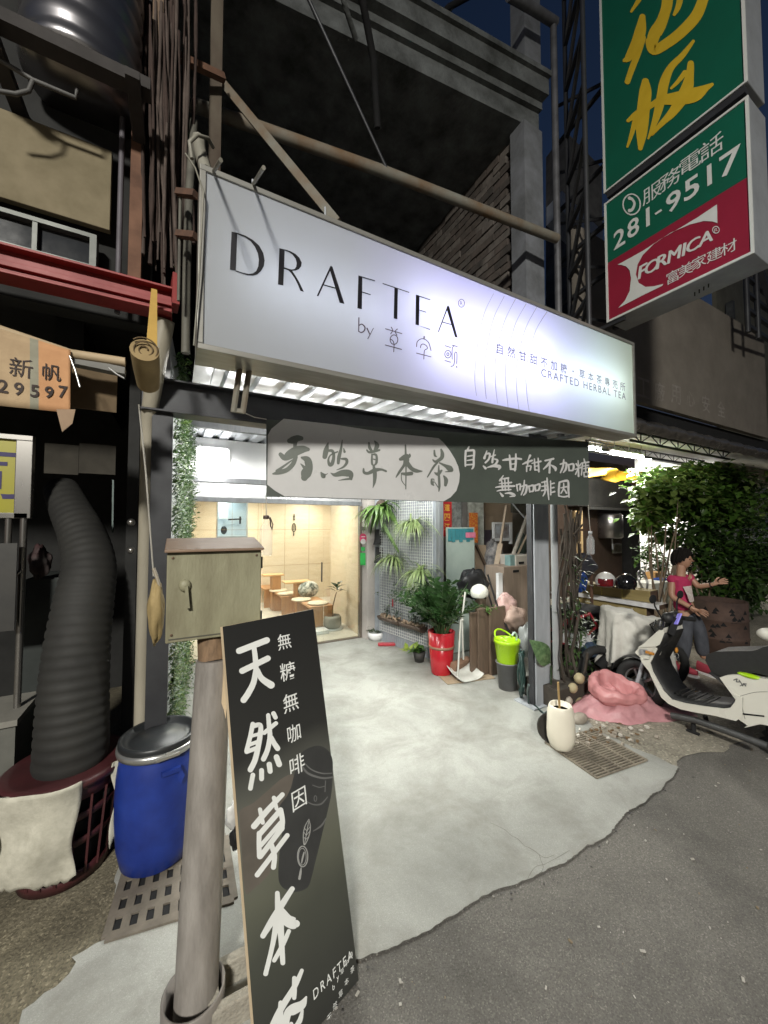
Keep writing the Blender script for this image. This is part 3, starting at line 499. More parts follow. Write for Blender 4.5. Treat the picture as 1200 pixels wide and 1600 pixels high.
for p in ([(124, 152, 5), (112, 180, 10)], [(96, 188, 9), (92, 250, 9), (93, 318, 7)], [(96, 190, 7), (140, 184, 9), (166, 190, 10), (164, 260, 9), (162, 320, 9), (148, 342, 5)], [(108, 235, 5), (152, 228, 7)], [(108, 270, 5), (152, 264, 7)], [(100, 308, 6), (150, 304, 7)],
          [(276, 188, 4), (254, 250, 11)], [(268, 214, 8), (300, 214, 9), (292, 258, 8), (264, 288, 8)], [(340, 178, 3), (327, 245, 9), (322, 286, 9)], [(306, 238, 5), (348, 224, 6)], [(342, 258, 6), (366, 270, 9), (350, 300, 8), (318, 312, 3)], [(246, 318, 6), (264, 336, 11)], [(280, 330, 4), (335, 316, 12), (384, 324, 14), (376, 346, 6)],
          [(412, 268, 6), (450, 262, 11), (520, 254, 9), (568, 258, 8)], [(468, 226, 7), (475, 290, 10), (478, 345, 8)], [(522, 216, 7), (522, 290, 10), (514, 356, 8)], [(476, 344, 7), (518, 344, 9)], [(480, 302, 5), (514, 298, 6)],
          [(644, 228, 10), (628, 262, 5)], [(580, 302, 5), (610, 288, 9), (660, 270, 8)], [(626, 270, 8), (622, 312, 6)], [(614, 320, 7), (614, 364, 6)], [(614, 322, 5), (650, 318, 7), (644, 352, 6)], [(660, 294, 5), (734, 278, 8)], [(680, 258, 6), (684, 350, 8)], [(712, 252, 6), (718, 364, 8)], [(684, 320, 5), (714, 316, 6)], [(684, 352, 6), (716, 350, 6)],
          [(772, 272, 7), (842, 256, 9)], [(822, 264, 8), (796, 306, 10), (758, 344, 6)], [(812, 296, 7), (808, 374, 9)], [(824, 310, 5), (858, 336, 13), (860, 356, 7)],
          [(900, 302, 6), (950, 292, 9), (946, 346, 9), (926, 372, 5)], [(930, 264, 6), (924, 320, 9), (902, 374, 6)], [(970, 306, 8), (976, 358, 7)], [(970, 308, 6), (1012, 302, 9), (1008, 352, 8), (976, 354, 6)],
          [(1052, 272, 5), (1056, 404, 8)], [(1036, 300, 8), (1046, 318, 4)], [(1078, 296, 4), (1064, 316, 7)], [(1026, 346, 5), (1084, 328, 7)], [(1050, 345, 5), (1030, 388, 6)], [(1102, 256, 4), (1108, 282, 8)], [(1084, 292, 5), (1142, 284, 7)], [(1090, 292, 6), (1080, 394, 6)], [(1096, 318, 4), (1140, 312, 6)], [(1096, 342, 4), (1146, 330, 6)], [(1116, 290, 5), (1116, 362, 6)], [(1100, 372, 6), (1104, 408, 6)], [(1100, 374, 5), (1136, 368, 7), (1134, 404, 7), (1104, 406, 6)],
          [(414, 400, 5), (384, 442, 8)], [(390, 430, 6), (458, 420, 8)], [(350, 500, 5), (400, 492, 9), (508, 488, 9)], [(400, 440, 6), (408, 524, 7)], [(426, 430, 6), (432, 524, 7)], [(456, 428, 6), (460, 522, 7)], [(380, 468, 5), (484, 458, 7)], [(360, 532, 4), (392, 524, 7), (478, 518, 6)], [(388, 548, 6), (408, 572, 11)], [(430, 552, 5), (470, 548, 10), (510, 568, 11), (470, 578, 4)],
          [(528, 478, 8), (536, 530, 6)], [(528, 480, 5), (558, 474, 8), (556, 520, 7)], [(566, 494, 5), (612, 482, 9), (606, 540, 9), (586, 566, 5)], [(594, 440, 5), (586, 510, 8), (566, 564, 5)], [(632, 490, 8), (640, 540, 6)], [(632, 492, 6), (670, 484, 9), (668, 530, 8), (640, 534, 5)], [(684, 482, 7), (690, 532, 6)], [(684, 484, 6), (724, 474, 9), (716, 520, 8), (690, 526, 5)],
          [(786, 420, 6), (792, 510, 9), (802, 604, 5)], [(742, 458, 6), (782, 448, 7)], [(742, 492, 6), (784, 484, 7)], [(738, 528, 6), (786, 518, 7)], [(766, 448, 6), (770, 530, 8), (752, 574, 4)], [(816, 446, 6), (818, 562, 7)], [(816, 472, 5), (846, 464, 7)], [(816, 508, 5), (844, 500, 7)], [(816, 546, 5), (850, 536, 8)],
          [(892, 456, 8), (886, 520, 9), (886, 572, 7)], [(892, 456, 6), (940, 444, 10), (966, 452, 9), (968, 520, 9), (974, 584, 6)], [(888, 574, 6), (930, 580, 7), (970, 572, 7)], [(904, 504, 5), (952, 494, 7)], [(928, 464, 5), (926, 510, 7), (904, 550, 5)], [(930, 512, 5), (952, 548, 8)]): T_.stroke(p)
T_.build('small_calligraphy', mat('banner_white', (.60, .585, .57)), bn)
for u, v, lab in ((416, 655, 0), (920, 690, 1)):
    p = bp(u, v); q = gy(375, 642, 1.98) if lab == 0 else gy(925, 676, 2.0)
    MB().tube([p, p.lerp(q, .5)+V((0, 0, -.01)), q], .003, 5).build('tie_string', mat('string', (.45, .43, .38)), bn)
# clear bottles hung as weights from the banner's lower corners
wg = glassmat('bottle_plastic', (.80, .83, .85), .9)
water = mat('bottle_shell', (.80, .82, .84), (.70, .73, .75), .06, 0, 9, alpha=.17, spec=1.)
def bottle(c, top, h, r, label, cap):
    th = thing('hanging_bottle', (c.x, c.y, c.z), label, 'bottle', 'bottles hung from the banner corners')
    M = MB(); M.lathe([(0, 0), (r*.85, 0), (r, .012), (r, h*.66), (r*.93, h*.75), (r*.55, h*.88), (r*.42, h*.93), (r*.42, h)], c, 20); M.build('bottle_body', water, th)
    M = MB(); M.lathe([(0, h), (r*.5, h), (r*.5, h+.022), (0, h+.022)], c, 16); M.build('cap', cap, th)
    MB().tube([c+V((0, 0, h+.02)), top], .0028, 5).build('string', mat('string', (.45, .43, .38)), th)
    if cap.name.startswith('brown'): MB().tube([c+V((r*.5, -r*.5, h+.01)), c+V((r*.9, -r*.6, h*.85)), c+V((r*.75, -r*.75, h*.72)), c+V((r*.55, -r*.7, h*.8)), c+V((r*.45, -r*.55, h+.005))], .004, 6).build('loop', cap, th)
c = V((bp(416, 776).x, bp(416, 776).y-.01, 0)); c.z = gy(416, 868, c.y).z
bottle(c, bp(416, 776), gy(416, 811, c.y).z-c.z, .038, 'clear slim bottle with brown cap hanging below the left banner corner', mat('brown_cap', (.09, .06, .05), None, .4))
c = V((bp(919, 790).x, bp(919, 790).y-.01, 0)); c = gy(923, 866, bp(919, 790).y); 
bottle(c, bp(919, 789), gy(923, 834, c.y).z-c.z, .031, 'clear squat bottle hanging below the right banner corner', mat('clear_cap', (.5, .52, .54), None, .3))

# ------------------------------------------------------------------ green and red projecting sign
XS = 3.5; PF = (V((XS, 1.5, 4)), V((-1, 0, 0))); box_g = mat('sign_box_grey', (.33, .345, .36), (.26, .27, .28), .5, .2, 5)
gm = mat('sign_green', (.008, .105, .062), (.007, .09, .052), .35, 0, 2); rm = mat('sign_red', (.27, .018, .040), (.23, .015, .034), .35, 0, 2); wm = mat('sign_white', (.62, .63, .6), (.56, .57, .54), .4); ym = mat('sign_yellow', (.62, .42, .03), (.55, .36, .02), .4)
ps = thing('projecting_sign', (XS+.15, 1.53, 3.71), 'projecting sign box, green over red, with phone number and white swoosh', 'sign')
MB().box(XS, XS+.30, 1.012, 2.045, 3.71, 4.862).build('box', box_g, ps, bevel=.006)
b = MB()
for v0, v1 in ((3.71, 3.728), (4.845, 4.862)): b.box(XS-.012, XS-.0005, 1.012, 2.045, v0, v1)
for y0, y1 in ((1.012, 1.03), (2.027, 2.045)): b.box(XS-.012, XS-.0005, y0, y1, 3.728, 4.845)
b.build('white_rim', wm, ps)
dv0, dv1 = onp(940+35/4.615, 180+1070/4.615, PF), onp(940+1070/4.615, 180+440/4.615, PF); zm = (dv0.z+dv1.z)/2
MB().add([(XS-.003, 1.03, zm), (XS-.003, 2.027, zm), (XS-.003, 2.027, 4.845), (XS-.003, 1.03, 4.845)], [(0, 1, 2, 3)]).build('green_face', gm, ps)
MB().add([(XS-.003, 1.03, 3.728), (XS-.003, 2.027, 3.728), (XS-.003, 2.027, zm-.001), (XS-.003, 1.03, zm-.001)], [(0, 1, 2, 3)]).build('red_face', rm, ps)
T_ = Letters(PF, (940, 180, 4.615), .006)
for ch, u, v, h, w in (('服', 365, 560, 115, 1), ('務', 496, 460, 125, 1), ('電', 640, 345, 120, 1.05), ('話', 795, 232, 140, .95), ('2', 130, 888, 130, .95), ('8', 230, 812, 130, .95), ('1', 336, 735, 135, 1), ('9', 520, 620, 140, 1.05), ('5', 650, 525, 150, 1.05), ('1', 780, 432, 150, 1), ('7', 930, 338, 165, 1.1)): T_.glyph(ch, (u, v), h, 0 if ch > '9' else .014, wide=w)
T_.stroke([(388, 716, 7), (436, 684, 7)], rnd_caps=False); T_.ring((220, 645), 62, 74, 5)
T_.stroke([(205, 600, 13), (225, 610, 9), (240, 640, 9), (225, 680, 10), (205, 690, 13)])
T_.poly([(118, 1080), (200, 1035), (300, 980), (430, 895), (560, 820), (700, 735), (835, 645), (838, 780), (800, 768), (740, 765), (640, 790), (500, 850), (380, 930), (300, 1010), (262, 1080), (250, 1150), (270, 1210), (320, 1240), (380, 1235), (448, 1218), (440, 1232), (300, 1300), (122, 1392), (170, 1340), (205, 1270), (215, 1180), (205, 1120), (180, 1092), (150, 1082)])
for ch, u, v, h in (('F', 298, 1125, 88), ('O', 366, 1090, 84), ('R', 442, 1048, 86), ('M', 528, 1005, 86), ('I', 598, 970, 86), ('C', 662, 938, 84), ('A', 758, 885, 84)): [T_.glyph(ch, (u+du, v), h, 0, shear=.16, wide=(.92 if ch == 'M' else 1.02)) for du in (-4, -1.5, 1.5, 4)]
for ch, u, v, h in (('富', 517, 1165, 88), ('美', 610, 1113, 86), ('家', 706, 1060, 86), ('建', 815, 1008, 86), ('材', 918, 955, 90)): T_.glyph(ch, (u, v), h, 0)
T_.ring((828, 829), 24, 24, 3); T_.glyph('R', (828, 829), 24)
T_.build('lettering', wm, ps)
b = MB()
for i in range(4): b.bar(V((XS+.12+i*.012, 1.32+i*.035, 3.705)), V((XS+.17+i*.012, 1.34+i*.035, 3.705)), .008, .006)
b.build('vent_slot', black_v, ps)
pu = thing('projecting_sign', (XS+.15, 1.53, 4.965), 'tall green projecting sign box with yellow brush characters above the red one', 'sign')
MB().box(XS, XS+.30, 1.012, 2.045, 4.965, 7.4).build('box', box_g, pu, bevel=.006)
b = MB(); b.box(XS-.012, XS-.0005, 1.012, 2.045, 4.965, 4.98)
for y0, y1 in ((1.012, 1.03), (2.027, 2.045)): b.box(XS-.012, XS-.0005, y0, y1, 4.98, 7.4)
b.build('white_rim', wm, pu)
MB().add([(XS-.003, 1.03, 4.98), (XS-.003, 2.027, 4.98), (XS-.003, 2.027, 7.4), (XS-.003, 1.03, 7.4)], [(0, 1, 2, 3)]).build('green_face', gm, pu)
T_ = Letters(PF, (940, 0, 5), .006)
for p in ([(330, -60, 20), (290, 10, 17), (235, 92, 10)], [(322, 135, 24), (305, 250, 44), (270, 340, 38), (215, 450, 30), (180, 475, 14)], [(320, 300, 30), (285, 420, 26), (240, 540, 24), (205, 640, 22)], [(520, -40, 45), (510, 60, 42), (470, 170, 40), (420, 260, 48), (395, 340, 44)], [(385, 330, 40), (410, 395, 38), (500, 350, 40), (620, 260, 42), (740, 130, 44), (800, -10, 40)], [(620, -20, 24), (600, 60, 22), (570, 118, 12)], [(505, 120, 30), (485, 210, 20), (466, 275, 7)],
          [(345, 640, 28), (345, 720, 48), (330, 850, 50), (320, 950, 52), (315, 1060, 40), (306, 1160, 18)], [(210, 945, 14), (290, 885, 26), (400, 820, 22), (480, 755, 20)], [(270, 940, 24), (235, 1060, 16), (205, 1148, 9)], [(720, 325, 12), (640, 430, 22), (545, 530, 28), (495, 640, 38), (470, 760, 38), (430, 920, 28), (368, 1085, 7)], [(700, 500, 25), (690, 600, 34), (660, 720, 50), (565, 870, 36), (480, 960, 22), (395, 1050, 14)], [(655, 570, 20), (600, 640, 16), (548, 692, 10)], [(460, 785, 34), (600, 770, 52), (730, 742, 56), (820, 690, 26), (868, 662, 12)]): T_.stroke(p)
T_.build('brush_lettering', ym, pu)
b = MB()
for z in (3.75, 4.3, 4.8, 5.4, 6.2): b.bar((XS+.15, 2.05, z), (3.75, 2.7, z), .035); b.bar((XS+.15, 2.05, z), (3.75, 2.7, z+.45), .025)
b.bar((3.66, 2.06, 3.70), (3.66, 2.06, 7.4), .04); b.bar((XS+.02, 2.02, 4.93), (XS+.02, 1.03, 4.93), .05); b.bar((XS+.02, 2.3, 3.69), (XS+.02, 1.9, 3.69), .03)
tag(b.build('sign_gantry', steel_d), 'dark steel gantry arms holding the projecting signs to the wall', 'gantry')

# ------------------------------------------------------------------ inside the shop
oak = mat('oak_veneer', (.46, .235, .10), (.38, .185, .075), .45, 0, 3, stretch=(6, 1, 1)); oakl = mat('pale_oak', (.60, .37, .17), (.52, .31, .14), .45, 0, 3)
linen = mat('linen', (.66, .56, .42), (.58, .48, .35), .9, 0, 30)
zt_ = .42
def bench(name, front, left, right_u, label):
    p = gz(*front, zt_); q = gz(*left, zt_); r_ = gy(right_u, front[1], p.y); x0, x1, y0, y1 = p.x, r_.x, p.y, max(q.y, p.y+.7)
    th = thing(name, (x0, y0, .012), label, 'bench', 'plywood benches along the shop wall')
    MB().box(x0, x1, y0, y1, zt_-.035, zt_).build('seat', oak, th, bevel=.002)
    MB().box(x0, x1, y0, y0+.03, .012, zt_-.035).build('end_panel', oak, th, bevel=.002); MB().box(x0, x1, y1-.03, y1, .012, zt_-.035).build('end_panel', oak, th, bevel=.002)
    return x0, x1, y0, y1
ba = bench('bench', (485, 949), (452, 936), 521, 'plywood bench nearest the glass door beside the potted rubber plant')
bb = bench('bench', (440.5, 933), (417, 927), 461, 'middle plywood bench with two round cushions behind the front bench')
bc = bench('bench', (413, 921), (400, 916), 432, 'farthest plywood bench seen past the hanging bottle')
def side_table(u0, u1, vt, uv, x_y, label):
    y = x_y; a, c_ = gy(u0, vt, y), gy(u1, vt, y); th = thing('side_table', ((a.x+c_.x)/2, y, .012), label, 'table')
    MB().box(a.x, c_.x, y-.15, y+.15, a.z-.03, a.z).build('table_top', oakl, th, bevel=.002); d = gy(uv[0], vt, y).x, gy(uv[1], vt, y).x
    MB().box(d[0], d[1], y-.13, y+.13, .012, a.z-.03).build('leg', oak, th, bevel=.002)
side_table(443, 483, 909, (461, 472), ba[3]+.18, 'narrow plywood table standing just behind the front bench')
side_table(410, 442, 898, (424, 437), bb[3]+.16, 'narrow plywood table behind the middle bench')
for (u, v, Yr, lab) in ((471, 936, 0, 'round beige seat pad on front bench, farther from the glass'), (497, 941.5, 0, 'round beige seat pad at the near end of the front bench'), (434.5, 922, 1, 'round beige seat pad on the middle bench, farther back'), (448, 927, 1, 'round beige seat pad at the near end of middle bench')):
    p = gz(u, v, zt_+.02); M = MB(); M.lathe([(0, 0), (.17, .002), (.19, .014), (.18, .028), (0, .036)], (p.x, p.y, zt_+.001), 24); tag(M.build('seat_pad', linen), lab, 'cushion', 'round seat pads on the benches')
p = gz(488, 936, zt_); M = MB(); M.ball((p.x, p.y+.25, zt_+.15), .21, .10, .16, 18, 12); r3 = random.Random(5)
tag(M.build('cushion', mat('patterned_cloth', (.70, .68, .62), (.10, .11, .09), .85, 0, 16, detail=1)), 'white cushion with dark leaf pattern leaning at back of front bench', 'cushion')
p = gz(519, 983); th = thing('rubber_plant', (p.x, p.y, .012), 'small rubber plant in a round stone pot inside the glass door', 'plant')
M = MB(); M.lathe([(0, 0), (.13, 0), (.165, .06), (.16, .17), (.135, .215), (.12, .21), (.115, .19), (0, .19)], (p.x, p.y, .03), 26); M.build('pot', mat('stone_pot', (.36, .34, .29), (.29, .27, .23), .8, 0, 8), th)
M = MB(); M.lathe([(0, 0), (.19, 0), (.2, .018), (0, .018)], (p.x, p.y, .012), 24); M.build('saucer', white_p, th)
tp = gy(526, 925, p.y); M = MB(); M.tube([V((p.x, p.y, .2)), V((p.x+.01, p.y, .4)), V((tp.x-.02, p.y, tp.z-.05)), tp], [.012, .011, .009, .007], 7); M.build('trunk', mat('bark', (.2, .15, .1)), th)
M = MB()
for k in range(9):
    a = k*2.4; e_ = .9-.13*k; M.leaf(tp+V((0, 0, .012*k)), V((math.cos(a), math.sin(a), .25+.09*k)), V((0, 0, 1)), .24-.008*k, .085, .25)
M.build('foliage', leafmat('rubber_leaf', (.035, .06, .028), (.02, .035, .018), .3), th)
M = MB(); a_, c_ = gz(495, 994), gz(513, 990); tag(MB().box(a_.x, c_.x, a_.y, a_.y+.45, .012, .07).build('plinth', white_p, bevel=.004), 'low white plinth on the shop floor by the glass', 'plinth')
# wall emblem, switch plate, serving hatch
T_ = Letters((V((0, yb-.02, 1)), V((0, -1, 0))), (410, 790, 7.06), .002)
T_.stroke([(350, 98, 6), (350, 165, 3)]); T_.stroke([(342, 120, 4), (350, 135, 4), (358, 120, 4)]); T_.stroke([(340, 145, 4), (350, 160, 4), (360, 145, 4)]); T_.ring((348, 242), 19, 44, 5); T_.stroke([(348, 215, 3), (348, 265, 4)]); T_.stroke([(346, 290, 4), (345, 328, 7)])
e_ = T_.build('wall_emblem', mat('bronze_emblem', (.06, .045, .03)), None); tag(e_, 'dark leaf and ring emblem mounted on the plywood wall', 'emblem')
p = onp(543, 885, (V((2.70, 6.4, 1)), V((-1, .08, 0)).normalized())); tag(MB().obox(p+V((-.012, 0, 0)), .012, .16, .11, rad(5)).build('switch_plate', mat('ivory_plate', (.75, .66, .5)), bevel=.003), 'ivory switch plate on plywood wall above the rubber plant', 'switch')
# ------------------------------------------------------------------ right side of the bay: wire grid with hanging plants
wire = mat('white_wire', (.70, .70, .69), (.6, .6, .59), .4)
ga, gb = V((2.795, 5.28, 0)), V((2.985, 4.14, 0)); gd = (gb-ga); gl_ = gd.length; gd.normalize(); gn = V((-gd.y, gd.x, 0))
if gn.x > 0: gn = -gn
PG = (ga, gn)
def gp(u, v, off=0.0): return onp(u, v, PG, off)
zb0, zt0 = gp(601, 986).z, 2.35
grid = thing('wire_grid_panel', ((ga.x+gb.x)/2, (ga.y+gb.y)/2, zb0), 'white wire grid panel on grey ribbed wall holding potted plants', 'grid panel')
M = MB(); n_ = int(gl_/.042)
for i in range(n_+1): p = ga+gd*(gl_*i/n_); M.bar(V((p.x, p.y, zb0)), V((p.x, p.y, zt0)), .0052)
for i in range(int((zt0-zb0)/.042)+1):
    z = zb0+i*.042; M.bar(V((ga.x, ga.y, z))+gn*.004, V((gb.x, gb.y, z))+gn*.004, .0052)
M.build('mesh', wire, grid)
spider = leafmat('spider_leaf', (.24, .30, .13), (.11, .17, .05), .45, 14.); fernm = leafmat('fern_leaf', (.13, .22, .055), (.06, .12, .03), .45, 8.); zz = leafmat('dark_glossy_leaf', (.032, .075, .022), (.018, .042, .014), .25, 7.); limel = leafmat('lime_leaf', (.34, .38, .05), (.09, .2, .03), .4, 8.)
brownp = mat('brown_pot', (.11, .075, .05), (.07, .05, .035), .7); soil = mat('soil', (.07, .05, .035), (.035, .026, .02), .95, 0, 30); pebble = mat('pebbles', (.30, .22, .15), (.14, .1, .07), .8, 0, 60)
def rdir(r): 
    a = r.uniform(0, 6.283); return V((math.cos(a), math.sin(a), 0))
def hang_spider(c, rp, n, L, label, seed, pm=brownp):
    r = random.Random(seed); th = thing('spider_plant', tuple(c), label, 'plant', 'spider plants on the wire grid')
    M = MB(); M.lathe([(0, -rp*1.5), (rp*.7, -rp*1.5), (rp, 0), (rp*.88, 0), (rp*.8, -.02), (0, -.02)], c, 16); M.build('pot', pm, th)
    M = MB()
    for i in range(n):
        d = (rdir(r) + gn*.45); d.z = r.uniform(.35, 1.3); M.strap(c+rdir(r)*rp*.5, d, L*r.uniform(.6, 1.15), r.uniform(.016, .026), r.uniform(1.6, 3.0), 6)
    M.build('foliage', spider, th); return th
hang_spider(gp(657, 818, .13), .085, 110, .50, 'spider plant with arching pale leaves in brown pot at top of the grid', 1)
hang_spider(gp(622, 872, .10), .075, 70, .46, 'spider plant on the left edge of the grid, trailing leftwards', 2, mat('dark_pot', (.04, .038, .036)))
hang_spider(gp(664, 892, .10), .075, 90, .46, 'spider plant at middle height of grid above the red planter', 3, mat('dark_pot', (.04, .038, .036)))
# big staghorn fern at the top left
r = random.Random(4); c = gp(606, 792, .12); th = thing('staghorn_fern', tuple(c), 'large bright green fern hanging at top left of the wire grid', 'plant')
M = MB(); M.ball(c, .10, .08, .11, 12, 8); M.build('root_ball', soil, th)
M = MB()
for i in range(80):
    d = rdir(r)*1.0 - gd*.35 + gn*.5; d.z = r.uniform(-.2, .8); M.strap(c+rdir(r)*.05, d, r.uniform(.25, .62), r.uniform(.045, .085), r.uniform(1.2, 2.6), 6)
e0, e1 = gp(612, 818, .14), gp(632, 858, .12)
for i in range(12):
    t_ = i/11; p = e0.lerp(e1, t_); s_ = 1-.5*t_
    for sg in (-1, 1): M.strap(p, gd*sg*.5+V((0, 0, -.8))+gn*.2, .15*s_, .05*s_, .8, 3)
M.build('foliage', fernm, th)
# black wall pockets on the grey post wall
for u, v, lab in ((593, 838, 'upper black felt wall pocket on the grey sheet wall'), (594, 866, 'lower black felt wall pocket on the grey sheet wall')):
    p = onp(u, v, (V((2.80, 5.46, 0)), gn), .01)
    def fp(s, t_): return p + gd*((s-.5)*.20) + V((0, 0, .11-.24*t_)) + gn*(.01+.09*math.sin(math.pi*s)*(t_**1.3))
    tag(MB().sheet(fp, 10, 8).build('wall_pocket', mat('black_felt', (.022, .022, .024), (.014, .014, .015), .8), solid=.006), lab, 'wall pocket', 'black wall pockets')
# half-pipe planters hooked low on the grid
def trough(u0, v0, u1, v1, label, seed):
    a, c_ = gp(u0, v0, .07), gp(u1, v1, .07); c_.z = a.z = (a.z+c_.z)/2; th = thing('gutter_planter', tuple((a+c_)/2), label, 'planter', 'half pipe planters low on the grid'); ax = (c_-a).normalized(); L_ = (c_-a).length
    def f(s, t_): an = math.pi*(1+t_); return a + ax*L_*s + gn*.075*math.cos(an) + V((0, 0, .075*math.sin(an)))
    M = MB(); M.sheet(f, 6, 10)
    for e_ in (a, c_): M.add([e_]+[e_+gn*.075*math.cos(math.pi*(1+k/8)) + V((0, 0, .075*math.sin(math.pi*(1+k/8)))) for k in range(9)], [(0, k+1, k+2) for k in range(8)])
    M.build('trough', mat('brown_gutter', (.095, .065, .05), (.06, .042, .032), .5), th, solid=.006)
    M = MB(); rr = random.Random(seed)
    for i in range(60): M.ball(a+ax*L_*rr.uniform(.04, .96)+gn*rr.uniform(-.055, .055)+V((0, 0, rr.uniform(-.015, .02))), rr.uniform(.010, .022), None, None, 6, 4)
    M.build('stones', pebble, th)
    M = MB()
    for i in range(7):
        q = a+ax*L_*rr.uniform(.1, .9); M.tube([q, q+V((0, 0, .12))+rdir(rr)*.03], .003, 4)
        for j in range(5): M.leaf(q+V((0, 0, .06+.02*j)), rdir(rr)+V((0, 0, .3)), V((0, 0, 1)), .06, .028)
    M.build('foliage', zz, th)
trough(601, 962, 631, 966, 'brown half pipe planter of stones at lower left of the grid', 1); trough(634, 970, 668, 978, 'brown half pipe planter behind the tall red planter', 2)
# small creeper climbing the grid above the left trough
r = random.Random(9); M = MB()
for i in range(60):
    p = gp(r.gauss(632, 16), r.gauss(925, 13), r.uniform(.03, .12)); M.leaf(p, rdir(r)+gn*.4, V((0, 0, 1)), r.uniform(.05, .09), r.uniform(.03, .05))
tag(M.build('creeper', leafmat('greygreen_leaf', (.10, .14, .075), (.05, .08, .04), .5)), 'grey green leafy creeper at the middle of the wire grid', 'plant')
tag(MB().box(gp(615, 945).x-.02, gp(615, 945).x-.012, gp(615, 945).y-.014, gp(615, 945).y+.014, gp(615, 948).z, gp(615, 936).z).build('plant_tag', mat('red_tag', (.5, .03, .05))), 'small red plant tag on the grid above the stone planter', 'tag')
# white bowl pot, red hand brush, small lime plant, tall red planter
p = gz(587, 1000); th = thing('bowl_pot', (p.x, p.y, .006), 'white bowl pot with a small dark plant on the floor beside the door jamb', 'potted plant')
M = MB(); M.lathe([(0, 0), (.09, 0), (.125, .05), (.13, .10), (.118, .125), (.108, .12), (.105, .105), (0, .105)], (p.x, p.y, .006), 26); M.build('pot', white_p, th)
M = MB(); r = random.Random(3)
for i in range(14): M.leaf((p.x+r.uniform(-.05, .05), p.y+r.uniform(-.05, .05), .12), rdir(r)+V((0, 0, .5)), V((0, 0, 1)), .12, .06)
for q in range(2): M.strap((p.x, p.y, .12), V((-.6+q*.9, -.2, 1.6)), .26, .03, 1.6)
M.build('foliage', leafmat('greygreen_leaf', (.1, .14, .075), (.05, .08, .04)), th)
p = gz(604, 1010); th = thing('hand_brush', (p.x, p.y, .006), 'red plastic brush lying on floor under the wire grid', 'brush')
MB().obox((p.x, p.y, .035), .26, .07, .035, rad(-25)).build('brush_head', mat('red_plastic', (.42, .02, .035), None, .35), th, bevel=.008)
M = MB()
for i in range(10): M.obox((p.x-.1+.022*i, p.y+.047-.0103*i, .013), .012, .05, .018, rad(-25))
M.build('bristles', mat('pink_bristle', (.5, .2, .2)), th)
p = gz(655, 1034); th = thing('small_potted_plant', (p.x, p.y, .006), 'small lime and green leafy plant in dark pot left of the red planter', 'potted plant')
M = MB(); M.lathe([(0, 0), (.06, 0), (.085, .13), (.075, .13), (.07, .11), (0, .11)], (p.x, p.y, .006), 18); M.build('pot', mat('dark_pot', (.04, .038, .036)), th)
M = MB(); r = random.Random(8)
for i in range(26): M.leaf(V((p.x, p.y, .14))+rdir(r)*.04, rdir(r)+V((0, 0, r.uniform(.2, 1.1))), V((0, 0, 1)), r.uniform(.1, .17), .065)
M.build('foliage', leafmat('mid_leaf', (.09, .19, .04), (.05, .11, .025)), th)
M = MB()
for i in range(14): M.leaf(V((p.x-.09, p.y+.06, .15))+rdir(r)*.05, rdir(r)+V((-.6, .1, .5)), V((0, 0, 1)), r.uniform(.1, .16), .055)
M.build('lime_foliage', limel, th)
p = gz(690, 1052); th = thing('red_planter', (p.x, p.y, .006), 'tall glossy red planter with a bushy dark green plant in front of the grid', 'planter')
hp = gy(690, 986, p.y).z; rt_ = .165
M = MB(); M.lathe([(0, 0), (.125, 0), (.13, .02), (rt_, hp), (rt_-.018, hp), (rt_-.025, hp-.05), (0, hp-.05)], (p.x, p.y, .006), 32); M.build('pot', mat('glossy_red', (.42, .012, .022), (.36, .010, .018), .22, 0, 4, coat=.4), th)
z_ = gy(690, 1016, p.y-.15).z; M = MB(); M.lathe([(.1525, z_-.018), (.157, z_-.018), (.160, z_+.012), (.153, z_+.012)], (p.x, p.y, 0), 32); M.build('strap', mat('tan_tape', (.30, .16, .10)), th)
M = MB(); M.lathe([(0, 0), (rt_-.03, 0)], (p.x, p.y, hp-.03), 20); M.build('soil', soil, th)
M = MB(); r = random.Random(12); stem = MB()
for i in range(46):
    d = rdir(r); lean = r.uniform(.1, 1.3); L_ = r.uniform(.46, .76); q0 = V((p.x, p.y, hp-.03))+d*r.uniform(0, .08); up_ = 1-.28*lean
    pts = [q0+V((0, 0, L_*up_*(1.25*t_-.25*t_*t_)))+d*lean*.75*L_*t_**1.4 for t_ in (0, .25, .5, .75, 1)]
    stem.tube(pts, [.008, .007, .006, .005, .002], 5); k = r.choice((8, 9, 10))
    for j in range(k):
        t_ = .28+.72*j/k; seg = min(3, int(t_*4)); q = pts[seg].lerp(pts[seg+1], t_*4-seg); ax = (pts[seg+1]-pts[seg]).normalized(); sd = ax.cross(V((0, 0, 1)) if abs(ax.z) < .95 else d).normalized()
        sd = (sd+rdir(r)*.5).normalized()
        for sg in (-1, 1): M.leaf(q, sd*sg+ax*r.uniform(.3, .9)+V((0, 0, r.uniform(-.35, .3))), ax.cross(sd)*sg+rdir(r)*.3, r.uniform(.09, .145), r.uniform(.042, .062), r.uniform(.05, .35))
M.build('foliage', zz, th); stem.build('stem', mat('stem_green', (.05, .09, .03), (.03, .06, .02)), th)
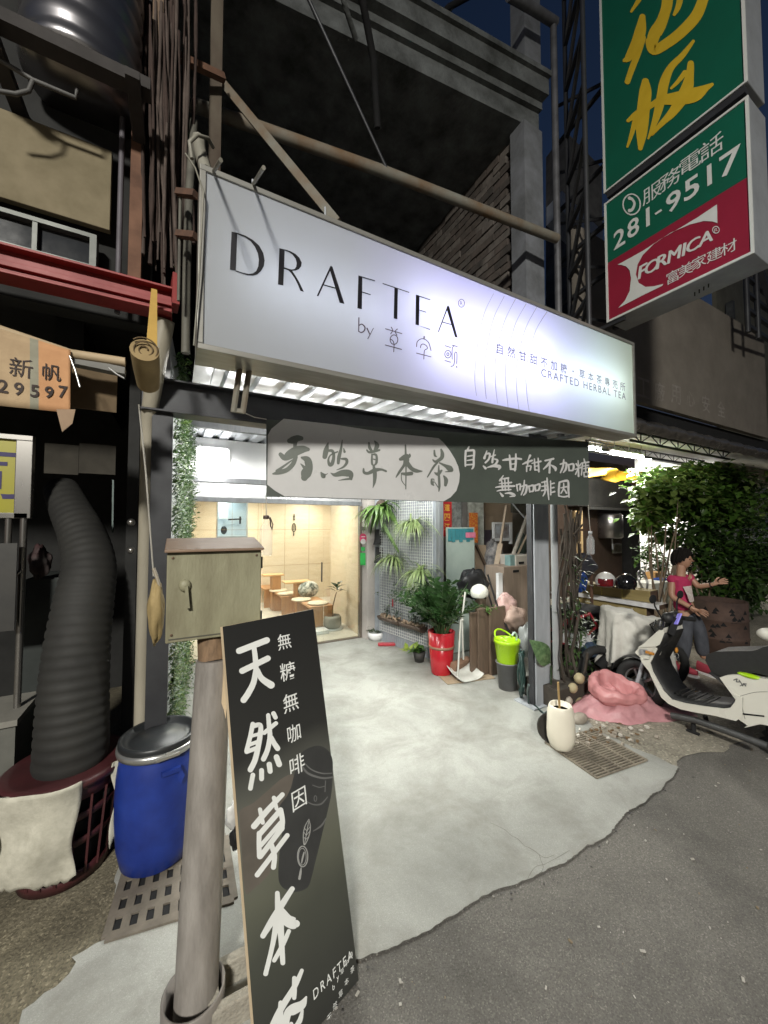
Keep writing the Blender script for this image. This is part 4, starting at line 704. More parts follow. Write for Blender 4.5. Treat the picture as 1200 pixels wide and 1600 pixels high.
# ------------------------------------------------------------------ storage corner of the bay
def slab(name, label, cat, u0, v0, u1, v1, y, th, m, group=None, ground=False, rz=0., lean=0., bevel=.003, parent=None):
    a, c_ = gy(u0, v0, y), gy(u1, v1, y); x0, x1 = sorted((a.x, c_.x)); z0, z1 = sorted((a.z, c_.z))
    if ground: z0 = .008
    M = MB(); ctr = V(((x0+x1)/2, y+th/2, (z0+z1)/2)); M.obox(ctr, x1-x0, th, z1-z0, rz, lean); return tag(M.build(name, m, parent, bevel=bevel), label, cat, group)
card = mat('cardboard', (.40, .275, .17), (.33, .22, .13), .85, 0, 5); cardl = mat('pale_cardboard', (.52, .40, .29), (.45, .34, .24), .85, 0, 4); board_b = mat('brown_board', (.15, .105, .075), (.10, .07, .05), .6, 0, 4, stretch=(6, 6, 1)); wood_l = mat('weathered_wood', (.42, .33, .25), (.33, .26, .19), .75, 0, 4, stretch=(8, 8, 1))
th = thing('red_couplet', tuple(gy(698, 835, 4.35)), 'red paper couplet strip with gold characters beside the grey post', 'paper banner')
a, c_ = gy(691, 765, 4.35), gy(706, 838, 4.35); MB().box(a.x, c_.x, 4.35, 4.356, c_.z, a.z).build('paper', mat('couplet_red', (.42, .015, .02), (.36, .012, .016), .7), th)
T_ = Letters((V((0, 4.35, 1)), V((0, -1, 0))), (0, 0, 1), .003)
for ch, v in (('道', 793), ('四', 808), ('江', 823)): T_.glyph(ch, (698.5, v), 11, .02)
T_.build('lettering', mat('gold_ink', (.75, .45, .06), None, .4), th)
th = thing('glass_sheet', tuple(gy(720, 905, 4.3)), 'leaning pale frosted glass sheet with teal tape along its top', 'glass sheet')
a, c_ = gy(697, 824, 4.25), gy(742, 920, 4.25); MB().box(a.x, c_.x, 4.25, 4.262, .02, a.z).build('sheet', mat('frosted_glass', (.42, .50, .46), (.37, .45, .42), .22), th, bevel=.002)
b1, b2 = gy(700, 826, 4.24), gy(740, 846, 4.24); M = MB(); q = (b2.x-b1.x)/7
for i in range(7): M.box(b1.x+q*i+.004, b1.x+q*(i+1)-.002, 4.242, 4.248, b2.z+rnd.uniform(-.01, .03), b1.z)
M.build('teal_tape', mat('teal_tape', (.05, .25, .29), (.03, .18, .22), .5), th)
slab('sticker', None, None, 728, 832, 743, 840, 4.236, .004, mat('pink_sticker', (.75, .22, .35)), bevel=0, parent=th)
slab('poster', 'red and gold new year print behind the frosted glass sheet', 'poster', 733, 801, 747, 848, 4.6, .006, mat('red_gold_print', (.55, .05, .02), (.65, .33, .05), .6, 0, 30, detail=1))
slab('wrapped_panel', 'grey panel wrapped in shiny clear plastic behind the new year print', 'panel', 728, 770, 757, 900, 4.7, .05, mat('plastic_wrap', (.55, .57, .52), (.30, .31, .28), .18, 0, 14), ground=True)
slab('wrapped_panel', 'narrow plastic wrapped panel right of the red couplet', 'panel', 706, 770, 722, 850, 4.75, .05, mat('plastic_wrap_b', (.5, .52, .5), (.24, .25, .24), .18, 0, 18), ground=True)
slab('steel_stud', 'grey metal stud leaning between the plastic wrapped panels', 'stud', 722, 765, 731, 850, 4.66, .03, mat('grey_stud', (.22, .21, .2)), rz=.1, ground=True)
slab('carton', 'large pale carton high in the storage corner', 'box', 757, 775, 801, 818, 5.0, .3, cardl); slab('shelf_rack', 'dark storage rack under the large pale carton', 'rack', 757, 818, 801, 850, 5.02, .3, mat('rack_dark', (.16, .13, .11)), ground=True)
slab('carton', 'small brown carton below the large pale one', 'box', 758, 807, 771, 828, 4.9, .12, cardl); slab('board', 'dull purple board standing under the small brown carton', 'board', 757, 828, 767, 870, 4.88, .05, mat('purple_board', (.16, .13, .16)), ground=True)
th = thing('picture_frame', tuple(gy(785, 850, 4.7)), 'white framed picture propped up among the stored boards', 'picture frame')
for u0, v0, u1, v1 in ((771, 816, 774, 850), (797, 816, 801, 850), (774, 816, 797, 819), (774, 841, 797, 845)): slab('frame', None, None, u0, v0, u1, v1, 4.6, .04, white_p, parent=th)
slab('picture', None, None, 774, 819, 797, 841, 4.615, .02, mat('picture_print', (.55, .60, .66), (.22, .17, .15), .4, 0, 5), parent=th)
slab('tan_plank', 'tan plywood offcut behind the frosted glass sheet', 'plank', 742, 852, 760, 882, 4.45, .03, cardl, ground=True)
prod('slanted_batten', 'thin brown batten slanting behind the frosted glass', 'batten', [('b', (gy(744, 852, 4.4), gy(758, 882, 4.4)), .035, .03)], board_b)
prod('wooden_paddle', 'long pale wooden plank leaning in the middle of storage corner', 'plank', [('b', (gy(791, 790, 4.3), gy(782, 850, 4.2)), .03, .03), ('b', (gy(782, 850, 4.2), gy(768, 925, 4.0)), .075, .03)], wood_l)
prod('cardboard_tube', 'thick pale pole leaning left at the back of storage corner', 'pole', [('t', [gy(824, 806, 4.2), gy(795, 885, 3.9)], .028)], mat('tube_grey', (.36, .33, .29), (.28, .25, .22)))
prod('cardboard_tube', 'thinner pale pole beside the thick leaning one', 'pole', [('t', [gy(828, 826, 4.15), gy(800, 885, 3.9)], .016)], wood_l)
prod('steel_rod', 'dark thin rod crossing behind the banner by the column', 'rod', [('t', [gy(800, 786, 4.2), gy(822, 812, 4.2)], .012)], steel_g)
M = MB(); c_ = gy(814, 852, 4.3); M.ball(c_, .10, .10, .22, 12, 8); tag(M.build('dark_sack', mat('dark_green_sack', (.03, .045, .035), (.02, .03, .024), .8)), 'dark green sack wedged behind the leaning poles', 'sack')
slab('notice_board', 'dark framed board hanging high by the right column', 'board', 801, 780, 836, 802, 4.6, .05, mat('dark_board', (.06, .05, .04), (.12, .13, .1), .5))
th = thing('storage_crate', tuple(gy(815, 885, 3.9)), 'pale storage crate with a handle slot on top of the wooden panel', 'crate')
slab('crate_body', None, None, 806, 868, 834, 886, 3.8, .3, mat('crate_white', (.50, .46, .42), (.42, .39, .35), .5), bevel=.01, parent=th)
slab('handle_slot', None, None, 811, 878, 819, 881, 3.794, .01, black_v, bevel=0, parent=th)
slab('teal_box', 'small teal box left of the pale crate', 'box', 797, 868, 806, 886, 3.82, .1, mat('teal_card', (.22, .36, .36)))
th = thing('storage_board', tuple(gy(805, 960, 3.8)), 'large weathered wooden panel with handle slot standing in the storage corner', 'panel')
slab('panel_body', None, None, 787, 886, 831, 962, 3.75, .35, mat('grey_oak', (.32, .25, .20), (.24, .185, .145), .6, 0, 3, stretch=(7, 7, .8)), ground=True, bevel=.008, parent=th)
slab('handle_slot', None, None, 802, 891, 811, 894, 3.744, .01, black_v, bevel=0, parent=th)
slab('white_post', 'white slotted upright left of the large wooden panel', 'post', 779, 896, 786, 945, 3.72, .05, white_p, ground=True)
# heaps of bags
def lump(name, label, cat, u, v, y, ru, rv, m, seed, dy=None, group=None, amp=.22):
    c = gy(u, v, y); k = (gy(u+10, v, y)-gy(u, v, y)).x/10; kz = (gy(u, v-10, y)-gy(u, v, y)).z/10; r = random.Random(seed); ph = [r.uniform(0, 6.28) for _ in range(8)]; M = MB(); vs = []; n, mm = 26, 16
    def R(a, b): return 1+amp*(.5*math.sin(3*a+ph[0]+2*b)+.35*math.sin(5*a-3*b+ph[1])+.3*math.sin(7*b+2*a+ph[2])+.2*math.sin(11*a+5*b+ph[3]))
    def f(s, t_):
        a = 2*math.pi*s; b_ = math.pi*t_; q = R(a if s < 1 else 0, b_); return c + V((ru*k*math.sin(b_)*math.cos(a)*q, (dy or ru*k*.7)*math.sin(b_)*math.sin(a)*q, max(rv*kz*math.cos(b_)*q, -(c.z-.01))))
    return tag(M.sheet(f, n, mm).build(name, m), label, cat, group)
lump('black_bag', 'heap of black bags in front of the frosted glass sheet', 'bag', 738, 912, 3.95, 19, 21, mat('black_nylon', (.014, .014, .016), (.008, .008, .009), .5, 0, 9), 1)
lump('cloth_bag', 'grey mottled cloth bundle behind the leaning plank', 'bag', 771, 880, 4.4, 13, 32, mat('mottled_cloth', (.36, .34, .33), (.10, .10, .11), .85, 0, 14), 2)
lump('plastic_bag', 'crumpled pale pink plastic bag below the wooden panel', 'bag', 789, 950, 3.55, 14, 20, mat('pink_bag', (.55, .36, .34), (.40, .27, .24), .45, 0, 9), 3)
lump('plastic_bag', 'crumpled beige plastic bag right of the pink one', 'bag', 804, 966, 3.4, 14, 17, mat('beige_bag', (.42, .30, .25), (.33, .23, .19), .5, 0, 9), 4)
lump('grey_bundle', 'grey plastic bundle squeezed beside the right column', 'bag', 824, 1000, 3.2, 10, 24, mat('grey_film', (.38, .40, .39), (.24, .25, .25), .35, 0, 8), 6)
prod('hand_truck', 'black folded hand truck leaning among the stored bags', 'hand truck', [('t', [gy(762, 898, 3.7), gy(778, 950, 3.5), gy(797, 990, 3.35)], .012), ('t', [gy(756, 905, 3.72), gy(770, 950, 3.6)], .012)], black_v)
# white helmet on the boards
def helmet(c, r, shell, label, visor, rz=0., group=None):
    th = thing('helmet', tuple(c), label, 'helmet', group); Mx = Matrix.Rotation(rz, 3, 'Z'); M = MB(); prof = [(r*.80, -r*.55), (r*.97, -r*.3), (r, 0), (r*.95, r*.32), (r*.8, r*.6), (r*.5, r*.86), (r*.2, r*.98), (0, r)]
    M.lathe(prof, c, 24, Matrix.Diagonal((1.12, .95, 1)).to_3x3()); M.build('shell', shell, th)
    M = MB()
    def f(s, t_): a = -1.1+2.2*s; b_ = -.45+.8*t_; return V(c)+Mx @ V((1.15*r*math.cos(b_)*math.cos(a), .99*r*math.cos(b_)*math.sin(a), r*math.sin(b_)*1.04))
    M.sheet(f, 12, 6); M.build('visor', visor, th); M = MB(); M.tube([V(c)+Mx @ V((.2*r, .85*r*s_, -.5*r)) for s_ in (-1, -.5, 0, .5, 1)], .012, 6); M.build('chin_strap', black_v, th); return th
c = gy(749, 926, 3.62); helmet(c, .108, mat('white_shell', (.66, .66, .60), (.60, .60, .54), .3), 'white helmet resting on brown boards in the storage corner', mat('white_shell', (.66, .66, .6)), 3.6)
for i, (u0, v0, u1, v1, lab) in enumerate(((736, 958, 750, 1030, 'narrow brown board standing left in the stack by the red planter'), (748, 952, 768, 1034, 'brown board with rounded foot in middle of the stack'), (766, 950, 791, 1038, 'widest brown board at the right of the stack'))): slab('brown_board', lab, 'board', u0, v0, u1, v1, 3.52-.05*i, .035, board_b, 'brown boards under the white helmet', ground=True)
M = MB(); r = random.Random(21); c = gy(765, 950, 3.5)
for i in range(22): M.leaf(c+V((r.uniform(-.12, .14), -.02, r.uniform(-.03, .03))), rdir(r)+V((.2, -.4, .1)), V((0, 0, 1)), r.uniform(.07, .13), .035)
tag(M.build('fern_sprig', leafmat('mid_leaf', (.09, .19, .04), (.05, .11, .025))), 'small bright fern sprig below the white helmet', 'plant')
# long-handled dustpan on a flattened carton
p = gz(722, 1064); tag(MB().obox((p.x+.12, p.y+.12, .012), .62, .42, .006, rad(-12)).build('floor_mat', mat('kraft_mat', (.36, .28, .19), (.26, .2, .13), .9, 0, 5)), 'flattened brown carton lying under the white dustpan', 'mat')
p = gz(728, 1062); th = thing('dustpan', (p.x, p.y, .02), 'white long handled dustpan standing right of the red planter', 'dustpan')
M = MB()
def dp(s, t_): return V((p.x-.17+.36*s, p.y-.10+.24*t_, .022+.075*(t_**2)+.05*(abs(s-.5)*2)**4))
M.sheet(dp, 14, 8); M.build('pan', mat('white_plastic', (.62, .62, .58), (.5, .5, .46), .4), th, solid=.008)
t0, t1 = gy(715, 1062, p.y+.02), gy(727, 925, p.y+.02); tm_ = gy(722, 968, p.y+.02)
MB().tube([t0, tm_+V((-.02, 0, 0))], .011, 8).build('pole', mat('white_plastic', (.62, .62, .58)), th); MB().tube([gy(724, 1030, p.y+.1), tm_, t1], .011, 8).build('handle', mat('white_plastic', (.62, .62, .58)), th); MB().ball(tm_, .022).build('joint', mat('white_plastic', (.62, .62, .58)), th)
th = thing('broom', (p.x+.1, p.y+.2, .02), 'brown broom head lying in the white dustpan', 'broom'); MB().obox((p.x+.06, p.y+.16, .12), .34, .09, .10, rad(14), .3).build('broom_head', mat('broom_brown', (.26, .15, .10), (.18, .11, .07), .8), th, bevel=.012); MB().tube([gy(717, 1000, p.y+.2)+V((0, 0, 0)), gy(723, 930, p.y+.22)], .010, 6).build('handle', wood_l, th)
# lime bucket standing in a grey bucket
p = gz(793, 1076); hb = gy(793, 1036, p.y).z; ht = gy(793, 1000, p.y).z
th = thing('grey_bucket', (p.x, p.y, .006), 'grey round bucket under the lime green one beside the column', 'bucket'); M = MB(); M.lathe([(0, 0), (.095, 0), (.118, hb), (.125, hb), (.126, hb+.012), (.112, hb+.012), (.09, .02), (0, .02)], (p.x, p.y, .008), 26); M.build('tub', mat('grey_plastic', (.17, .17, .175), (.14, .14, .145), .45), th)
th = thing('lime_bucket', (p.x, p.y, hb-.05), 'lime green mop bucket standing inside the grey bucket', 'bucket'); M = MB(); M.lathe([(0, hb-.10), (.09, hb-.10), (.104, hb-.02), (.135, ht-.04), (.142, ht-.035), (.142, ht), (.128, ht+.002), (.12, ht-.02), (.09, hb), (0, hb)], (p.x, p.y, .012), 28); M.build('tub', mat('lime_plastic', (.36, .60, .012), (.32, .54, .01), .3), th)
M = MB(); M.tube([V((p.x+.13*math.cos(a), p.y+.13*math.sin(a), ht+.09*math.sin((a-.2)/2.9*math.pi))) for a in [.2+i*.29 for i in range(11)]], .010, 8); M.build('handle', mat('lime_plastic', (.36, .60, .012)), th)
M = MB()
def hd(s, t_): a = 2.2+s*2.2; return V((p.x+.138*math.cos(a), p.y+.138*math.sin(a), ht-.01+.075*t_*math.sin(math.pi*s)))
M.sheet(hd, 12, 2); M.build('splash_rim', mat('lime_plastic', (.36, .60, .012)), th, solid=.006)
M = MB(); M.tube([V((p.x+.05+.07*t_, p.y-.03, ht+.05+.03*math.sin(t_*3))) for t_ in (0, .3, .6, 1)]+[V((p.x+.12, p.y-.03, ht-.01))], .012, 8); M.build('grip', mat('pale_grip', (.5, .62, .55)), th)
# coiled green hose against the column foot
hz = mat('hose_green', (.022, .05, .045), (.015, .035, .03), .35); p = gz(829, 1088); M = MB(); pts = []
for i in range(120): a = i*.33; R_ = .12+.02*math.sin(i*.7); pts.append(V((p.x-.15+R_*.55*math.cos(a)+.015*math.sin(i*.9), p.y-.02+.02*math.sin(a*1.3)+.05*math.cos(a), .27+R_*1.75*math.sin(a))))
M.tube(pts, .0105, 7); c1 = gz(812, 1070, .3); M.tube([V((p.x+.02, p.y-.08, .3)), V((p.x+.0, p.y-.1, .12)), gz(833, 1100, .02), gz(850, 1115, .02), gz(862, 1108, .02), gz(856, 1090, .03), gz(846, 1078, .05)], .0105, 7); M.tube([gz(826, 1070, .35), gz(824, 1080, .2), gz(826, 1099, .02)], .0105, 7)
tag(M.build('garden_hose', hz), 'dark green coiled garden hose at the foot of right column', 'hose')
# single variegated leaf plant by the column
p = gz(852, 1106); tp = gy(846, 1022, p.y); th = thing('single_leaf_plant', (p.x, p.y, .006), 'thin stemmed plant with one big variegated leaf against the column', 'plant')
q = gy(861, 1040, p.y); MB().tube([gz(862, 1118), gy(861, 1080, p.y), q], .006, 6).build('stem', zz, th)
M = MB()
l0, l1 = gy(861, 1037, p.y-.02), gy(829, 1000, p.y-.02); ax = (l1-l0); L_ = ax.length; ax.normalize(); sd = ax.cross(V((0, -1, 0))).normalized()
def lf(s, t_): w_ = .135*math.sin(math.pi*min(1, s**.75)); return l0+ax*L_*s+sd*w_*(t_-.5)*1.5 + V((0, -.03*math.sin(math.pi*s)+.035*abs(t_-.5), 0))
M.sheet(lf, 10, 6); M.build('leaf', leafmat('variegated_leaf', (.16, .26, .12), (.05, .10, .04), .4, 22.), th)
# cream tall pot with a bamboo stake, black saucer
p = gz(877, 1172); ht = gy(877, 1108, p.y-.03).z; th = thing('cream_pot', (p.x, p.y, .02), 'tall cream ceramic pot with bamboo stake standing on the drain grate', 'pot')
M = MB(); M.lathe([(0, 0), (.062, 0), (.085, .02), (.104, .08), (.107, .14), (.100, ht-.05), (.088, ht-.012), (.082, ht), (.074, ht-.004), (.076, ht-.05), (0, ht-.05)], (p.x, p.y, .018), 36); M.build('pot', mat('cream_ceramic', (.72, .67, .56), (.68, .63, .52), .35, 0, 3), th)
MB().tube([V((p.x-.01, p.y, ht-.05)), gy(872, 1066, p.y)], .009, 7).build('stake', mat('bamboo', (.36, .24, .10), (.28, .18, .07)), th); M = MB(); M.lathe([(0, 0), (.072, 0)], (p.x, p.y, ht-.025), 18); M.build('soil', soil, th)
q = gy(858, 1146, p.y+.13); ax_ = V((-.45, -.85, .35)).normalized(); Mx = V((0, 0, 1)).rotation_difference(ax_).to_matrix(); M = MB(); M.lathe([(0, 0), (.085, 0), (.112, .025), (.105, .025), (.085, .008), (0, .008)], V((q.x, q.y, .115)), 28, Mx); tag(M.build('plant_saucer', mat('black_plastic', (.03, .027, .024), (.02, .018, .016), .45)), 'black round saucer propped up behind the cream pot', 'saucer')
# drain grate in the pavement
def grate(name, label, P, n, m_, barw, rounds=False, rows=4, cols=8):
    th = thing(name, tuple(sum(P, V())/4), label, 'grate'); a, b_, c_, d = P; M = MB(); up = V((0, 0, .010))
    if not rounds:
        for i in range(n+1): t_ = i/n; M.bar(a.lerp(b_, t_)+up, d.lerp(c_, t_)+up, barw, .012)
        for t_ in (0, .25, .5, .75, 1): M.bar(a.lerp(d, t_)+up*1.05, b_.lerp(c_, t_)+up*1.05, barw*1.4, .012)
    else:
        for i in range(cols+1): t_ = i/cols; M.bar(a.lerp(b_, t_)+up, d.lerp(c_, t_)+up, .034, .012)
        for i in range(rows+1): t_ = i/rows; M.bar(a.lerp(d, t_)+up*1.03, b_.lerp(c_, t_)+up*1.03, .040, .012)
    M.build('bars', m_, th); MB().add([p_+V((0, 0, .0075)) for p_ in P], [(0, 1, 2, 3)]).build('pit', black_v, th); return th
grate('drain_grate', 'rusty bar drain grate under the cream pot by the pavement', [gz(852, 1162), gz(932, 1218), gz(1011, 1190), gz(925, 1142)], 19, mat('grate_rust', (.27, .235, .18), (.13, .11, .085), .75, .1, 10), .011)
# debris by the grate
M = MB(); r = random.Random(31)
for i in range(46): q = gz(r.gauss(955, 30), r.gauss(1140, 9)+8); M.obox((q.x, q.y, .02), r.uniform(.01, .035), r.uniform(.01, .03), r.uniform(.006, .02), r.uniform(0, 6), r.uniform(-.5, .5), mi=r.choice([0, 1, 2]))
M.build('debris', [mat('debris_stone', (.35, .31, .26), (.22, .19, .15)), mat('debris_dry_leaf', (.16, .10, .05)), mat('debris_paper', (.6, .56, .5))], kind='stuff')
M = MB(); q = gz(905, 1128, .0); M.ball((q.x, q.y, .03), .10, .06, .05, 10, 6); tag(M.build('stone', mat('debris_stone', (.35, .31, .26))), 'grey stone lying between the cream pot and the pink sack', 'stone')
# stickers on the door jamb
PJ = (V((2.66, 5.46, 0)), V((0, -1, 0)))
def sticker(u0, v0, u1, v1, m, label, rnd_=False):
    T = Letters(PJ, (0, 0, 1), .003); 
    if rnd_: T.ring(((u0+u1)/2, (v0+v1)/2), (u1-u0)/4, (v1-v0)/4, (u1-u0)/4); T.ring(((u0+u1)/2, (v0+v1)/2-1.5), (u1-u0)/4, (v1-v0)/4, (u1-u0)/4)
    else: T.poly([(u0, v0), (u1, v0), (u1, v1), (u0, v1)])
    return tag(T.build('sticker', m, None), label, 'sticker', 'stickers on the pale door jamb')
pk = mat('sticker_pink', (.62, .04, .14)); gr_ = mat('sticker_green', (.03, .36, .07)); gy_ = mat('sticker_grey', (.16, .14, .13)); wt = mat('sticker_white', (.7, .68, .66))
st_ = sticker(563, 823, 571, 829, gy_, 'small dark grey sticker, topmost on the door jamb'); st_ = sticker(562, 833, 572.5, 851, pk, 'round pink sticker on the door jamb', True)
T = Letters(PJ, (0, 0, 1), .005); T.ring((567.3, 846), 2, 2.2, 2); T.poly([(564.5, 838), (570.5, 838), (570.5, 839.2), (564.5, 839.2)]); T.build('print', wt, st_)
st_ = sticker(564, 854.5, 570, 861, gr_, 'small green sticker in the middle of the door jamb'); sticker(562.5, 864, 571, 883, gr_, 'largest green rectangular sticker low on the door jamb')

# ------------------------------------------------------------------ foreground: leaning board, meter box on its post, drum
Bx, BLx, Tx, TLx = V((.656, 1.42, .004)), V((.254, 1.292, .004)), V((.555, 1.714, 1.415)), V((.153, 1.587, 1.413))
PA = plane(Bx, Tx, BLx); wA = (Bx-BLx).normalized(); uA = (Tx-Bx).normalized()
ab = thing('leaning_sign_board', tuple((Bx+BLx)/2), 'tall black leaning sign board with white vertical characters and a printed jar', 'sign board')
M = MB(); back = -PA[1]*.022
M.add([BLx, Bx, Tx, TLx, BLx+back, Bx+back, Tx+back, TLx+back], [(7, 6, 5, 4), (0, 1, 5, 4), (1, 2, 6, 5), (2, 3, 7, 6), (3, 0, 4, 7)]); M.build('backing_board', mat('pale_wood_edge', (.62, .50, .34), (.52, .41, .27), .6, 0, 6), ab)
M = MB()
for p0, p1 in ((Tx, Bx), (TLx, BLx)):
    f0 = p0 + back*1.6 - uA*.08; q = V((p0.x, p0.y, 0)) - V((PA[1].x, PA[1].y, 0)).normalized()*.20; M.bar(f0 + (wA*-.03 if p0 is Tx else wA*.03), V((q.x, q.y, .01)) + (wA*-.03 if p0 is Tx else wA*.03), .03, .02)
M.build('rear_leg', mat('pale_wood_edge', (.62, .50, .34)), ab)
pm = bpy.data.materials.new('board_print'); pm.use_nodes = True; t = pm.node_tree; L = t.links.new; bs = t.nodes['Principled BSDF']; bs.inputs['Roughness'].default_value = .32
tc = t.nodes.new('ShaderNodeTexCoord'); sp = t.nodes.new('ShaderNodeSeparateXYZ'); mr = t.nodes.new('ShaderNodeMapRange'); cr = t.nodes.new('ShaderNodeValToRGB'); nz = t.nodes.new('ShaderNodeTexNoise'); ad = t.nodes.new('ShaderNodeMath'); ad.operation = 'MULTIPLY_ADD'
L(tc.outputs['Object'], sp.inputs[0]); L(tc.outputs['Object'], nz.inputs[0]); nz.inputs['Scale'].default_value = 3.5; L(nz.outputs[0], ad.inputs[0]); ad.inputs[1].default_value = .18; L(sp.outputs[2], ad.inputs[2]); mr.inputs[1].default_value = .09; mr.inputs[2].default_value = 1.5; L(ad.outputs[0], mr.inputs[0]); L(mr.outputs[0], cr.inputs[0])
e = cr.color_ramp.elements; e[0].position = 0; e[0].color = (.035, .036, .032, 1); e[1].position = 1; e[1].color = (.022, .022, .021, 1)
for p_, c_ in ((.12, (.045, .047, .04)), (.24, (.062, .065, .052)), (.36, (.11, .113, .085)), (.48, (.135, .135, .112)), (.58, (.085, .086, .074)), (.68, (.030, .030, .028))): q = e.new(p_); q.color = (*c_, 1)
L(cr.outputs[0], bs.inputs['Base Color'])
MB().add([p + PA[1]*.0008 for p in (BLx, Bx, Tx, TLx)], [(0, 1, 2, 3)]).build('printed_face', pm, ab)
T_ = Letters(PA, (370, 1220, 6), .0009)
def soft(p): q = crom([p[-1]]+list(p)+[p[0]], 5); return q[5:-6]
T_.poly(soft([(22, 300), (150, 210), (290, 90), (420, -20), (520, -60), (545, 40), (470, 200), (430, 330), (400, 480), (370, 640), (330, 820), (250, 930), (160, 1010), (90, 1060), (60, 900), (42, 600)])); T_.build('print_hand', mat('print_skin', (.145, .125, .105), (.095, .084, .07), .32, 0, 4), ab)
T_ = Letters(PA, (370, 1220, 6), .0010)
T_.poly(soft([(570, -200), (640, -290), (760, -330), (850, -290), (895, -200), (898, -60), (885, 120), (840, 330), (805, 470), (770, 620), (730, 780), (700, 900), (660, 1000), (560, 1040), (460, 1020), (400, 960), (388, 840), (402, 640), (425, 450), (400, 320), (405, 230), (470, 140), (520, 20)])); T_.build('print_jar', mat('print_dark', (.050, .051, .049), (.034, .034, .034), .32, 0, 5), ab)
T_ = Letters(PA, (360, 980, 6), .0012)
for p in ([(665, 1300, 9), (720, 1365, 10), (800, 1400, 10), (880, 1415, 9), (955, 1405, 7)], [(690, 1270, 5), (760, 1335, 6), (860, 1370, 6), (950, 1368, 5)], [(770, 1480, 4), (830, 1500, 4), (880, 1490, 4)], [(890, 1440, 4), (885, 1540, 5)]): T_.stroke(p)
T_.zoom(370, 1220, 6); T_.ring((735, 165), 12, 26, 4); T_.stroke([(655, 195, 5), (720, 222, 6), (790, 215, 8), (850, 150, 4)]); T_.stroke([(715, 470, 4), (790, 420, 9), (835, 350, 4)])
T_.build('print_highlight', mat('print_grey', (.15, .15, .145), (.10, .10, .097), .35), ab)
wb = mat('board_white', (.76, .77, .74), (.70, .71, .68), .35)
T_ = Letters(PA, (360, 980, 6), .0014)
for p in ([(80, 222, 29), (340, 122, 29)], [(108, 410, 28), (350, 292, 27)], [(220, 190, 23), (235, 320, 25), (238, 420, 25)], [(238, 400, 25), (215, 520, 27), (165, 620, 29), (122, 682, 29)], [(252, 400, 22), (292, 480, 28), (380, 542, 34)],
          [(208, 908, 22), (185, 1020, 21), (150, 1160, 22)], [(215, 925, 22), (278, 918, 22), (278, 1000, 24), (262, 1100, 25), (230, 1240, 26), (185, 1335, 26)], [(195, 1020, 16), (268, 1000, 16)], [(180, 1100, 18), (262, 1070, 18)], [(150, 1168, 20), (235, 1135, 20)], [(352, 825, 20), (362, 940, 22), (368, 1030, 23), (345, 1150, 24), (308, 1235, 24)], [(315, 990, 20), (425, 900, 20)], [(380, 1030, 20), (410, 1090, 24), (440, 1135, 26)], [(402, 808, 22), (420, 845, 21)], [(208, 1385, 22), (185, 1510, 22)], [(290, 1342, 23), (290, 1420, 23)], [(362, 1285, 25), (370, 1350, 24)], [(430, 1217, 27), (455, 1285, 27)]): T_.stroke(p)
T_.zoom(370, 1220, 6)
for p in ([(158, 425, 28), (290, 270, 26), (425, 128, 22)], [(215, 268, 20), (240, 390, 20)], [(345, 158, 20), (370, 260, 18)], [(210, 500, 25), (408, 272, 25)], [(208, 490, 24), (205, 600, 22), (212, 708, 26)], [(408, 275, 25), (425, 370, 24), (418, 450, 24)], [(222, 605, 20), (408, 390, 20)], [(218, 708, 24), (420, 440, 26)], [(188, 880, 24), (470, 510, 22)], [(322, 600, 24), (350, 700, 24), (340, 808, 24)]): T_.stroke(p)
T_.zoom(390, 1380, 6.667)
for p in ([(285, 100, 24), (290, 200, 30), (305, 330, 44)], [(440, 55, 26), (340, 210, 32), (240, 370, 36), (135, 545, 28)], [(280, 380, 34), (235, 640, 25), (163, 940, 25)], [(305, 330, 45), (325, 560, 32), (342, 825, 26)], [(325, 300, 50), (385, 380, 60), (455, 415, 62), (480, 418, 40)], [(405, 495, 22), (340, 640, 24), (252, 800, 22)],
          [(540, 905, 20), (465, 1070, 28), (330, 1290, 34), (230, 1480, 30)], [(462, 985, 24), (462, 1110, 26), (460, 1190, 22)], [(320, 1240, 24), (315, 1380, 32), (310, 1500, 36)], [(585, 1180, 10), (540, 1260, 44), (450, 1310, 56), (390, 1360, 40), (372, 1500, 30)], [(545, 1320, 14), (520, 1420, 26), (470, 1500, 24)], [(430, 1460, 22), (420, 1560, 22)]): T_.stroke(p)
T_.zoom(360, 980, 6)
for ch, u, v, h in (('無', 503, 132, 150), ('糖', 535, 410, 172), ('無', 563, 702, 178), ('咖', 593, 990, 170), ('啡', 622, 1285, 185), ('因', 641, 1605, 190)): T_.glyph(ch, (u, v), h, .003)
p0, p1 = onp(390+690/6.667, 1380+1270/6.667, PA, .003), onp(390+1035/6.667, 1380+630/6.667, PA, .003); T_.type3d('DRAFTEA', (p0+p1)/2, wA, uA, .030, .004, width=(p1-p0).length, space=.35)
for i, ch in enumerate('by草字頭'): p = onp(390+(870+i*45)/6.667, 1380+(1075-i*82)/6.667, PA, .003); T_.type3d(ch, p, wA, uA, .017)
for i, ch in enumerate('天然草本茶'): p = onp(390+(825+i*60)/6.667, 1380+(1395-i*125)/6.667, PA, .003); T_.type3d(ch, p, wA, uA, .020)
T_.build('lettering', wb, ab)
T_ = Letters(PA, (370, 1220, 6), .0014); T_.stroke([(675, 358, 3), (640, 420, 4), (622, 500, 4), (630, 600, 4), (670, 530, 4), (688, 440, 4), (675, 358, 3)]); T_.stroke([(672, 380, 3), (650, 500, 4), (632, 600, 3)])
for k in range(3): T_.stroke([(655-6*k, 470+40*k, 3), (630, 440+45*k, 3)]); T_.stroke([(655-6*k, 470+40*k, 3), (684-5*k, 430+45*k, 3)])
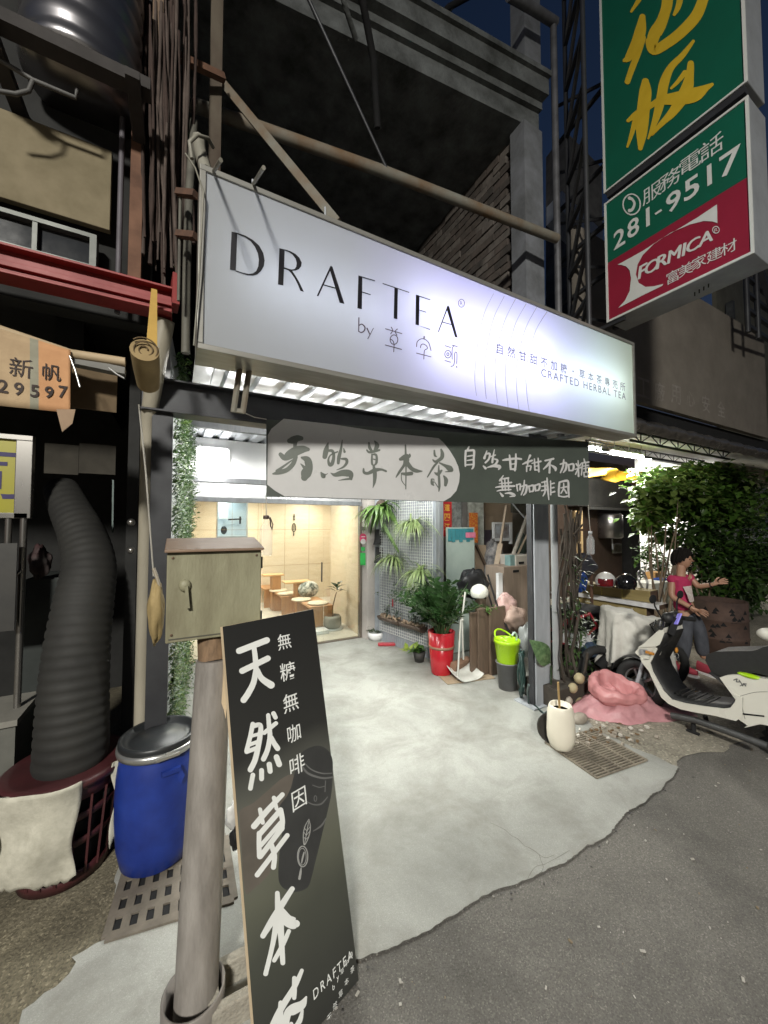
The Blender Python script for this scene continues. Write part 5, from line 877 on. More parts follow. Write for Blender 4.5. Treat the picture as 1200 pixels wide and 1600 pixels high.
T_.ring((615, 708), 48, 96, 5); T_.ring((612, 710), 36, 78, 3); T_.stroke([(628, 670, 6), (615, 720, 8), (605, 770, 5)]); T_.stroke([(600, 812, 4), (596, 850, 10), (585, 915, 12)]); T_.build('emblem', mat('print_pale', (.36, .36, .34)), ab)
# pipe post and meter box
pc = V((.045, 1.66, 0)); th = thing('pipe_post', tuple(pc), 'thick grey plastic pipe post carrying the weathered meter box', 'post')
pvc = mat('post_pvc', (.275, .255, .232), (.16, .145, .13), .5, 0, 4, .15, 30, stretch=(4, 4, .9))
M = MB(); M.tube([V((gy(306, 1545, 1.60).x, 1.60, .02)), V((gy(314, 1390, 1.62).x, 1.62, .36)), V((gy(334, 1050, 1.69).x, 1.70, 1.26))], [.074, .074, .066], 28); M.build('pipe', pvc, th)
M = MB(); M.tube([V((gy(333, 1050, 1.70).x, 1.705, 1.25)), V((gy(331, 985, 1.74).x, 1.755, 1.385))], .056, 24); M.build('wooden_core', mat('old_timber', (.20, .125, .07), (.11, .07, .04), .85, 0, 9, stretch=(6, 6, 1)), th)
M = MB(); M.lathe([(.100, 0), (.105, .0), (.106, .12), (.099, .125), (.098, .02)], V((gy(303, 1550, 1.59).x, 1.59, 0)), 28); M.build('base_sleeve', mat('sleeve_pvc', (.22, .20, .18), (.14, .125, .115), .55, 0, 5), th)
M = MB(); M.tube([pc+V((.11, -.04, .004)), pc+V((.085, -.075, .08)), pc+V((.10, -.06, .30)), pc+V((.125, .0, .62)), pc+V((.11, .02, 1.0))], .0035, 6); tag(M.build('earth_wire', mat('pale_wire', (.5, .48, .44))), 'thin pale wire running down beside the pipe post', 'wire')
bxp = mat('meter_box_paint', (.25, .24, .155), (.155, .14, .085), .6, 0, 3.5, .12, 50, stretch=(2.5, 2.5, .8)); lidm = mat('meter_box_lid', (.22, .145, .095), (.155, .10, .065), .55, 0, 5)
a_, c_ = gy(261, 864, 1.66), gy(407, 986, 1.66); bx0, bx1, bz0, bz1 = a_.x, c_.x, c_.z-.003, a_.z; th = thing('meter_box', ((bx0+bx1)/2, 1.76, bz0), 'weathered olive metal meter box with brown lid on the pipe post', 'meter box')
MB().box(bx0, bx1, 1.66, 1.86, bz0, bz1).build('box_body', bxp, th, bevel=.004)
M = MB(); M.add([(bx0-.008, 1.64, bz1+.001), (bx1+.008, 1.64, bz1+.001), (bx1+.008, 1.88, bz1+.034), (bx0-.008, 1.88, bz1+.034), (bx0-.008, 1.64, bz1+.012), (bx1+.008, 1.64, bz1+.012), (bx1+.008, 1.88, bz1+.05), (bx0-.008, 1.88, bz1+.05)], [(3, 2, 1, 0), (4, 5, 6, 7), (0, 1, 5, 4), (1, 2, 6, 5), (2, 3, 7, 6), (3, 0, 4, 7)]); M.build('lid', lidm, th, bevel=.003)
M = MB()
for x, z in ((bx0+.02, bz1-.02), (bx1-.02, bz1-.02), (bx0+.02, bz0+.03), (bx1-.02, bz0+.03)): M.ball((x, 1.658, z), .005, .003, .005, 8, 5)
M.build('screw', mat('rust_screw', (.12, .07, .04)), th)
M = MB(); M.tube([V((bx1-.03, 1.80, bz0)), V((bx1-.02, 1.79, bz0-.1)), V((.13, 1.76, bz0-.25))], .008, 7); M.build('cable', black_v, th)
h0 = gy(289, 915, 1.655); M = MB(); M.ball(h0, .022, .014, .024, 12, 8); M.bar(h0+V((.004, -.012, .0)), h0+V((.012, -.012, -.085)), .016, .012); M.build('handle', bxp, th)
M = MB(); M.box(bx0+.01, bx1-.01, 1.657, 1.6595, bz0+.012, bz0+.016); M.build('door_seam', mat('seam_dark', (.09, .085, .065)), th)
M = MB(); M.bar(V((bx1+.006, 1.70, bz0+.02)), V((bx1+.006, 1.70, bz0+.08)), .012); M.bar(V((bx1+.006, 1.70, bz1-.08)), V((bx1+.006, 1.70, bz1-.03)), .012); M.build('hinge', steel_d, th)
# blue drum
dc = gz(242, 1378); dc = V((dc.x, dc.y+.17, 0)); th = thing('blue_drum', tuple(dc), 'blue plastic drum with black lid and steel clamp ring standing on a grate', 'drum')
k = .70; pr = [(0, .0), (.145, 0), (.172, .02), (.190, .10), (.199, .22), (.201, .34), (.196, .44), (.184, .515), (.172, .545), (.172, .57), (0, .57)]
M = MB(); M.lathe([(r_*.99, z*1.08+.014) for r_, z in pr], dc, 40); M.build('body', mat('blue_plastic', (.016, .040, .235), (.009, .022, .15), .42, 0, 5, spec=.4), th)
zl = .612; M = MB(); M.lathe([(.18, zl+.012), (.190, zl+.02), (.190, zl+.05), (.182, zl+.056), (.170, zl+.05), (.165, zl+.03), (.13, zl+.028), (.125, zl+.036), (0, zl+.04)], dc, 40); M.build('lid', mat('black_lid', (.018, .02, .022), (.012, .013, .014), .4), th)
M = MB(); M.lathe([(.186, zl-.012), (.196, zl-.010), (.199, zl+.008), (.196, zl+.024), (.187, zl+.024)], dc, 40); M.obox(dc+V((.045, -.196, zl+.006)), .11, .012, .014, .22); M.build('clamp_ring', mat('galvanised', (.55, .55, .53), (.42, .42, .41), .3, .8, 8), th)
M = MB()
for s_ in (-1, 1):
    q = dc+V((.062, -.183, .53)); M.leaf(q+V((s_*.045, 0, .012)), V((0, -.06, -1)), V((0, -1, 0)), .085, .035, .0)
M.bar(dc+V((.018, -.194, .535)), dc+V((.106, -.178, .537)), .020, .022); M.build('grip', mat('blue_plastic', (.012, .032, .215)), th)
grate('square_drain_grate', 'cast drain grate with square holes under the blue drum', [gz(165, 1470), gz(366, 1408), gz(352, 1310), gz(200, 1352)], 0, mat('cast_grate', (.175, .15, .12), (.11, .095, .075), .75, .1, 9), 0, True, 4, 8)
# concrete block with a hole next to the post
q = gz(372, 1560); M = MB(); M.box(q.x-.11, q.x+.10, q.y-.09, q.y-.055, .004, .095); M.box(q.x-.11, q.x+.10, q.y+.05, q.y+.09, .004, .095); M.box(q.x-.11, q.x-.07, q.y-.055, q.y+.05, .004, .095); M.box(q.x+.06, q.x+.10, q.y-.055, q.y+.05, .004, .095)
tag(M.build('concrete_block', mat('block_concrete', (.33, .31, .26), (.22, .2, .165), .9, 0, 9, .5, 60), bevel=.006), 'small hollow concrete block beside the post and black board', 'block')
lump('white_bag', 'crumpled white plastic bag lying behind the pipe post', 'bag', 366, 1275, 2.25, 12, 20, mat('white_film', (.62, .62, .60), (.45, .45, .44), .4, 0, 9), 8); lump('black_bag', 'small black plastic bag on the floor behind the black board', 'bag', 368, 1310, 2.2, 9, 16, mat('black_nylon', (.014, .014, .016)), 9)
# leafy screen on the bay's left wall
r = random.Random(15); M = MB(); ivA, ivB = V((-.055, 2.74, 0)), V((.11, 5.55, 0)); ivd = (ivB-ivA); ivn = V((ivd.y, -ivd.x, 0)).normalized()
for i in range(9500):
    t_ = r.random()**1.7; z = r.uniform(.02, 2.95); o = abs(r.gauss(0, .034))*(.7+.8*(math.sin(z*5+t_*9)*.5+.5)); p = ivA+ivd*t_+V((0, 0, z))+ivn*(.012+o*.9); d = rdir(r)*.9+ivn*.7+V((0, 0, r.uniform(-.9, .5))); M.leaf(p, d, ivn+V((0, 0, .6)), r.uniform(.025, .06), r.uniform(.010, .022), .3, mi=0 if r.random() < .7 else 1)
tag(M.build('ivy_screen', [leafmat('ivy_leaf', (.040, .095, .018), (.02, .048, .011), .4, 9.), leafmat('ivy_leaf_pale', (.11, .17, .045), (.06, .10, .026), .4, 9.)]), 'dense green leafy screen covering the left wall of the bay', 'green wall')

# ------------------------------------------------------------------ neighbouring workshop on the left
lb = thing('workshop_building', (-1.2, 3.0, 0), 'dark cluttered workshop building with a red beam over its opening', 'building')
wall_black = mat('near_black_wall', (.02, .02, .019), (.010, .010, .0095), .9, 0, 3)  # near black; the shade of the dark opening is in the colour
M = MB(); M.box(-3.2, -.18, 2.62, 2.74, 3.0, 6.5); M.box(-3.2, -.18, 5.2, 5.3, 0, 3.2); M.box(-3.2, -.18, 2.7, 5.3, 3.2, 3.25); M.box(-.30, -.24, 2.9, 5.2, 0, 3.2); M.build('wall', wall_black, lb)
yR = 2.35
a, c_ = gy(-60, 376, yR), gy(270, 456, yR); z1 = c_.z; z0 = gy(270, 495, yR).z; M = MB(); M.box(-2.2, -.058, yR, yR+.012, z0+.012, z1-.012); M.box(-2.2, -.058, yR-.05, yR+.07, z1-.012, z1); M.box(-2.2, -.058, yR-.05, yR+.07, z0, z0+.012); M.box(-2.2, -.058, yR-.02, yR, z0+.05, z0+.075)
M.build('red_beam', mat('red_oxide', (.25, .022, .020), (.18, .016, .016), .55, 0, 5), lb, bevel=.002)
M = MB(); M.obox((-.045, yR-.01, z1-.01), .035, .11, .17, .1); M.build('beam_end_plate', mat('red_oxide', (.20, .022, .022)), lb)
yb_ = 2.52; p = [gy(*q, yb_) for q in ((-10, 166), (175, 236), (166, 360), (-10, 302))]; M = MB(); M.box(-1.4, p[1].x, yb_, yb_+.04, (p[2].z+p[3].z)/2, p[1].z); M.build('beige_panel', mat('beige_board', (.20, .165, .10), (.145, .12, .07), .85, 0, 6), lb, bevel=.004)
wt0, wt1 = gy(155, 372, yb_).z, gy(150, 420, yb_).z; xr = gy(152, 380, yb_).x; fr_ = mat('window_aluminium', (.115, .12, .11), (.08, .085, .078), .45, .3)
M = MB(); M.box(-1.4, xr, yb_-.02, yb_+.05, wt0-.022, wt0); M.box(-1.4, xr, yb_-.03, yb_+.05, wt1-.03, wt1); M.box(xr-.03, xr, yb_-.02, yb_+.05, wt1, wt0-.022)
for u in (55, -50): x = gy(u, 380, yb_).x; M.box(x-.010, x+.010, yb_-.015, yb_+.05, wt1, wt0-.022)
wf = M.build('window', fr_, lb); MB().box(-1.4, xr-.03, yb_+.02, yb_+.03, wt1, wt0-.022).build('pane', mat('dark_pane', (.02, .022, .025), (.014, .015, .017), .12), wf)
x = gy(187, 350, 2.5).x; MB().tube([V((x, 2.5, 2.98)), V((x, 2.5, 4.4))], .014, 8).build('conduit', mat('mauve_pipe', (.11, .10, .115)), lb)
# header boards inside the dark opening
M = MB(); 
for i, (u0, u1) in enumerate(((70, 122), (124, 180))): a, c_ = gy(u0, 692, 3.6), gy(u1, 742, 3.6); M.box(a.x, c_.x, 3.6, 3.62, c_.z, a.z)
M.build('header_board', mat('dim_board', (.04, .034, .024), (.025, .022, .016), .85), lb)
# steel water tank and its cradle above
tc_ = gy(128, 60, 2.2); th = thing('water_tank', tuple(tc_), 'stainless steel water tank high on the left above the beige panel', 'water tank')
ax = V((.55, .55, .35)); Mt = Matrix(); rq = V((0, 0, 1)).rotation_difference(V((.05, .75, .9)).normalized()).to_matrix(); R_ = .26
cT = gy(118, 45, 2.25); M = MB(); pr = [(0, -.01)]
pr = [(.0, 0.0), (R_*.96, 0), (R_, .03)]
for k in range(7): pr += [(R_, .05+.12*k), (R_*.965, .075+.12*k), (R_*.965, .095+.12*k), (R_, .12+.12*k)]
pr += [(R_, .95), (0, 1.0)]
M.lathe(pr, V((cT.x, 2.45, cT.z-.12)), 36); M.build('shell', mat('stainless', (.34, .33, .34), (.25, .24, .25), .30, .95, 3), th)
M = MB(); zc = cT.z-.16; M.box(cT.x-.4, cT.x+.32, 2.16, 2.24, zc-.06, zc+.0); M.box(cT.x-.4, cT.x+.32, 2.64, 2.70, zc-.06, zc); M.box(cT.x-.32, cT.x-.26, 2.1, 2.75, zc-.10, zc-.06); M.box(cT.x+.22, cT.x+.28, 2.1, 2.75, zc-.10, zc-.06); M.build('cradle', mat('cradle_dark', (.035, .030, .028), (.02, .017, .016), .8), th)
prod('conduit_pipe', 'thin bent grey pipe hooked below the water tank', 'pipe', [('t', [gy(-20, 82, 2.3), gy(52, 125, 2.3), gy(118, 153, 2.3), gy(121, 140, 2.3)], .010), ('t', [gy(52, 125, 2.3), gy(45, 142, 2.3), gy(25, 147, 2.3), gy(-15, 140, 2.3)], .010)], mat('dull_grey_pipe', (.085, .082, .078)))
# rusted stanchions and the tangle of dead vine between the two buildings
def post_u(name, label, u, v0, v1, y, w, m, cat='post'): a, c_ = gy(u, v0, y), gy(u, v1, y); x = (a.x+c_.x)/2; return tag(MB().box(x-w/2, x+w/2, y, y+.06, min(a.z, c_.z), max(a.z, c_.z)).build(name, m, bevel=.003), label, cat)
post_u('rusty_post', 'wide orange rusty steel post left of the dead vine', 212, 205, 480, 2.46, .062, rust_o); post_u('rusty_post', 'upper tan rusty post high beside the water tank', 247, -30, 78, 2.48, .055, mat('tan_rust', (.23, .17, .12), (.13, .08, .05), .85, 0, 5))
post_u('steel_post', 'tall dark rusty post right of the vine, rising out of view', 338, -60, 275, 2.66, .075, mat('post_rust', (.105, .085, .06), (.05, .032, .022), .8, 0, 2.5, stretch=(2, 2, 1)))
post_u('grey_post', 'grey steel post behind the tan rusty post', 215, 60, 215, 2.62, .09, mat('dull_grey_pipe', (.085, .082, .078)))
prod('steel_crossbar', 'short rusty crossbar joining the vine post and the dark post', 'bar', [('b', (gy(256, 78, 2.5), gy(350, 122, 2.6)), .04, .04)], rust_o)
r = random.Random(17); M = MB()
for i in range(44):
    u = r.gauss(262, 21); pts = []; v = r.uniform(-40, 60); yy = r.uniform(2.4, 2.6); sway = r.uniform(-1, 1)
    while v < r.uniform(380, 470): pts.append(gy(u+3*math.sin(v*.013+sway*3)+sway*3, v, yy)); v += 45; yy += r.uniform(-.02, .02)
    if len(pts) > 3: M.tube(pts, [r.uniform(.004, .013) for _ in pts], 6, mi=r.choice([0, 0, 1]))
tag(M.build('dead_vine', [mat('dead_vine_brown', (.055, .033, .026), (.028, .018, .014), .9, 0, 12, stretch=(3, 3, 1)), mat('dead_vine_grey', (.095, .07, .058), (.05, .037, .031), .9, 0, 12)]), 'hanging mass of dry brown vine between the workshop and the lit sign', 'vine')
prod('grey_conduit', 'vertical grey conduit and fittings left of the lit sign end', 'conduit', [('t', [gy(303, 190, 2.5), gy(296, 300, 2.3), gy(292, 420, 2.3), gy(290, 552, 2.3)], .022), ('t', [gy(282, 300, 2.2), gy(279, 470, 2.2)], .008)], mat('dull_pipe_cream', (.13, .125, .10), (.07, .066, .055), .7))
for v, lab in ((301, 'upper rusty crosspiece beside the lit sign end'), (366, 'lower rusty crosspiece beside the lit sign end')): prod('rusty_stub', lab, 'bar', [('b', (gy(278, v, 2.2), gy(306, v+3, 2.1)), .035, .03)], rust_d)
# drainpipes in the corner
M = MB(); x = gy(228, 850, 2.70).x
M.tube([V((x, 2.70, .01)), V((x, 2.68, 2.30)), V((x+.004, 2.62, 2.46)), gy(247, 560, 2.44), gy(255, 520, 2.42), gy(258, 500, 2.40)], [.040, .040, .042, .047, .047, .047], 16)
th = tag(M.build('drain_pipe', mat('cream_pvc', (.36, .33, .26), (.27, .245, .19), .45, 0, 3, stretch=(3, 3, .6))), 'cream plastic drainpipe with angled top elbow at left of the bay', 'pipe')
x = gy(252, 850, 2.72).x; MB().tube([V((x-.012, 2.72, .01)), V((x-.012, 2.66, 2.72))], .030, 12).build('drain_pipe', mat('grey_post_paint', (.18, .185, .19), (.13, .133, .137), .45, 0, 3)); tag(bpy.data.objects['drain_pipe.001'], 'slimmer grey pipe right beside the cream drainpipe', 'pipe')
prod('pull_rope', 'thin rope slanting down along the cream drainpipe', 'rope', [('t', [gy(217, 632, 2.12), gy(228, 740, 2.2), gy(240, 900, 2.3)], .004)], mat('string', (.45, .43, .38)))
lump('yellow_cloth_bag', 'limp yellowish cloth bag hung on the drainpipe beside the meter box', 'bag', 244, 955, 2.1, 13, 46, mat('yellow_cloth', (.33, .245, .11), (.20, .145, .06), .8, 0, 9), 12, group=None, dy=.04, amp=.16)
prod('bag_tie', 'pale tie holding the yellowish cloth bag to the pipe', 'tie', [('t', [gy(240, 888, 2.12), gy(246, 905, 2.1), gy(250, 918, 2.09)], .008)], mat('tie_tan', (.28, .24, .18)))
# rolled canvas blind on its strap
cv = mat('canvas_tan', (.30, .215, .10), (.225, .16, .075), .85, 0, 8); A = gy(226, 548, 2.05); d_ = V((-.03, .46, -.27)); M = MB()
cA = gy(226, 547, 2.0); cB = gy(223, 625, 2.05); cB = V((cA.x+.0, cA.y+.25, cA.z-.075)); 
M.tube([cA, cA.lerp(cB, .5), cB], [.058, .056, .050], 22)
th = thing('canvas_roll', tuple(cA), 'rolled tan canvas blind hanging under the end of red beam', 'canvas roll'); M.build('roll', cv, th)
M = MB()
def spir(s, t_): a = s*15; R_ = .012+.046*s; return cA + V((R_*math.cos(a), -.004-.004*t_, R_*math.sin(a)))
pts = [spir(i/70, 0) for i in range(71)]; M.tube(pts, .0035, 5); M.build('rolled_edge', mat('canvas_dark', (.14, .095, .045), (.09, .06, .03), .9), th)
M = MB(); s0, s1 = gy(241, 452, 2.26), gy(237, 540, 2.02); sd = V((.022, 0, 0))
M.add([s0-sd*.6, s0+sd*.6, s1+sd, s1-sd, (cA+V((.03, .10, .06)))+sd, (cA+V((.03, .10, .06)))-sd], [(0, 1, 2, 3), (3, 2, 4, 5)]); M.build('strap', mat('yellow_strap', (.50, .32, .08), (.40, .25, .06), .7), th, solid=.003)
# patched awning flap on a wooden rail
yA = 1.98; th = thing('canvas_awning', tuple(gy(60, 560, yA)), 'patched orange and tan canvas flap with stencilled black numbers', 'awning')
M = MB(); 
def aw(s, t_):
    u = -70+180*s; vt = 515+.30*(u)+0; vt = 514+.30*max(u, -70); vb = 634+.10*u; v = vt+(vb-vt)*t_; p = gy(u, v, yA); p.y += .0012*math.sin(s*17)*t_+.0012*math.sin(s*7+3*t_); return p
M.sheet(aw, 40, 10)
for i in range(len(M.f)):
    cu = (i % 40)/40*180-70; M.m[i] = 0 if cu < 44 else (1 if cu < 60 else 2)
M.build('flap', [mat('canvas_cream', (.40, .29, .17), (.31, .22, .13), .85, 0, 10), mat('canvas_greygreen', (.26, .25, .19), (.2, .19, .14), .85, 0, 10), mat('canvas_orange', (.50, .265, .125), (.41, .21, .10), .85, 0, 10)], th, solid=.004)
M = MB(); q0, q1, q2, q3 = gy(88, 640, yA-.02), gy(118, 640, yA-.01), gy(113, 662, yA-.02), gy(97, 675, yA-.03); M.add([q0, q1, q2, q3], [(0, 1, 2, 3)]); M.build('folded_corner', mat('canvas_fold', (.34, .23, .15), (.24, .17, .11), .85), th, solid=.006)
PT = (V((0, yA-.0052, 2.4)), V((0, -1, 0))); T_ = Letters(PT, (0, 520, 5.4545), .0)
for ch, u, v, h in (('新', 180, 298, 165), ('帆', 440, 338, 140), ('2', 25, 455, 112), ('9', 160, 478, 112), ('5', 296, 496, 106), ('9', 418, 506, 102), ('7', 538, 504, 104)): T_.glyph(ch, (u, v), h, .016 if ch < 'A' else .003, wide=.9)
T_.build('stencil_lettering', mat('stencil_black', (.035, .022, .018), None, .8), th)
M = MB(); M.tube([gy(-60, 496, yA+.03), gy(110, 553, yA+.03), gy(196, 566, yA+.03)], .020, 10); M.build('rail', mat('cream_rail', (.42, .32, .2), (.33, .25, .15), .7), th); M = MB(); M.bar(gy(100, 562, yA+.05), gy(196, 582, yA+.05), .05, .03); M.build('rail_board', mat('grey_board', (.13, .125, .11)), th)
a, c_ = gy(112, 572, 2.15), gy(182, 645, 2.15); tag(MB().box(a.x, c_.x, 2.15, 2.155, c_.z, a.z).build('brown_canvas', mat('brown_canvas', (.125, .085, .045), (.085, .058, .03), .9, 0, 6), bevel=.002), 'dim brown canvas sheet hanging behind the patched awning', 'canvas')
prod('hook_rod', 'thin metal hook rods dangling from the awning rail', 'rod', [('t', [gy(109, 556, 1.95), gy(118, 580, 1.94), gy(125, 605, 1.93)], .004), ('t', [gy(170, 575, 1.95), gy(183, 585, 1.94), gy(194, 591, 1.93)], .004)], mat('galvanised', (.55, .55, .53)))
# stainless stand with a yellow sign at the far left
yS = 2.95; ss = mat('brushed_steel', (.32, .305, .285), (.22, .21, .195), .28, .85, 4, stretch=(1, 1, .3)); th = thing('sign_stand', tuple(gy(20, 1000, yS)), 'stainless steel stand with a yellow sign panel at left edge', 'sign stand')
M = MB(); q = [gy(u, v, yS) for u, v in ((-80, 680), (52, 681), (45, 810), (-80, 800))]; zT, zB = q[1].z, q[2].z; xr = q[1].x
M.box(-1.6, xr, yS, yS+.05, zT-.032, zT); M.box(-1.6, xr-.012, yS, yS+.05, zB, zB+.032); M.box(xr-.075, xr, yS, yS+.05, zB+.0, zT-.032); M.build('frame', ss, th, bevel=.003)
MB().box(-1.6, xr-.078, yS+.02, yS+.03, zB+.032, zT-.032).build('yellow_panel', mat('yellow_panel', (.33, .30, .03), (.27, .25, .025), .3, 0, 3), th)
T_ = Letters((V((0, yS+.02, 2)), V((0, -1, 0))), (0, 0, 1), .002); T_.glyph('司', (-14, 742), 74, .004); T_.build('lettering', mat('navy_ink', (.02, .012, .09)), th)
M = MB(); x0, x1 = gy(10, 850, yS).x, gy(34, 850, yS).x; M.tube([V((x1, yS+.02, .02)), V((x1, yS+.02, zB))], .017, 10); M.tube([V((x0, yS+.02, gy(10, 985, yS).z)), V((x0, yS+.02, zB))], .016, 10); M.tube([V((x0, yS, gy(20, 893, yS).z)), V(((x0+x1)/2, yS-.01, gy(20, 903, yS).z)), V((x1, yS, gy(20, 893, yS).z))], .012, 8); M.build('leg', ss, th); M = MB(); M.tube([V((-1.5, yS+.02, .02)), V((-1.5, yS+.02, zB))], .017, 10); M.bar(V((-1.5, yS+.02, .25)), V((x1, yS+.02, .25)), .016); M.build('leg', ss, th)
a, c_ = gy(-60, 850, yS-.05), gy(22, 985, yS-.05); M = MB(); M.box(a.x, c_.x, yS-.05, yS-.04, c_.z, a.z); M.build('dark_panel', mat('dark_panel', (.04, .038, .034), (.025, .024, .022), .5), th)
a, c_ = gy(-50, 1140, 2.8), gy(18, 1300, 2.8); th = thing('steel_counter', (a.x, 3., 0), 'low grey metal counter at the far left edge', 'counter'); M = MB(); M.box(a.x, c_.x, 2.8, 3.2, .0, a.z-.02); M.build('cabinet', mat('counter_grey', (.12, .12, .105), (.08, .08, .07), .6), th); M = MB(); M.box(a.x, c_.x+.012, 2.78, 3.2, a.z-.02, a.z+.012); M.build('counter_top', mat('counter_edge', (.24, .23, .2)), th)
# ribbed exhaust duct standing in a maroon basket
dm = mat('ribbed_duct', (.020, .0195, .017), (.011, .0105, .0095), .75, 0, 4); M = MB(); pts = [V((-.50, 2.66, .30))]+[gy(u, v, y) for u, v, y in ((113, 1170, 2.62), (116, 1090, 2.64), (122, 1010, 2.68), (132, 940, 2.74), (140, 885, 2.82), (130, 838, 2.95), (112, 800, 3.1), (96, 765, 3.3))]
fine = crom([tuple(p) for p in pts], 20); rr = [(.168-(.007 if i % 4 == 0 else 0.))*(1-.42*(i/len(fine))**1.5) for i in range(len(fine))]; M.tube([V(p) for p in fine], rr, 24); tag(M.build('exhaust_duct', dm), 'thick ribbed black exhaust duct bending down into the maroon basket', 'duct')
bc_ = V((-.50, 2.62, 0)); th = thing('basket', tuple(bc_), 'maroon perforated plastic basket with torn cloth, beside the blue drum', 'basket'); mar = mat('maroon_plastic', (.062, .016, .018), (.04, .011, .012), .45, 0, 5)
M = MB(); Rb = lambda z: .19+.055*z/.5
for z0, z1 in ((.0, .07), (.20, .235), (.33, .365), (.43, .52)): M.lathe([(Rb(z0)-.012, z0), (Rb(z0), z0), (Rb(z1), z1), (Rb(z1)-.012, z1), (Rb(z0)-.012, z0)], bc_+V((0, 0, .01)), 32)
for i in range(20): a = i*math.pi/10; d_ = V((math.cos(a), math.sin(a), 0)); M.bar(bc_+d_*(Rb(.05)-.006)+V((0, 0, .05)), bc_+d_*(Rb(.45)-.006)+V((0, 0, .45)), .024, .010)
M.lathe([(0, .02), (Rb(0)-.01, .02)], bc_, 24); M.build('weave', mar, th); M = MB(); M.lathe([(Rb(.5)-.02, .515), (Rb(.5)+.026, .512), (Rb(.5)+.03, .535), (Rb(.5)+.012, .548), (Rb(.5)-.02, .54)], bc_+V((0, 0, .0)), 36); M.build('rim', mar, th)
MB().lathe([(Rb(0)-.03, .03), (Rb(.4)-.03, .46)], bc_, 24).build('liner', black_v, th)
sk = mat('sackcloth', (.50, .48, .40), (.36, .345, .28), .85, 0, 18, .12, 90)
def ragf(a0, a1, z0, z1, fl, ph):
    def f(s, t_):
        z = z1+(z0-z1)*t_; a = a0+(a1-a0)*s+.05*math.sin(t_*7+ph); R_ = Rb(z)+.035+fl*t_*(.5+.5*math.sin(s*6+ph))+.009*math.sin(s*9+t_*3+ph)+.010*math.sin(t_*9+ph+s*3); jag = .010*math.sin(s*37+ph+3*math.sin(s*9))*t_**8+.035*math.sin(s*5+ph)*t_**2+.05*s*t_**2; a += .10*t_*(.5-s)
        return bc_+V((R_*math.cos(a), R_*math.sin(a), max(.012, z+jag)))
    return f
tag(MB().sheet(ragf(-2.55, -1.22, .08, .56, .05, .6), 22, 22).build('torn_cloth', sk, solid=.005), 'large torn pale sackcloth draped over the front of maroon basket', 'cloth', 'rags on the maroon basket')
tag(MB().sheet(ragf(-2.75, -2.3, .20, .54, .09, 2.2), 14, 18).build('torn_cloth', sk, solid=.005), 'ragged pale cloth on the left side of the maroon basket', 'cloth', 'rags on the maroon basket')
tag(MB().sheet(ragf(-.62, -.28, .15, .56, .03, 4.), 10, 18).build('torn_cloth', sk, solid=.005), 'narrow ragged strip on basket side facing the blue drum', 'cloth', 'rags on the maroon basket')
# dim things inside the workshop
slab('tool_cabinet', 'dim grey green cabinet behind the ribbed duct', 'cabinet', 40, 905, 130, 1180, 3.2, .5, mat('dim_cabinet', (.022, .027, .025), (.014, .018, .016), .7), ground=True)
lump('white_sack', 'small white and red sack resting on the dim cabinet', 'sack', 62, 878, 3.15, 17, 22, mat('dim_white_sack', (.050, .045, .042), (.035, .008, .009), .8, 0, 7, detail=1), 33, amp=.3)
for v, lab in ((816, 'upper round metal knob in the dark workshop corner'), (860, 'lower round metal knob in the dark workshop corner')): tag(MB().ball(gy(205, v, 2.75), .022).build('metal_knob', ss), lab, 'knob')
prod('glass_strip', 'thin pale glass edge standing in the dark workshop', 'glass strip', [('b', (gy(177, 750, 3.3), gy(176, 832, 3.3)), .02, .01)], mat('dim_glass', (.12, .16, .15)))

# ------------------------------------------------------------------ repair yard on the right
YF = 2.5; ry = thing('repair_yard_building', (6.5, 4.0, 0), 'open repair yard with brown fascia, white sheet canopy and steel trusses', 'building')
brn = mat('faded_brown_fascia', (.215, .19, .158), (.165, .143, .118), .8, 0, 2.2, .15, 90)
zT, zB = 5.1, gy(995, 626, YF).z; x0, x1 = 3.75, gy(1195, 560, YF).x; M = MB(); M.box(x0, x1, YF, YF+.08, zB, zT); M.build('fascia', brn, ry)
T_ = Letters((V((0, YF, 4)), V((0, -1, 0))), (900, 400, 4), .004)
for ch, u, v, h in (('工', 420, 825, 120), ('廠', 522, 850, 120), ('用', 622, 868, 118), ('心', 715, 893, 95), ('安', 810, 925, 105), ('全', 905, 955, 100)): T_.glyph(ch, (u, v), h, .012)
T_.build('faded_lettering', mat('faded_letter', (.30, .275, .245), (.20, .175, .15), .85, 0, 9), ry)
z2 = gy(995, 649, YF).z; z3 = gy(995, 671, YF).z; M = MB(); M.box(x0, 12, YF+.10, YF+.14, z2, zB); M.build('dark_strip', black_v, ry)
M = MB()
def gut(s, t_): x = x0+(12-x0)*s; return V((x, YF+.06-.06*math.sin(math.pi*t_)+.012*math.sin(x*31)*math.sin(x*7+t_*5), z3+(z2-z3)*t_+.008*math.sin(x*13)))
M.sheet(gut, 160, 8); M.build('crinkled_gutter', mat('dented_tin', (.34, .31, .27), (.20, .18, .155), .3, .75, 6), ry)
o = corr(3.7, 18, YF+.15, 7.2, z3+.16, z3+1.15, .25, .03).build('canopy_sheet', mat('white_sheet', (.60, .60, .58), (.50, .50, .48), .5, 0, 4), ry, solid=.004)
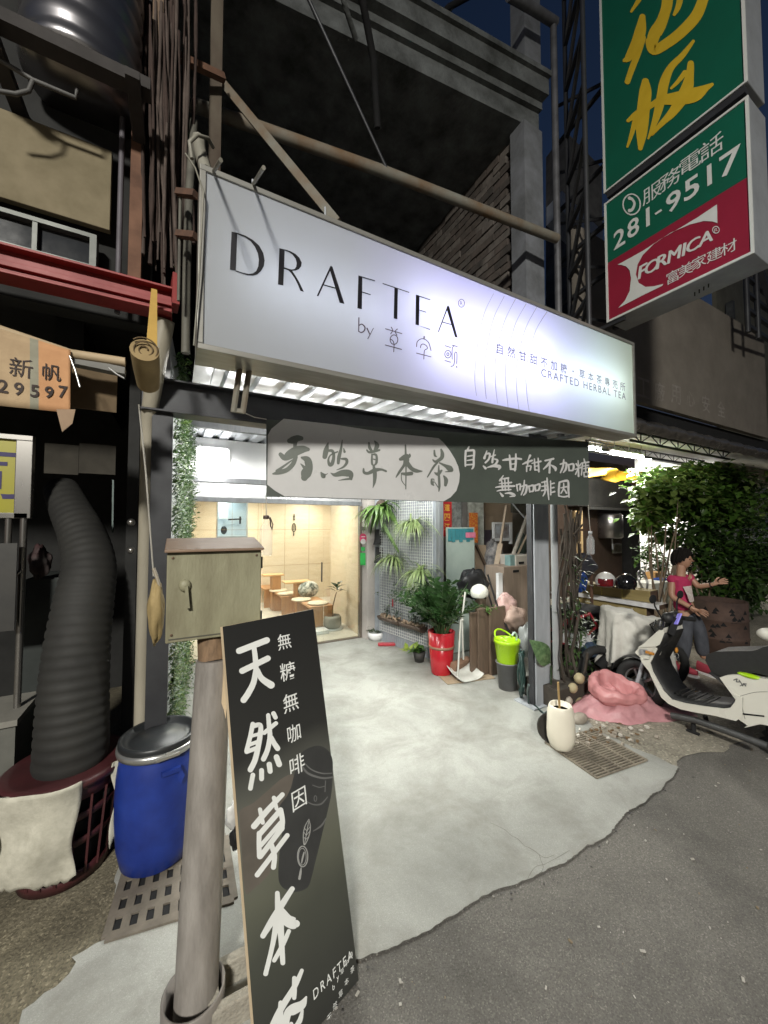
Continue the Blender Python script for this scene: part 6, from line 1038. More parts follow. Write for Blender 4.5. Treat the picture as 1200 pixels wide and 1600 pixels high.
def truss(y, u0, u1, vt0, vt1, vb0, vb1, n):
    M = MB(); a0, a1, c0, c1 = gy(u0, vt0, y), gy(u1, vt1, y), gy(u0, vb0, y), gy(u1, vb1, y); a1.z = a0.z; c1.z = c0.z
    M.bar(a0, a1, .03); M.bar(c0, c1, .03)
    for i in range(n):
        t0, t1, t2 = i/n, (i+.5)/n, (i+1)/n; M.tube([a0.lerp(a1, t0), c0.lerp(c1, t1)], .009, 5); M.tube([c0.lerp(c1, t1), a0.lerp(a1, t2)], .009, 5); M.tube([c0.lerp(c1, t1), a0.lerp(a1, t1)], .009, 5)
    return M.build('truss', steel_d, ry)
truss(3.1, 985, 1140, 674, 700, 688, 716, 6); truss(4.6, 915, 1100, 688, 716, 700, 726, 8)
M = MB()
for x, y in ((12.6, 4.6), (16.5, 3.4)): M.box(x, x+.1, y, y+.1, 0, z3+.1)
M.box(3.7, 13, 5.2, 5.26, z3+.55, z3+.63); M.build('steel_frame', steel_d, ry)
brw = mat('dark_brown_wall', (.06, .036, .024), (.04, .025, .017), .7, 0, 3)
ybk = 6.3; M = MB(); xw1 = gy(984, 850, ybk).x; M.box(5.0, xw1, ybk, ybk+.1, 0, 3.6); M.build('back_wall', brw, ry)
a, c_ = gy(925, 752, 6.0), gy(985, 790, 6.0); M = MB(); M.box(a.x-.6, c_.x, 6.0, 6.28, gy(950, 792, 6.).z, gy(950, 750, 6.).z); M.build('shutter_box', mat('shutter_grey', (.115, .112, .108), (.085, .083, .08), .6, .2), ry)
a, c_ = gy(922, 786, 5.97), gy(985, 794, 5.97); M = MB(); M.box(a.x, c_.x, 5.95, 6.0, c_.z-.07, c_.z); M.build('shutter_rail', mat('galvanised', (.55, .55, .53)), ry)
M = MB(); a = gy(986, 850, 6.0).x; c = gy(1000, 850, 6.0).x; M.box(a, c, 6.0, 6.25, 0, 3.0); M.build('doorway_post', black_v, ry)
wl = mat('bright_white_wall', (.80, .80, .77), (.72, .72, .69), .7, 0, 2); M = MB(); M.box(gy(1000, 850, 7.2).x, 26, 7.2, 7.3, 0, 4.4); M.build('white_back_wall', wl, ry)
# outside at the far right above the fascia
M = MB(); a, c_ = gy(1118, 420, 4.5), gy(1260, 560, 4.5); M.box(a.x, c_.x+4, 4.5, 4.6, 3, 12); tag(M.build('apartment_wall', mat('yellow_tile_wall', (.30, .28, .20), (.2, .19, .14), .7, 0, 3)), 'dim yellowish apartment wall behind the brown fascia', 'wall')
M = MB(); x_ = [gy(u, 450, 2.2).x for u in (1166, 1182)]
for x in x_: M.tube([V((x, 2.2, gy(1170, 520, 2.2).z)), V((x, 2.2, gy(1170, 390, 2.2).z))], .035, 6)
for i in range(5): z = gy(1170, 510-25*i, 2.2).z; M.bar(V((x_[0], 2.2, z)), V((x_[1]+1.2, 2.3, z+.1)), .05)
M.bar(gy(1180, 395, 2.2), gy(1206, 480, 2.2), .07); tag(M.build('steel_ladder_frame', steel_d), 'black steel ladder frame under the projecting sign at the right edge', 'frame')
M = MB(); a, c_ = gy(1145, 470, 4.3), gy(1160, 500, 4.3); M.box(a.x, a.x+.12, 4.3, 4.45, 4.5, 8); M.box(a.x-1.2, a.x-.2, 4.3, 4.45, 4.5, 7); tag(M.build('grey_column', concw), 'grey concrete column and wall seen under the projecting sign', 'column')
# strip lamps under the canopy
def tubelamp(u0, v0, u1, v1, y, label, r_=.022, s_=30):
    a, c_ = gy(u0, v0, y), gy(u1, v1, y); c_.z = a.z; th = thing('strip_lamp', tuple(a), label, 'lamp', 'strip lamps under the yard canopy'); MB().tube([a, c_], r_, 8).build('tube', lampmat('strip_tube', (1, .97, .9), s_), th); M = MB(); M.box(a.x-.02, c_.x+.02, y-.03, y+.03, a.z+.03, a.z+.06); M.build('fitting', white_p, th)
    M = MB()
    for t_ in (.1, .55, .95): p = a.lerp(c_, t_); M.tube([p+V((0, 0, .05)), V((p.x, p.y, z3+.16+.99*(p.y-2.65)/4.55))], .008, 5)
    M.build('hanger', steel_g, th)
tubelamp(955, 706, 1005, 724, 4.3, 'long lit strip lamp above the yellow tarpaulin', .018, 34); tubelamp(921, 699, 938, 706, 4.7, 'short lit strip lamp seen beside the banner', .018, 34)
for i, (x, y, l_) in enumerate(((12.3, 6.3, 1.6), (15.0, 6.2, 1.6))):  # unseen tubes added to brighten the white back wall
    th = thing('strip_lamp', (x, y, 3.1), ('unseen strip lamp added behind the bush to light the white back wall', 'unseen strip lamp added beyond the bush to light the white wall')[i], 'lamp', 'strip lamps under the yard canopy'); MB().tube([V((x, y, 3.05)), V((x+l_, y, 3.05))], .03, 8).build('tube', lampmat('added_wall_tube', (1, .98, .94), 60), th); M = MB(); M.box(x, x+l_, y-.04, y+.04, 3.09, 3.12); M.build('fitting', white_p, th)
# folded yellow tarpaulin slung under the trusses
ym_ = mat('yellow_tarp', (.36, .20, .010), (.27, .145, .008), .55, 0, 5); M = MB()
def tp_(s, t_):
    u = 915+130*s; vt = 729+.10*(u-915); vb = 748+.13*(u-915)-6*abs(math.sin(s*9)); p = gy(u, vt+(vb-vt)*t_, 5.0); p.y += .10*math.sin(s*16+3*t_)+.08*math.sin(s*31)*t_; return p
M.sheet(tp_, 60, 8); tag(M.build('yellow_tarpaulin', ym_, solid=.01), 'folded yellow tarpaulin slung below the strip lamps', 'tarpaulin')
# things on the dark back wall
th = thing('water_heater', tuple(gy(955, 820, 6.1)), 'shiny steel water heater on the dark brown wall', 'water heater'); p = gy(953, 822, 6.1); k = (gy(963, 822, 6.1)-gy(943, 822, 6.1)).x/20; h = gy(953, 800, 6.1).z-gy(953, 838, 6.1).z
MB().lathe([(0, -h/2), (k*9, -h/2), (k*10.5, -h/2+.04), (k*10.5, h/2-.04), (k*9, h/2), (0, h/2)], p, 24).build('cylinder', mat('stainless', (.5, .49, .5)), th); M = MB(); M.tube([p+V((0, -.05, -h/2)), p+V((.02, -.05, -h/2-.3))], .02, 6); M.build('pipe', steel_g, th)
a, c_ = gy(960, 850, 6.2), gy(972, 864, 6.2); th = thing('fuse_box', tuple(a), 'small grey fuse box on the brown wall below the heater', 'fuse box'); MB().box(a.x, c_.x, 6.2, 6.28, c_.z, a.z).build('case', mat('fuse_grey', (.2, .19, .17)), th, bevel=.01); MB().box(a.x+.05, c_.x-.05, 6.18, 6.2, c_.z+.05, a.z-.05).build('cover', mat('fuse_dark', (.11, .1, .09)), th)
M = MB(); la, lb_ = gy(899, 860, 5.2), gy(908, 860, 5.2)
for x in (la.x, lb_.x): M.bar(V((x, 5.2, .0)), V((x, 5.2, gy(900, 798, 5.2).z)), .06)
for i in range(6): z = gy(900, 826+22*i, 5.2).z; M.bar(V((la.x, 5.2, z)), V((lb_.x, 5.2, z)), .05)
tag(M.build('wooden_rack', mat('rack_wood', (.34, .24, .12), (.26, .18, .09))), 'pale wooden ladder rack left of the brown wall', 'rack')
# pole with hung jacket and blue cloth
pz = gy(925, 965, 3.3); M = MB(); M.tube([V((pz.x, 3.3, 0)), V((pz.x, 3.3, gy(925, 822, 3.3).z))], .022, 8); M.bar(V((gy(882, 828, 3.3).x, 3.3, gy(882, 828, 3.3).z)), V((pz.x, 3.3, gy(922, 828, 3.3).z)), .03); tag(M.build('clothes_pole', rust_d), 'dark rusty pole with a crossbar behind the potted vines', 'pole')
lump('jacket', 'dark jacket hung beside the rusty pole', 'jacket', 910, 884, 3.25, 14, 17, mat('dark_cloth', (.035, .035, .045), (.02, .02, .026), .85, 0, 9), 14); lump('blue_bag', 'bright blue plastic bag hanging below the dark jacket', 'bag', 906, 908, 3.2, 9, 16, mat('blue_film', (.02, .075, .32), (.015, .05, .23), .45, 0, 6), 15, dy=.06)
# timber stack with plank, helmets on top
tim = mat('treated_timber', (.34, .27, .115), (.26, .2, .08), .7, 0, 3, stretch=(1, 1, 6)); tend = mat('timber_end', (.10, .065, .045))
def beam(name, label, p0, p1, h, d, m, group='timbers in the stack'):
    a, c_ = p0, p1; M = MB(); bk = V((c_.y-a.y, -(c_.x-a.x), 0)).normalized(); bk = bk if bk.y > 0 else -bk; vs = [a, c_, c_+bk*d, a+bk*d]; M.add([v-V((0, 0, h)) for v in vs]+vs, [(3, 2, 1, 0), (4, 5, 6, 7), (0, 1, 5, 4), (1, 2, 6, 5), (2, 3, 7, 6), (3, 0, 4, 7)], 0); M.m[3] = 1; return tag(M.build(name, [m, tend], bevel=.004), label, 'timber', group)
ta, tb = gz(893, 908, .95), gz(1016, 924, .95)
beam('timber', 'upper squared timber of the stack, carrying the helmets', ta, tb, .15, .22, tim); dn = V((0, 0, -.155)); fw = V((ta.y-tb.y, tb.x-ta.x, 0)).normalized(); fw = -fw if fw.y > 0 else fw
beam('white_plank', 'white painted plank between the two big timbers', ta+dn+fw*.05, tb.lerp(ta, .0)+dn+fw*.05+(tb-ta).normalized()*.12, .06, .25, white_p); beam('timber', 'lower squared timber under the white plank', ta+dn*1.42, tb+dn*1.42-(tb-ta).normalized()*.05, .16, .22, tim)
beam('board_sheet', 'flecked board standing under the timber stack', ta+dn*2.5, ta.lerp(tb, .5)+dn*2.5, .28, .05, mat('flake_board', (.36, .23, .12), (.22, .14, .075), .85, 0, 40))
M = MB()
for t_ in (.12, .93): q = ta.lerp(tb, t_)-fw*.12; M.bar(V((q.x, q.y, .0)), V((q.x, q.y, .53)), .12, .1)
tag(M.build('trestle', tend), 'dark trestle legs under the timber stack', 'trestle')
M = MB()
for t_ in (.16, .42, .68): q = ta.lerp(tb, t_)+fw*.008; M.tube([q+V((0, 0, .005)), q+V((.02, 0, -.155))], .012, 6)
tag(M.build('tie_rope', mat('yellow_rope', (.5, .42, .12))), 'yellow rope ties around the timber stack', 'rope')
c = gz(946, 908, 1.06); helmet(c, .125, mat('white_shell_b', (.70, .69, .66), (.62, .61, .58), .25), 'white helmet with red visor on the upper timber', mat('red_visor', (.25, .015, .02), (.05, .01, .012), .1, 0, 9), rad(200), 'helmets on the timber stack')
c = gz(978, 911, 1.06); helmet(c, .125, mat('black_shell', (.012, .012, .013), None, .12), 'glossy black helmet on the upper timber', mat('black_visor', (.01, .01, .011), None, .05), rad(200), 'helmets on the timber stack')
M = MB(); c = gz(1003, 906, 1.05)
for k in range(3): M.tube([c+V((.0+.02*k, .0, 0))+V((.10*math.cos(a*.4), .03*math.sin(a*.4), .13*math.sin(a*.4))) for a in range(16)], .006, 5, closed=True)
tag(M.build('wire_coil', mat('galvanised', (.55, .55, .53))), 'coil of pale wire standing at the right end of the timbers', 'coil')
slab('white_carton', 'stack of white cartons behind the person', 'carton', 1020, 912, 1052, 946, 4.2, .4, mat('white_card', (.62, .62, .57), (.55, .55, .5)), ground=True, bevel=.01); slab('orange_carton', 'small orange brown carton above the white cartons', 'carton', 1024, 895, 1038, 913, 4.5, .2, mat('orange_card', (.5, .28, .1))); slab('blue_tub', 'small blue plastic tub beside the orange carton', 'tub', 1036, 905, 1046, 913, 4.3, .2, mat('blue_film', (.02, .075, .32)))
# big bushes
def bush(name, label, blobs, n, y0, sz, mats_, seed, ratio=.62, bright=0.):
    r = random.Random(seed); c0 = gy(blobs[0][0], blobs[0][1], y0); th = thing(name, (c0.x, c0.y, 0), label, 'bush'); M = MB(); tot = sum(b[2]*b[3] for b in blobs)
    for b in blobs:
        yy = y0+b[4]; c = gy(b[0], b[1], yy); kx = (gy(b[0]+10, b[1], yy)-gy(b[0]-10, b[1], yy)).length/20; kz = (gy(b[0], b[1]-10, yy).z-gy(b[0], b[1]+10, yy).z)/20; sub = [(rdir(r)*r.random()*.8, r.uniform(-.8, .8)) for _ in range(12)]
        for i in range(int(n*b[2]*b[3]/tot)):
            sd, sz_ = r.choice(sub); e = V((r.gauss(0, .22), r.gauss(0, .22), r.gauss(0, .22))); p = c+V(((sd.x*.75+e.x)*b[2]*kx, (sd.y*.75+e.y)*b[2]*kx*.6, (sz_*.75+e.z)*b[3]*kz))
            if p.z < .05: continue
            d = rdir(r)+V((0, 0, r.uniform(-.8, .5)))+(p-c).normalized()*.5; L_ = sz*r.uniform(.6, 1.2); M.leaf(p, d, V((r.uniform(-.4, .4), -.4, 1)), L_, L_*ratio, .2, mi=0 if r.random() < .75 else 1)
    M.build('foliage', mats_, th); M = MB(); ctrs = [gy(b[0], b[1], y0+b[4]) for b in blobs]; base = V((c0.x+.6, y0+.2, .02))
    for c in ctrs: M.tube([base+rdir(r)*.1, base.lerp(c, .45)+V((0, 0, .1))+rdir(r)*.12, c], [.025, .014, .005], 6)
    M.build('stem', mat('bark', (.2, .15, .1)), th); return th
bushA = leafmat('round_bush_leaf', (.085, .18, .025), (.04, .09, .014), .38, 6., .3); bushB = leafmat('round_bush_leaf_pale', (.17, .24, .06), (.08, .13, .03), .36, 6., .3); bushC = leafmat('narrow_bush_leaf', (.06, .115, .03), (.03, .06, .017), .4, 6., .2)
bush('round_leaved_bush', 'big round leaved bush lit yellow green at its top', [(1040, 757, 40, 26, .5), (1085, 748, 42, 26, .4), (1125, 752, 40, 28, .3), (1018, 788, 36, 32, .3), (1065, 785, 45, 34, .2), (1110, 790, 45, 36, .1), (1150, 775, 40, 34, .2), (1015, 815, 20, 16, .3)], 6500, 3.4, .155, [bushA, bushB], 3, .78)
bush('lamplight_leaf_branch', 'branch tips in paler leaves that carry the strip lamp light as colour', [(1018, 768, 26, 22, .2), (1045, 748, 30, 16, .2), (1080, 738, 34, 14, .2), (1012, 800, 20, 20, .2), (1060, 768, 30, 16, .0)], 620, 3.3, .17, [bushB, bushA], 13, .8)  # paler leaves put the lamp light into the colour at top left
bush('narrow_leaved_bush', 'dark narrow leaved bush behind the person in pink', [(1100, 862, 40, 40, .3), (1130, 830, 45, 40, .2), (1140, 885, 42, 42, .1), (1175, 845, 45, 55, .1), (1185, 900, 40, 45, 0), (1100, 905, 34, 34, .4), (1060, 830, 34, 22, .5), (1190, 790, 40, 40, .2), (1040, 838, 22, 16, .7), (1120, 935, 36, 24, .3), (1170, 930, 40, 24, .1)], 8000, 3.2, .155, [bushC, bushA], 4, .46)
bush('small_leaved_shrub', 'small leaved shrub against the white wall left of the person', [(1012, 868, 22, 20, .5), (1030, 890, 20, 22, .6), (1042, 915, 18, 20, .4), (1016, 895, 14, 14, .6)], 700, 4.6, .13, [bushC, bushA], 6, .6)
# planters and vines beside the column
r = random.Random(41); M = MB(); G = MB()
for i in range(17):
    u = 880+r.uniform(-3, 24); pts = []; v = 1112-r.uniform(0, 30); yy = 2.55+r.uniform(0, .35); ph = r.uniform(0, 6)
    while v > r.uniform(770, 800): pts.append(gy(u+6*math.sin(v*.019+ph)+3*math.sin(v*.055+ph*2), v, yy)); v -= 28
    pts[0].z = max(pts[0].z, .01); M.tube(pts, [r.uniform(.005, .017) for _ in pts], 6)
for k in range(7): p = gy(r.uniform(882, 920), r.uniform(840, 900), 2.7); M.tube([p, p+V((r.uniform(-.2, .25), 0, r.uniform(.0, .22)))], .010, 5)
M.tube([gy(905, 960, 2.6), gy(893, 1020, 2.55), gy(902, 1062, 2.5), gy(914, 1050, 2.5), gy(918, 1020, 2.5)], .016, 6)
tag(M.build('vine_trunks', mat('vine_bark', (.055, .042, .031), (.028, .022, .016), .85, 0, 10, stretch=(3, 3, 1))), 'tangle of dark vine trunks beside the right column', 'vine')
M = MB()
for i in range(420):
    c = r.choice(((915, 985), (890, 960), (900, 1010), (903, 1040), (925, 1010), (892, 1090), (900, 900))); p = gy(r.gauss(c[0], 12), r.gauss(c[1], 18), 2.75+r.uniform(-.15, .2)); M.leaf(p, rdir(r)+V((0, 0, r.uniform(-.7, .6))), V((0, -.3, 1)), r.uniform(.07, .14), r.uniform(.02, .035), .3)
tag(M.build('vine_foliage', bushC), 'sparse dark leaves among the vine trunks beside the column', 'plant')
M = MB()
for i, (u, v, s_) in enumerate(((905, 1060, 10), (925, 1068, 11), (895, 1075, 9), (920, 1085, 10), (905, 1100, 12), (888, 1095, 8))): p = gy(u, v, 2.45); M.ball(p, s_*.0058, s_*.005, s_*.0055, 8, 6, mi=i % 2)
tag(M.build('planter_stones', [mat('pale_ochre_stone', (.42, .36, .22), (.28, .22, .12)), mat('debris_stone', (.35, .31, .26))]), 'pale stones heaped at the foot of the vine trunks', 'stones')
slab('planter_box', 'dark planter box holding the vine trunks beside the column', 'planter', 872, 1080, 930, 1112, 2.45, .4, mat('planter_dark', (.055, .045, .035), (.035, .03, .024), .85, 0, 8), ground=True)
slab('storage_bin', 'black plastic storage bin behind the vines below the timbers', 'bin', 905, 958, 955, 1000, 2.9, .5, black_v, ground=True, bevel=.02); slab('white_tray', 'white tray edge lying on dark things below the black bin', 'tray', 905, 996, 945, 1003, 2.75, .3, white_p)
lump('denim_bundle', 'dark blue denim bundle above the red bicycle wheel', 'bundle', 927, 1015, 2.7, 14, 11, mat('denim_dark', (.05, .085, .14), (.03, .05, .09), .9, 0, 14), 22)
# red bicycle wheel end and covered scooter
c = gz(948, 1108); c.y += .25; c = V((4.45, 2.62, .33)); th = thing('bicycle', (c.x, c.y, 0), 'old red bicycle with curved red mudguard behind the pink sack', 'bicycle')
ax = V((.82, -.57, 0)).normalized(); up = V((0, 0, 1)); cir = lambda R_, a: c+ax*R_*math.cos(a)+up*R_*math.sin(a)
MB().tube([cir(.31, i*math.pi/18) for i in range(36)], .018, 8, closed=True).build('tyre', mat('tyre_black', (.022, .022, .022), None, .8), th); MB().tube([cir(.285, i*math.pi/18) for i in range(36)], .010, 6, closed=True).build('rim', mat('galvanised', (.55, .55, .53)), th)
M = MB()
for i in range(18): M.tube([c, cir(.285, i*math.pi/9)], .0022, 4)
M.build('spokes', mat('galvanised', (.55, .55, .53)), th); rp = mat('bike_red', (.26, .012, .022), (.2, .01, .017), .3)
M = MB()
def mg(s, t_): a = -.3+2.9*s; return cir(.345, a)+V((-ax.y, ax.x, 0))*(t_-.5)*.06
M.sheet(mg, 20, 2); M.build('mudguard', rp, th, solid=.004); M = MB(); q = c-ax*.55+up*.35; M.tube([c, c-ax*.25+up*.45, q], .016, 8); M.tube([c-ax*.25+up*.45, c-ax*.9+up*.15], .018, 8); M.tube([c, c-ax*.9+up*.15], .012, 8); M.build('frame', rp, th)
M = MB(); M.tube([q+V((0, 0, .25)), q+V((.1, .2, .3)), q+V((-.05, .3, .3))], .012, 6); M.build('handlebar', mat('galvanised', (.55, .55, .53)), th)
th = thing('covered_scooter', (4.5, 2.42, 0), 'parked scooter draped in a crumpled white cloth cover', 'scooter'); cc = V((4.5, 2.42, 0)); a1 = V((.92, -.39, 0)); a2 = V((.39, .92, 0))
from mathutils import noise as NZ
def cover(s, t_):
    a = 2*math.pi*s; h = .83-.05*math.cos(a-.4); f2 = math.sin(11*a+.6+1.5*math.sin(3*a)); fold = .030*f2+.018*math.sin(19*a+2); top = .05*max(0, math.cos(a-2.7))
    if t_ < .35: q = t_/.35; rx = .34*q; ry_ = .27*q; z = h-.035*q*q+top*q+.02*math.sin(5*a)*q
    else: q = (t_-.35)/.65; rx = .34+.05*q+fold*q*1.3; ry_ = .27+.05*q+fold*q*1.3; z = (h-.035+top)*(1-q)+q*(.20+.13*math.sin(a*2+.4)+.03*math.sin(7*a))
    p = cc+a1*rx*math.cos(a)+a2*ry_*math.sin(a)+V((0, 0, z)); n = NZ.fractal(p*9, 1, 2, 3); return p+V((.012*n, .012*n, .016*n))
MB().sheet(cover, 120, 40).build('cover', mat('white_cloth', (.56, .545, .50), (.44, .43, .39), .85, 0, 5, .25, 120), th)
for q in (-.42, .42): MB().tube([cc+a1*q+V((0, 0, .24))+a1*.2*math.cos(i*.3927)+V((0, 0, .2*math.sin(i*.3927))) for i in range(16)], .045, 8, closed=True).build('wheel', mat('tyre_black', (.022, .022, .022)), th)
M = MB(); M.tube([cc-a1*.42+V((0, 0, .24)), cc-a1*.2+V((0, 0, .45)), cc+a1*.25+V((0, 0, .45)), cc+a1*.42+V((0, 0, .24))], .06, 8); M.build('chassis', black_v, th)
# pink woven sack with rolled mouth
sc = gz(968, 1128); sc = V((sc.x+.19, sc.y+.12, 0)); th = thing('pink_sack', (sc.x, sc.y, 0), 'crumpled pink woven sack with open rolled mouth on the pavement', 'sack'); pkm = leafmat('pink_sack_cloth', (.66, .34, .36), (.50, .24, .26), .45, 7., .25); pkl = leafmat('pink_sack_mouth', (.70, .32, .325), (.60, .26, .265), .42, 5., .25)
w1 = V((math.cos(PSI), -math.sin(PSI), 0)); w2 = V((math.sin(PSI), math.cos(PSI), 0))
def prof(pr, s, t_, amp, ph):
    k = t_*(len(pr)-1); i = min(int(k), len(pr)-2); f = k-i; R_ = pr[i][0]+(pr[i+1][0]-pr[i][0])*f; z = pr[i][1]+(pr[i+1][1]-pr[i][1])*f; a = 2*math.pi*s
    R_ *= 1+amp*(math.sin(3*a+ph)*.5+math.sin(7*a+z*20+ph)*.28+math.sin(13*a-z*30)*.18+math.sin(2*a+ph*2)*.4); z += amp*.16*math.sin(4*a+ph)*t_+amp*.08*math.sin(9*a); return a, R_, max(z, .004)
def crease(p, k, amp):
    v = 0; a_ = 1.
    for o in range(4): v += a_*(1-abs(NZ.noise(p*k*(1.9**o)+V((o*7., 3., 1.))))*2.2); a_ *= .52
    return amp*(v-.9)
def low(s, t_):
    a, R_, z = prof([(.41, .003), (.37, .03), (.31, .08), (.24, .13), (.19, .17)], s, t_, .13, 1.); tail = .26*max(0, math.cos(a+.18))**6*(1-t_)**1.5 + .10*max(0, math.cos(a-2.9))**4*(1-t_); p = sc+w1*(R_*math.cos(a)*1.0+tail*math.cos(a))+w2*(R_*.62*math.sin(a)-tail*.25)+V((0, 0, z))
    c = crease(p, 5.5, .013)*(.4+t_) if t_ > .02 else 0; d = (p-sc); d.z = .25; d.normalize(); q = p+d*c; q.z = max(q.z, .004); return q
MB().sheet(low, 130, 44).build('sack_body', pkm, th)
def mouth(s, t_):
    a, R_, z = prof([(.15, .10), (.22, .12), (.265, .17), (.27, .225), (.245, .27), (.205, .285), (.17, .255), (.155, .19), (.13, .13), (0, .11)], s, t_, .075, 2.3); p = sc+w1*(R_*math.cos(a)*1.0-.02)+w2*(R_*.70*math.sin(a))+V((0, 0, z+.10*math.sin(a)*t_-.05*math.cos(a)*t_))
    d = (p-sc-V((0, 0, .25))).normalized(); return p+d*crease(p, 3.2, .011)*min(1, (1-t_)*5)
MB().sheet(mouth, 130, 52).build('rolled_mouth', pkl, th)
# rusty perforated barrel and red hand truck
bc_ = gz(1160, 1045); bc_ = V((6.75, 2.45, 0)); hB = gy(1160, 930, 2.45).z; th = thing('barrel', (bc_.x, bc_.y, 0), 'rusty brown barrel with burn holes behind the white scooter', 'barrel'); M = MB(); M.lathe([(0, 0), (.29, 0), (.29, hB*.33), (.30, hB*.345), (.29, hB*.36), (.29, hB*.66), (.30, hB*.675), (.29, hB*.69), (.29, hB), (.27, hB), (.265, hB-.3), (0, hB-.3)], bc_, 30); M.build('drum', mat('barrel_rust', (.10, .06, .045), (.055, .036, .03), .8, .1, 6), th)
M = MB(); r = random.Random(2)
for i in range(26): a = 3.3+r.uniform(-1.3, 1.3); z = r.uniform(.15, hB-.12); d_ = V((math.cos(a), math.sin(a), 0)); s_ = V((-d_.y, d_.x, 0)); q = bc_+d_*.292+V((0, 0, z)); M.add([q+s_*.035, q-s_*.035, q+V((0, 0, .055))], [(0, 1, 2)])
M.build('burn_hole', black_v, th)
M = MB(); rt = mat('truck_red', (.30, .018, .025), (.22, .014, .02), .45); x_ = [gy(u, 980, 2.75) for u in (1101, 1128)]; th = thing('hand_truck', tuple(x_[0]), 'red steel hand truck with grey handle standing beside the rusty barrel', 'hand truck')
for p in x_: M.tube([V((p.x, 2.75, .05)), V((p.x, 2.75, gy(1110, 958, 2.75).z))], .035, 8)
for z in (.2, .45): M.bar(V((x_[0].x, 2.75, z)), V((x_[1].x, 2.75, z)), .05)
M.build('frame', rt, th); M = MB(); M.tube([gy(1108, 1020, 2.68), gy(1108, 955, 2.68)], .015, 6); M.tube([gy(1104, 953, 2.68), gy(1121, 953, 2.68)], .016, 6); M.tube([gy(1113, 935, 2.68), gy(1122, 990, 2.68)], .013, 6); M.build('handle', mat('galvanised', (.55, .55, .53)), th)

# ------------------------------------------------------------------ white scooter, parked nose-in
XL = 3.90; XR_ = 4.26
sw = mat('scooter_white', (.66, .645, .575), (.62, .605, .535), .28, 0, 2, coat=.5); sb = mat('scooter_black', (.02, .02, .02), (.014, .014, .014), .55, 0, 20); st = mat('seat_vinyl', (.018, .018, .018), (.013, .013, .013), .5, 0, 30, .2, 300)
th = thing('scooter', ((XL+XR_)/2, 1.5, 0), 'white scooter with black seat and footboard parked at the right edge', 'scooter')
def sp_(pts, x=XL): return [gx(1000+p[0]/6, 940+p[1]/6, x) for p in pts]
def extr(name, pts, x0, x1, m, bevel=.012, extra=()):
    P = [V((x0, p.y, p.z)) for p in sp_(pts)] + [V((x0, y, z)) for y, z in extra]; M = MB(); M.poly(P, 0, (x1-x0, 0, 0)); 
    o = M.build(name, m, th, bevel=bevel)
    if bevel: o.modifiers['bevel'].segments = 3; o.modifiers['bevel'].angle_limit = rad(25)
    return o
trim = [(0, 530), (30, 548), (85, 545), (140, 432), (162, 445), (95, 575), (120, 660), (170, 750), (220, 838), (295, 918), (420, 952), (600, 982), (780, 1003), (845, 998), (890, 940), (900, 900), (850, 850), (960, 900), (960, 1075), (900, 1120), (700, 1070), (520, 1040), (380, 1010), (270, 960), (200, 900), (140, 780), (80, 650), (20, 575)]
for x0 in (XL, XR_-.03): extr('side_trim', trim, x0, x0+.03, sw, .006)
body = [(742, 714), (800, 695), (850, 688), (960, 685), (1100, 720), (1200, 728)]
yq = gx(1200, 1061, XL)
extr('rear_body', [(742, 714), (800, 695), (850, 688), (960, 685), (1100, 718), (1200, 726)], XL+.005, XR_-.005, sw, .03, extra=((yq.y-.30, yq.z+.06), (yq.y-.48, yq.z+.10), (yq.y-.50, yq.z+.02), (yq.y-.30, .36), (1.20, .30), (1.30, .225), (gx(1168, 1134, XL).y, gx(1168, 1134, XL).z), (gx(1150, 1122, XL).y, gx(1150, 1122, XL).z), (gx(1150, 1095, XL).y, gx(1150, 1095, XL).z)))
extr('seat', [(588, 560), (600, 505), (680, 478), (900, 472), (1050, 472), (1130, 434), (1200, 424)], XL+.045, XR_-.045, st, .035, extra=((yq.y-.35, .93), (yq.y-.42, .86), (yq.y-.3, .70), (yq.y, .665), (gx(1175, 1053, XL).y, gx(1175, 1053, XL).z), (gx(1158, 1054, XL).y, gx(1158, 1054, XL).z), (gx(1123, 1058, XL).y, gx(1123, 1058, XL).z), (gx(1108, 1053, XL).y, gx(1108, 1053, XL).z)))
path = [(225, 300), (205, 360), (150, 470), (98, 575), (125, 660), (172, 748), (222, 836), (298, 914), (420, 948), (600, 978), (780, 998), (842, 990), (885, 935), (893, 900), (820, 810), (720, 730), (640, 670)]
P = sp_(path); M = MB(); vs = []
for x in (XL+.012, (XL+XR_)/2, XR_-.012): vs += [V((x, p.y+(.03 if 1 < i < 7 and x == (XL+XR_)/2 else 0), p.z)) for i, p in enumerate(P)]
n_ = len(P); M.add(vs, [(k*n_+i, k*n_+i+1, (k+1)*n_+i+1, (k+1)*n_+i) for k in (0, 1) for i in range(n_-1)], 0, True); M.build('footboard', sb, th, solid=.01)
extr('front_cowl', [(-30, 432), (30, 395), (90, 340), (150, 285), (212, 240), (222, 300), (182, 402), (140, 425)], XL+.01, XR_-.01, sw, .03)
extr('front_panel', [(0, 535), (85, 545), (135, 430), (-20, 434), (-60, 480)], XL+.02, XR_-.02, sw, .02, ())
extr('headlight', [(-8, 446), (62, 452), (58, 484), (-6, 508)], XL+.004, XL+.03, mat('lamp_lens', (.42, .42, .42), (.16, .16, .17), .1, 0, 30), .006)
yf = 2.14; fc = V(((XL+XR_)/2+.0, yf, .235))
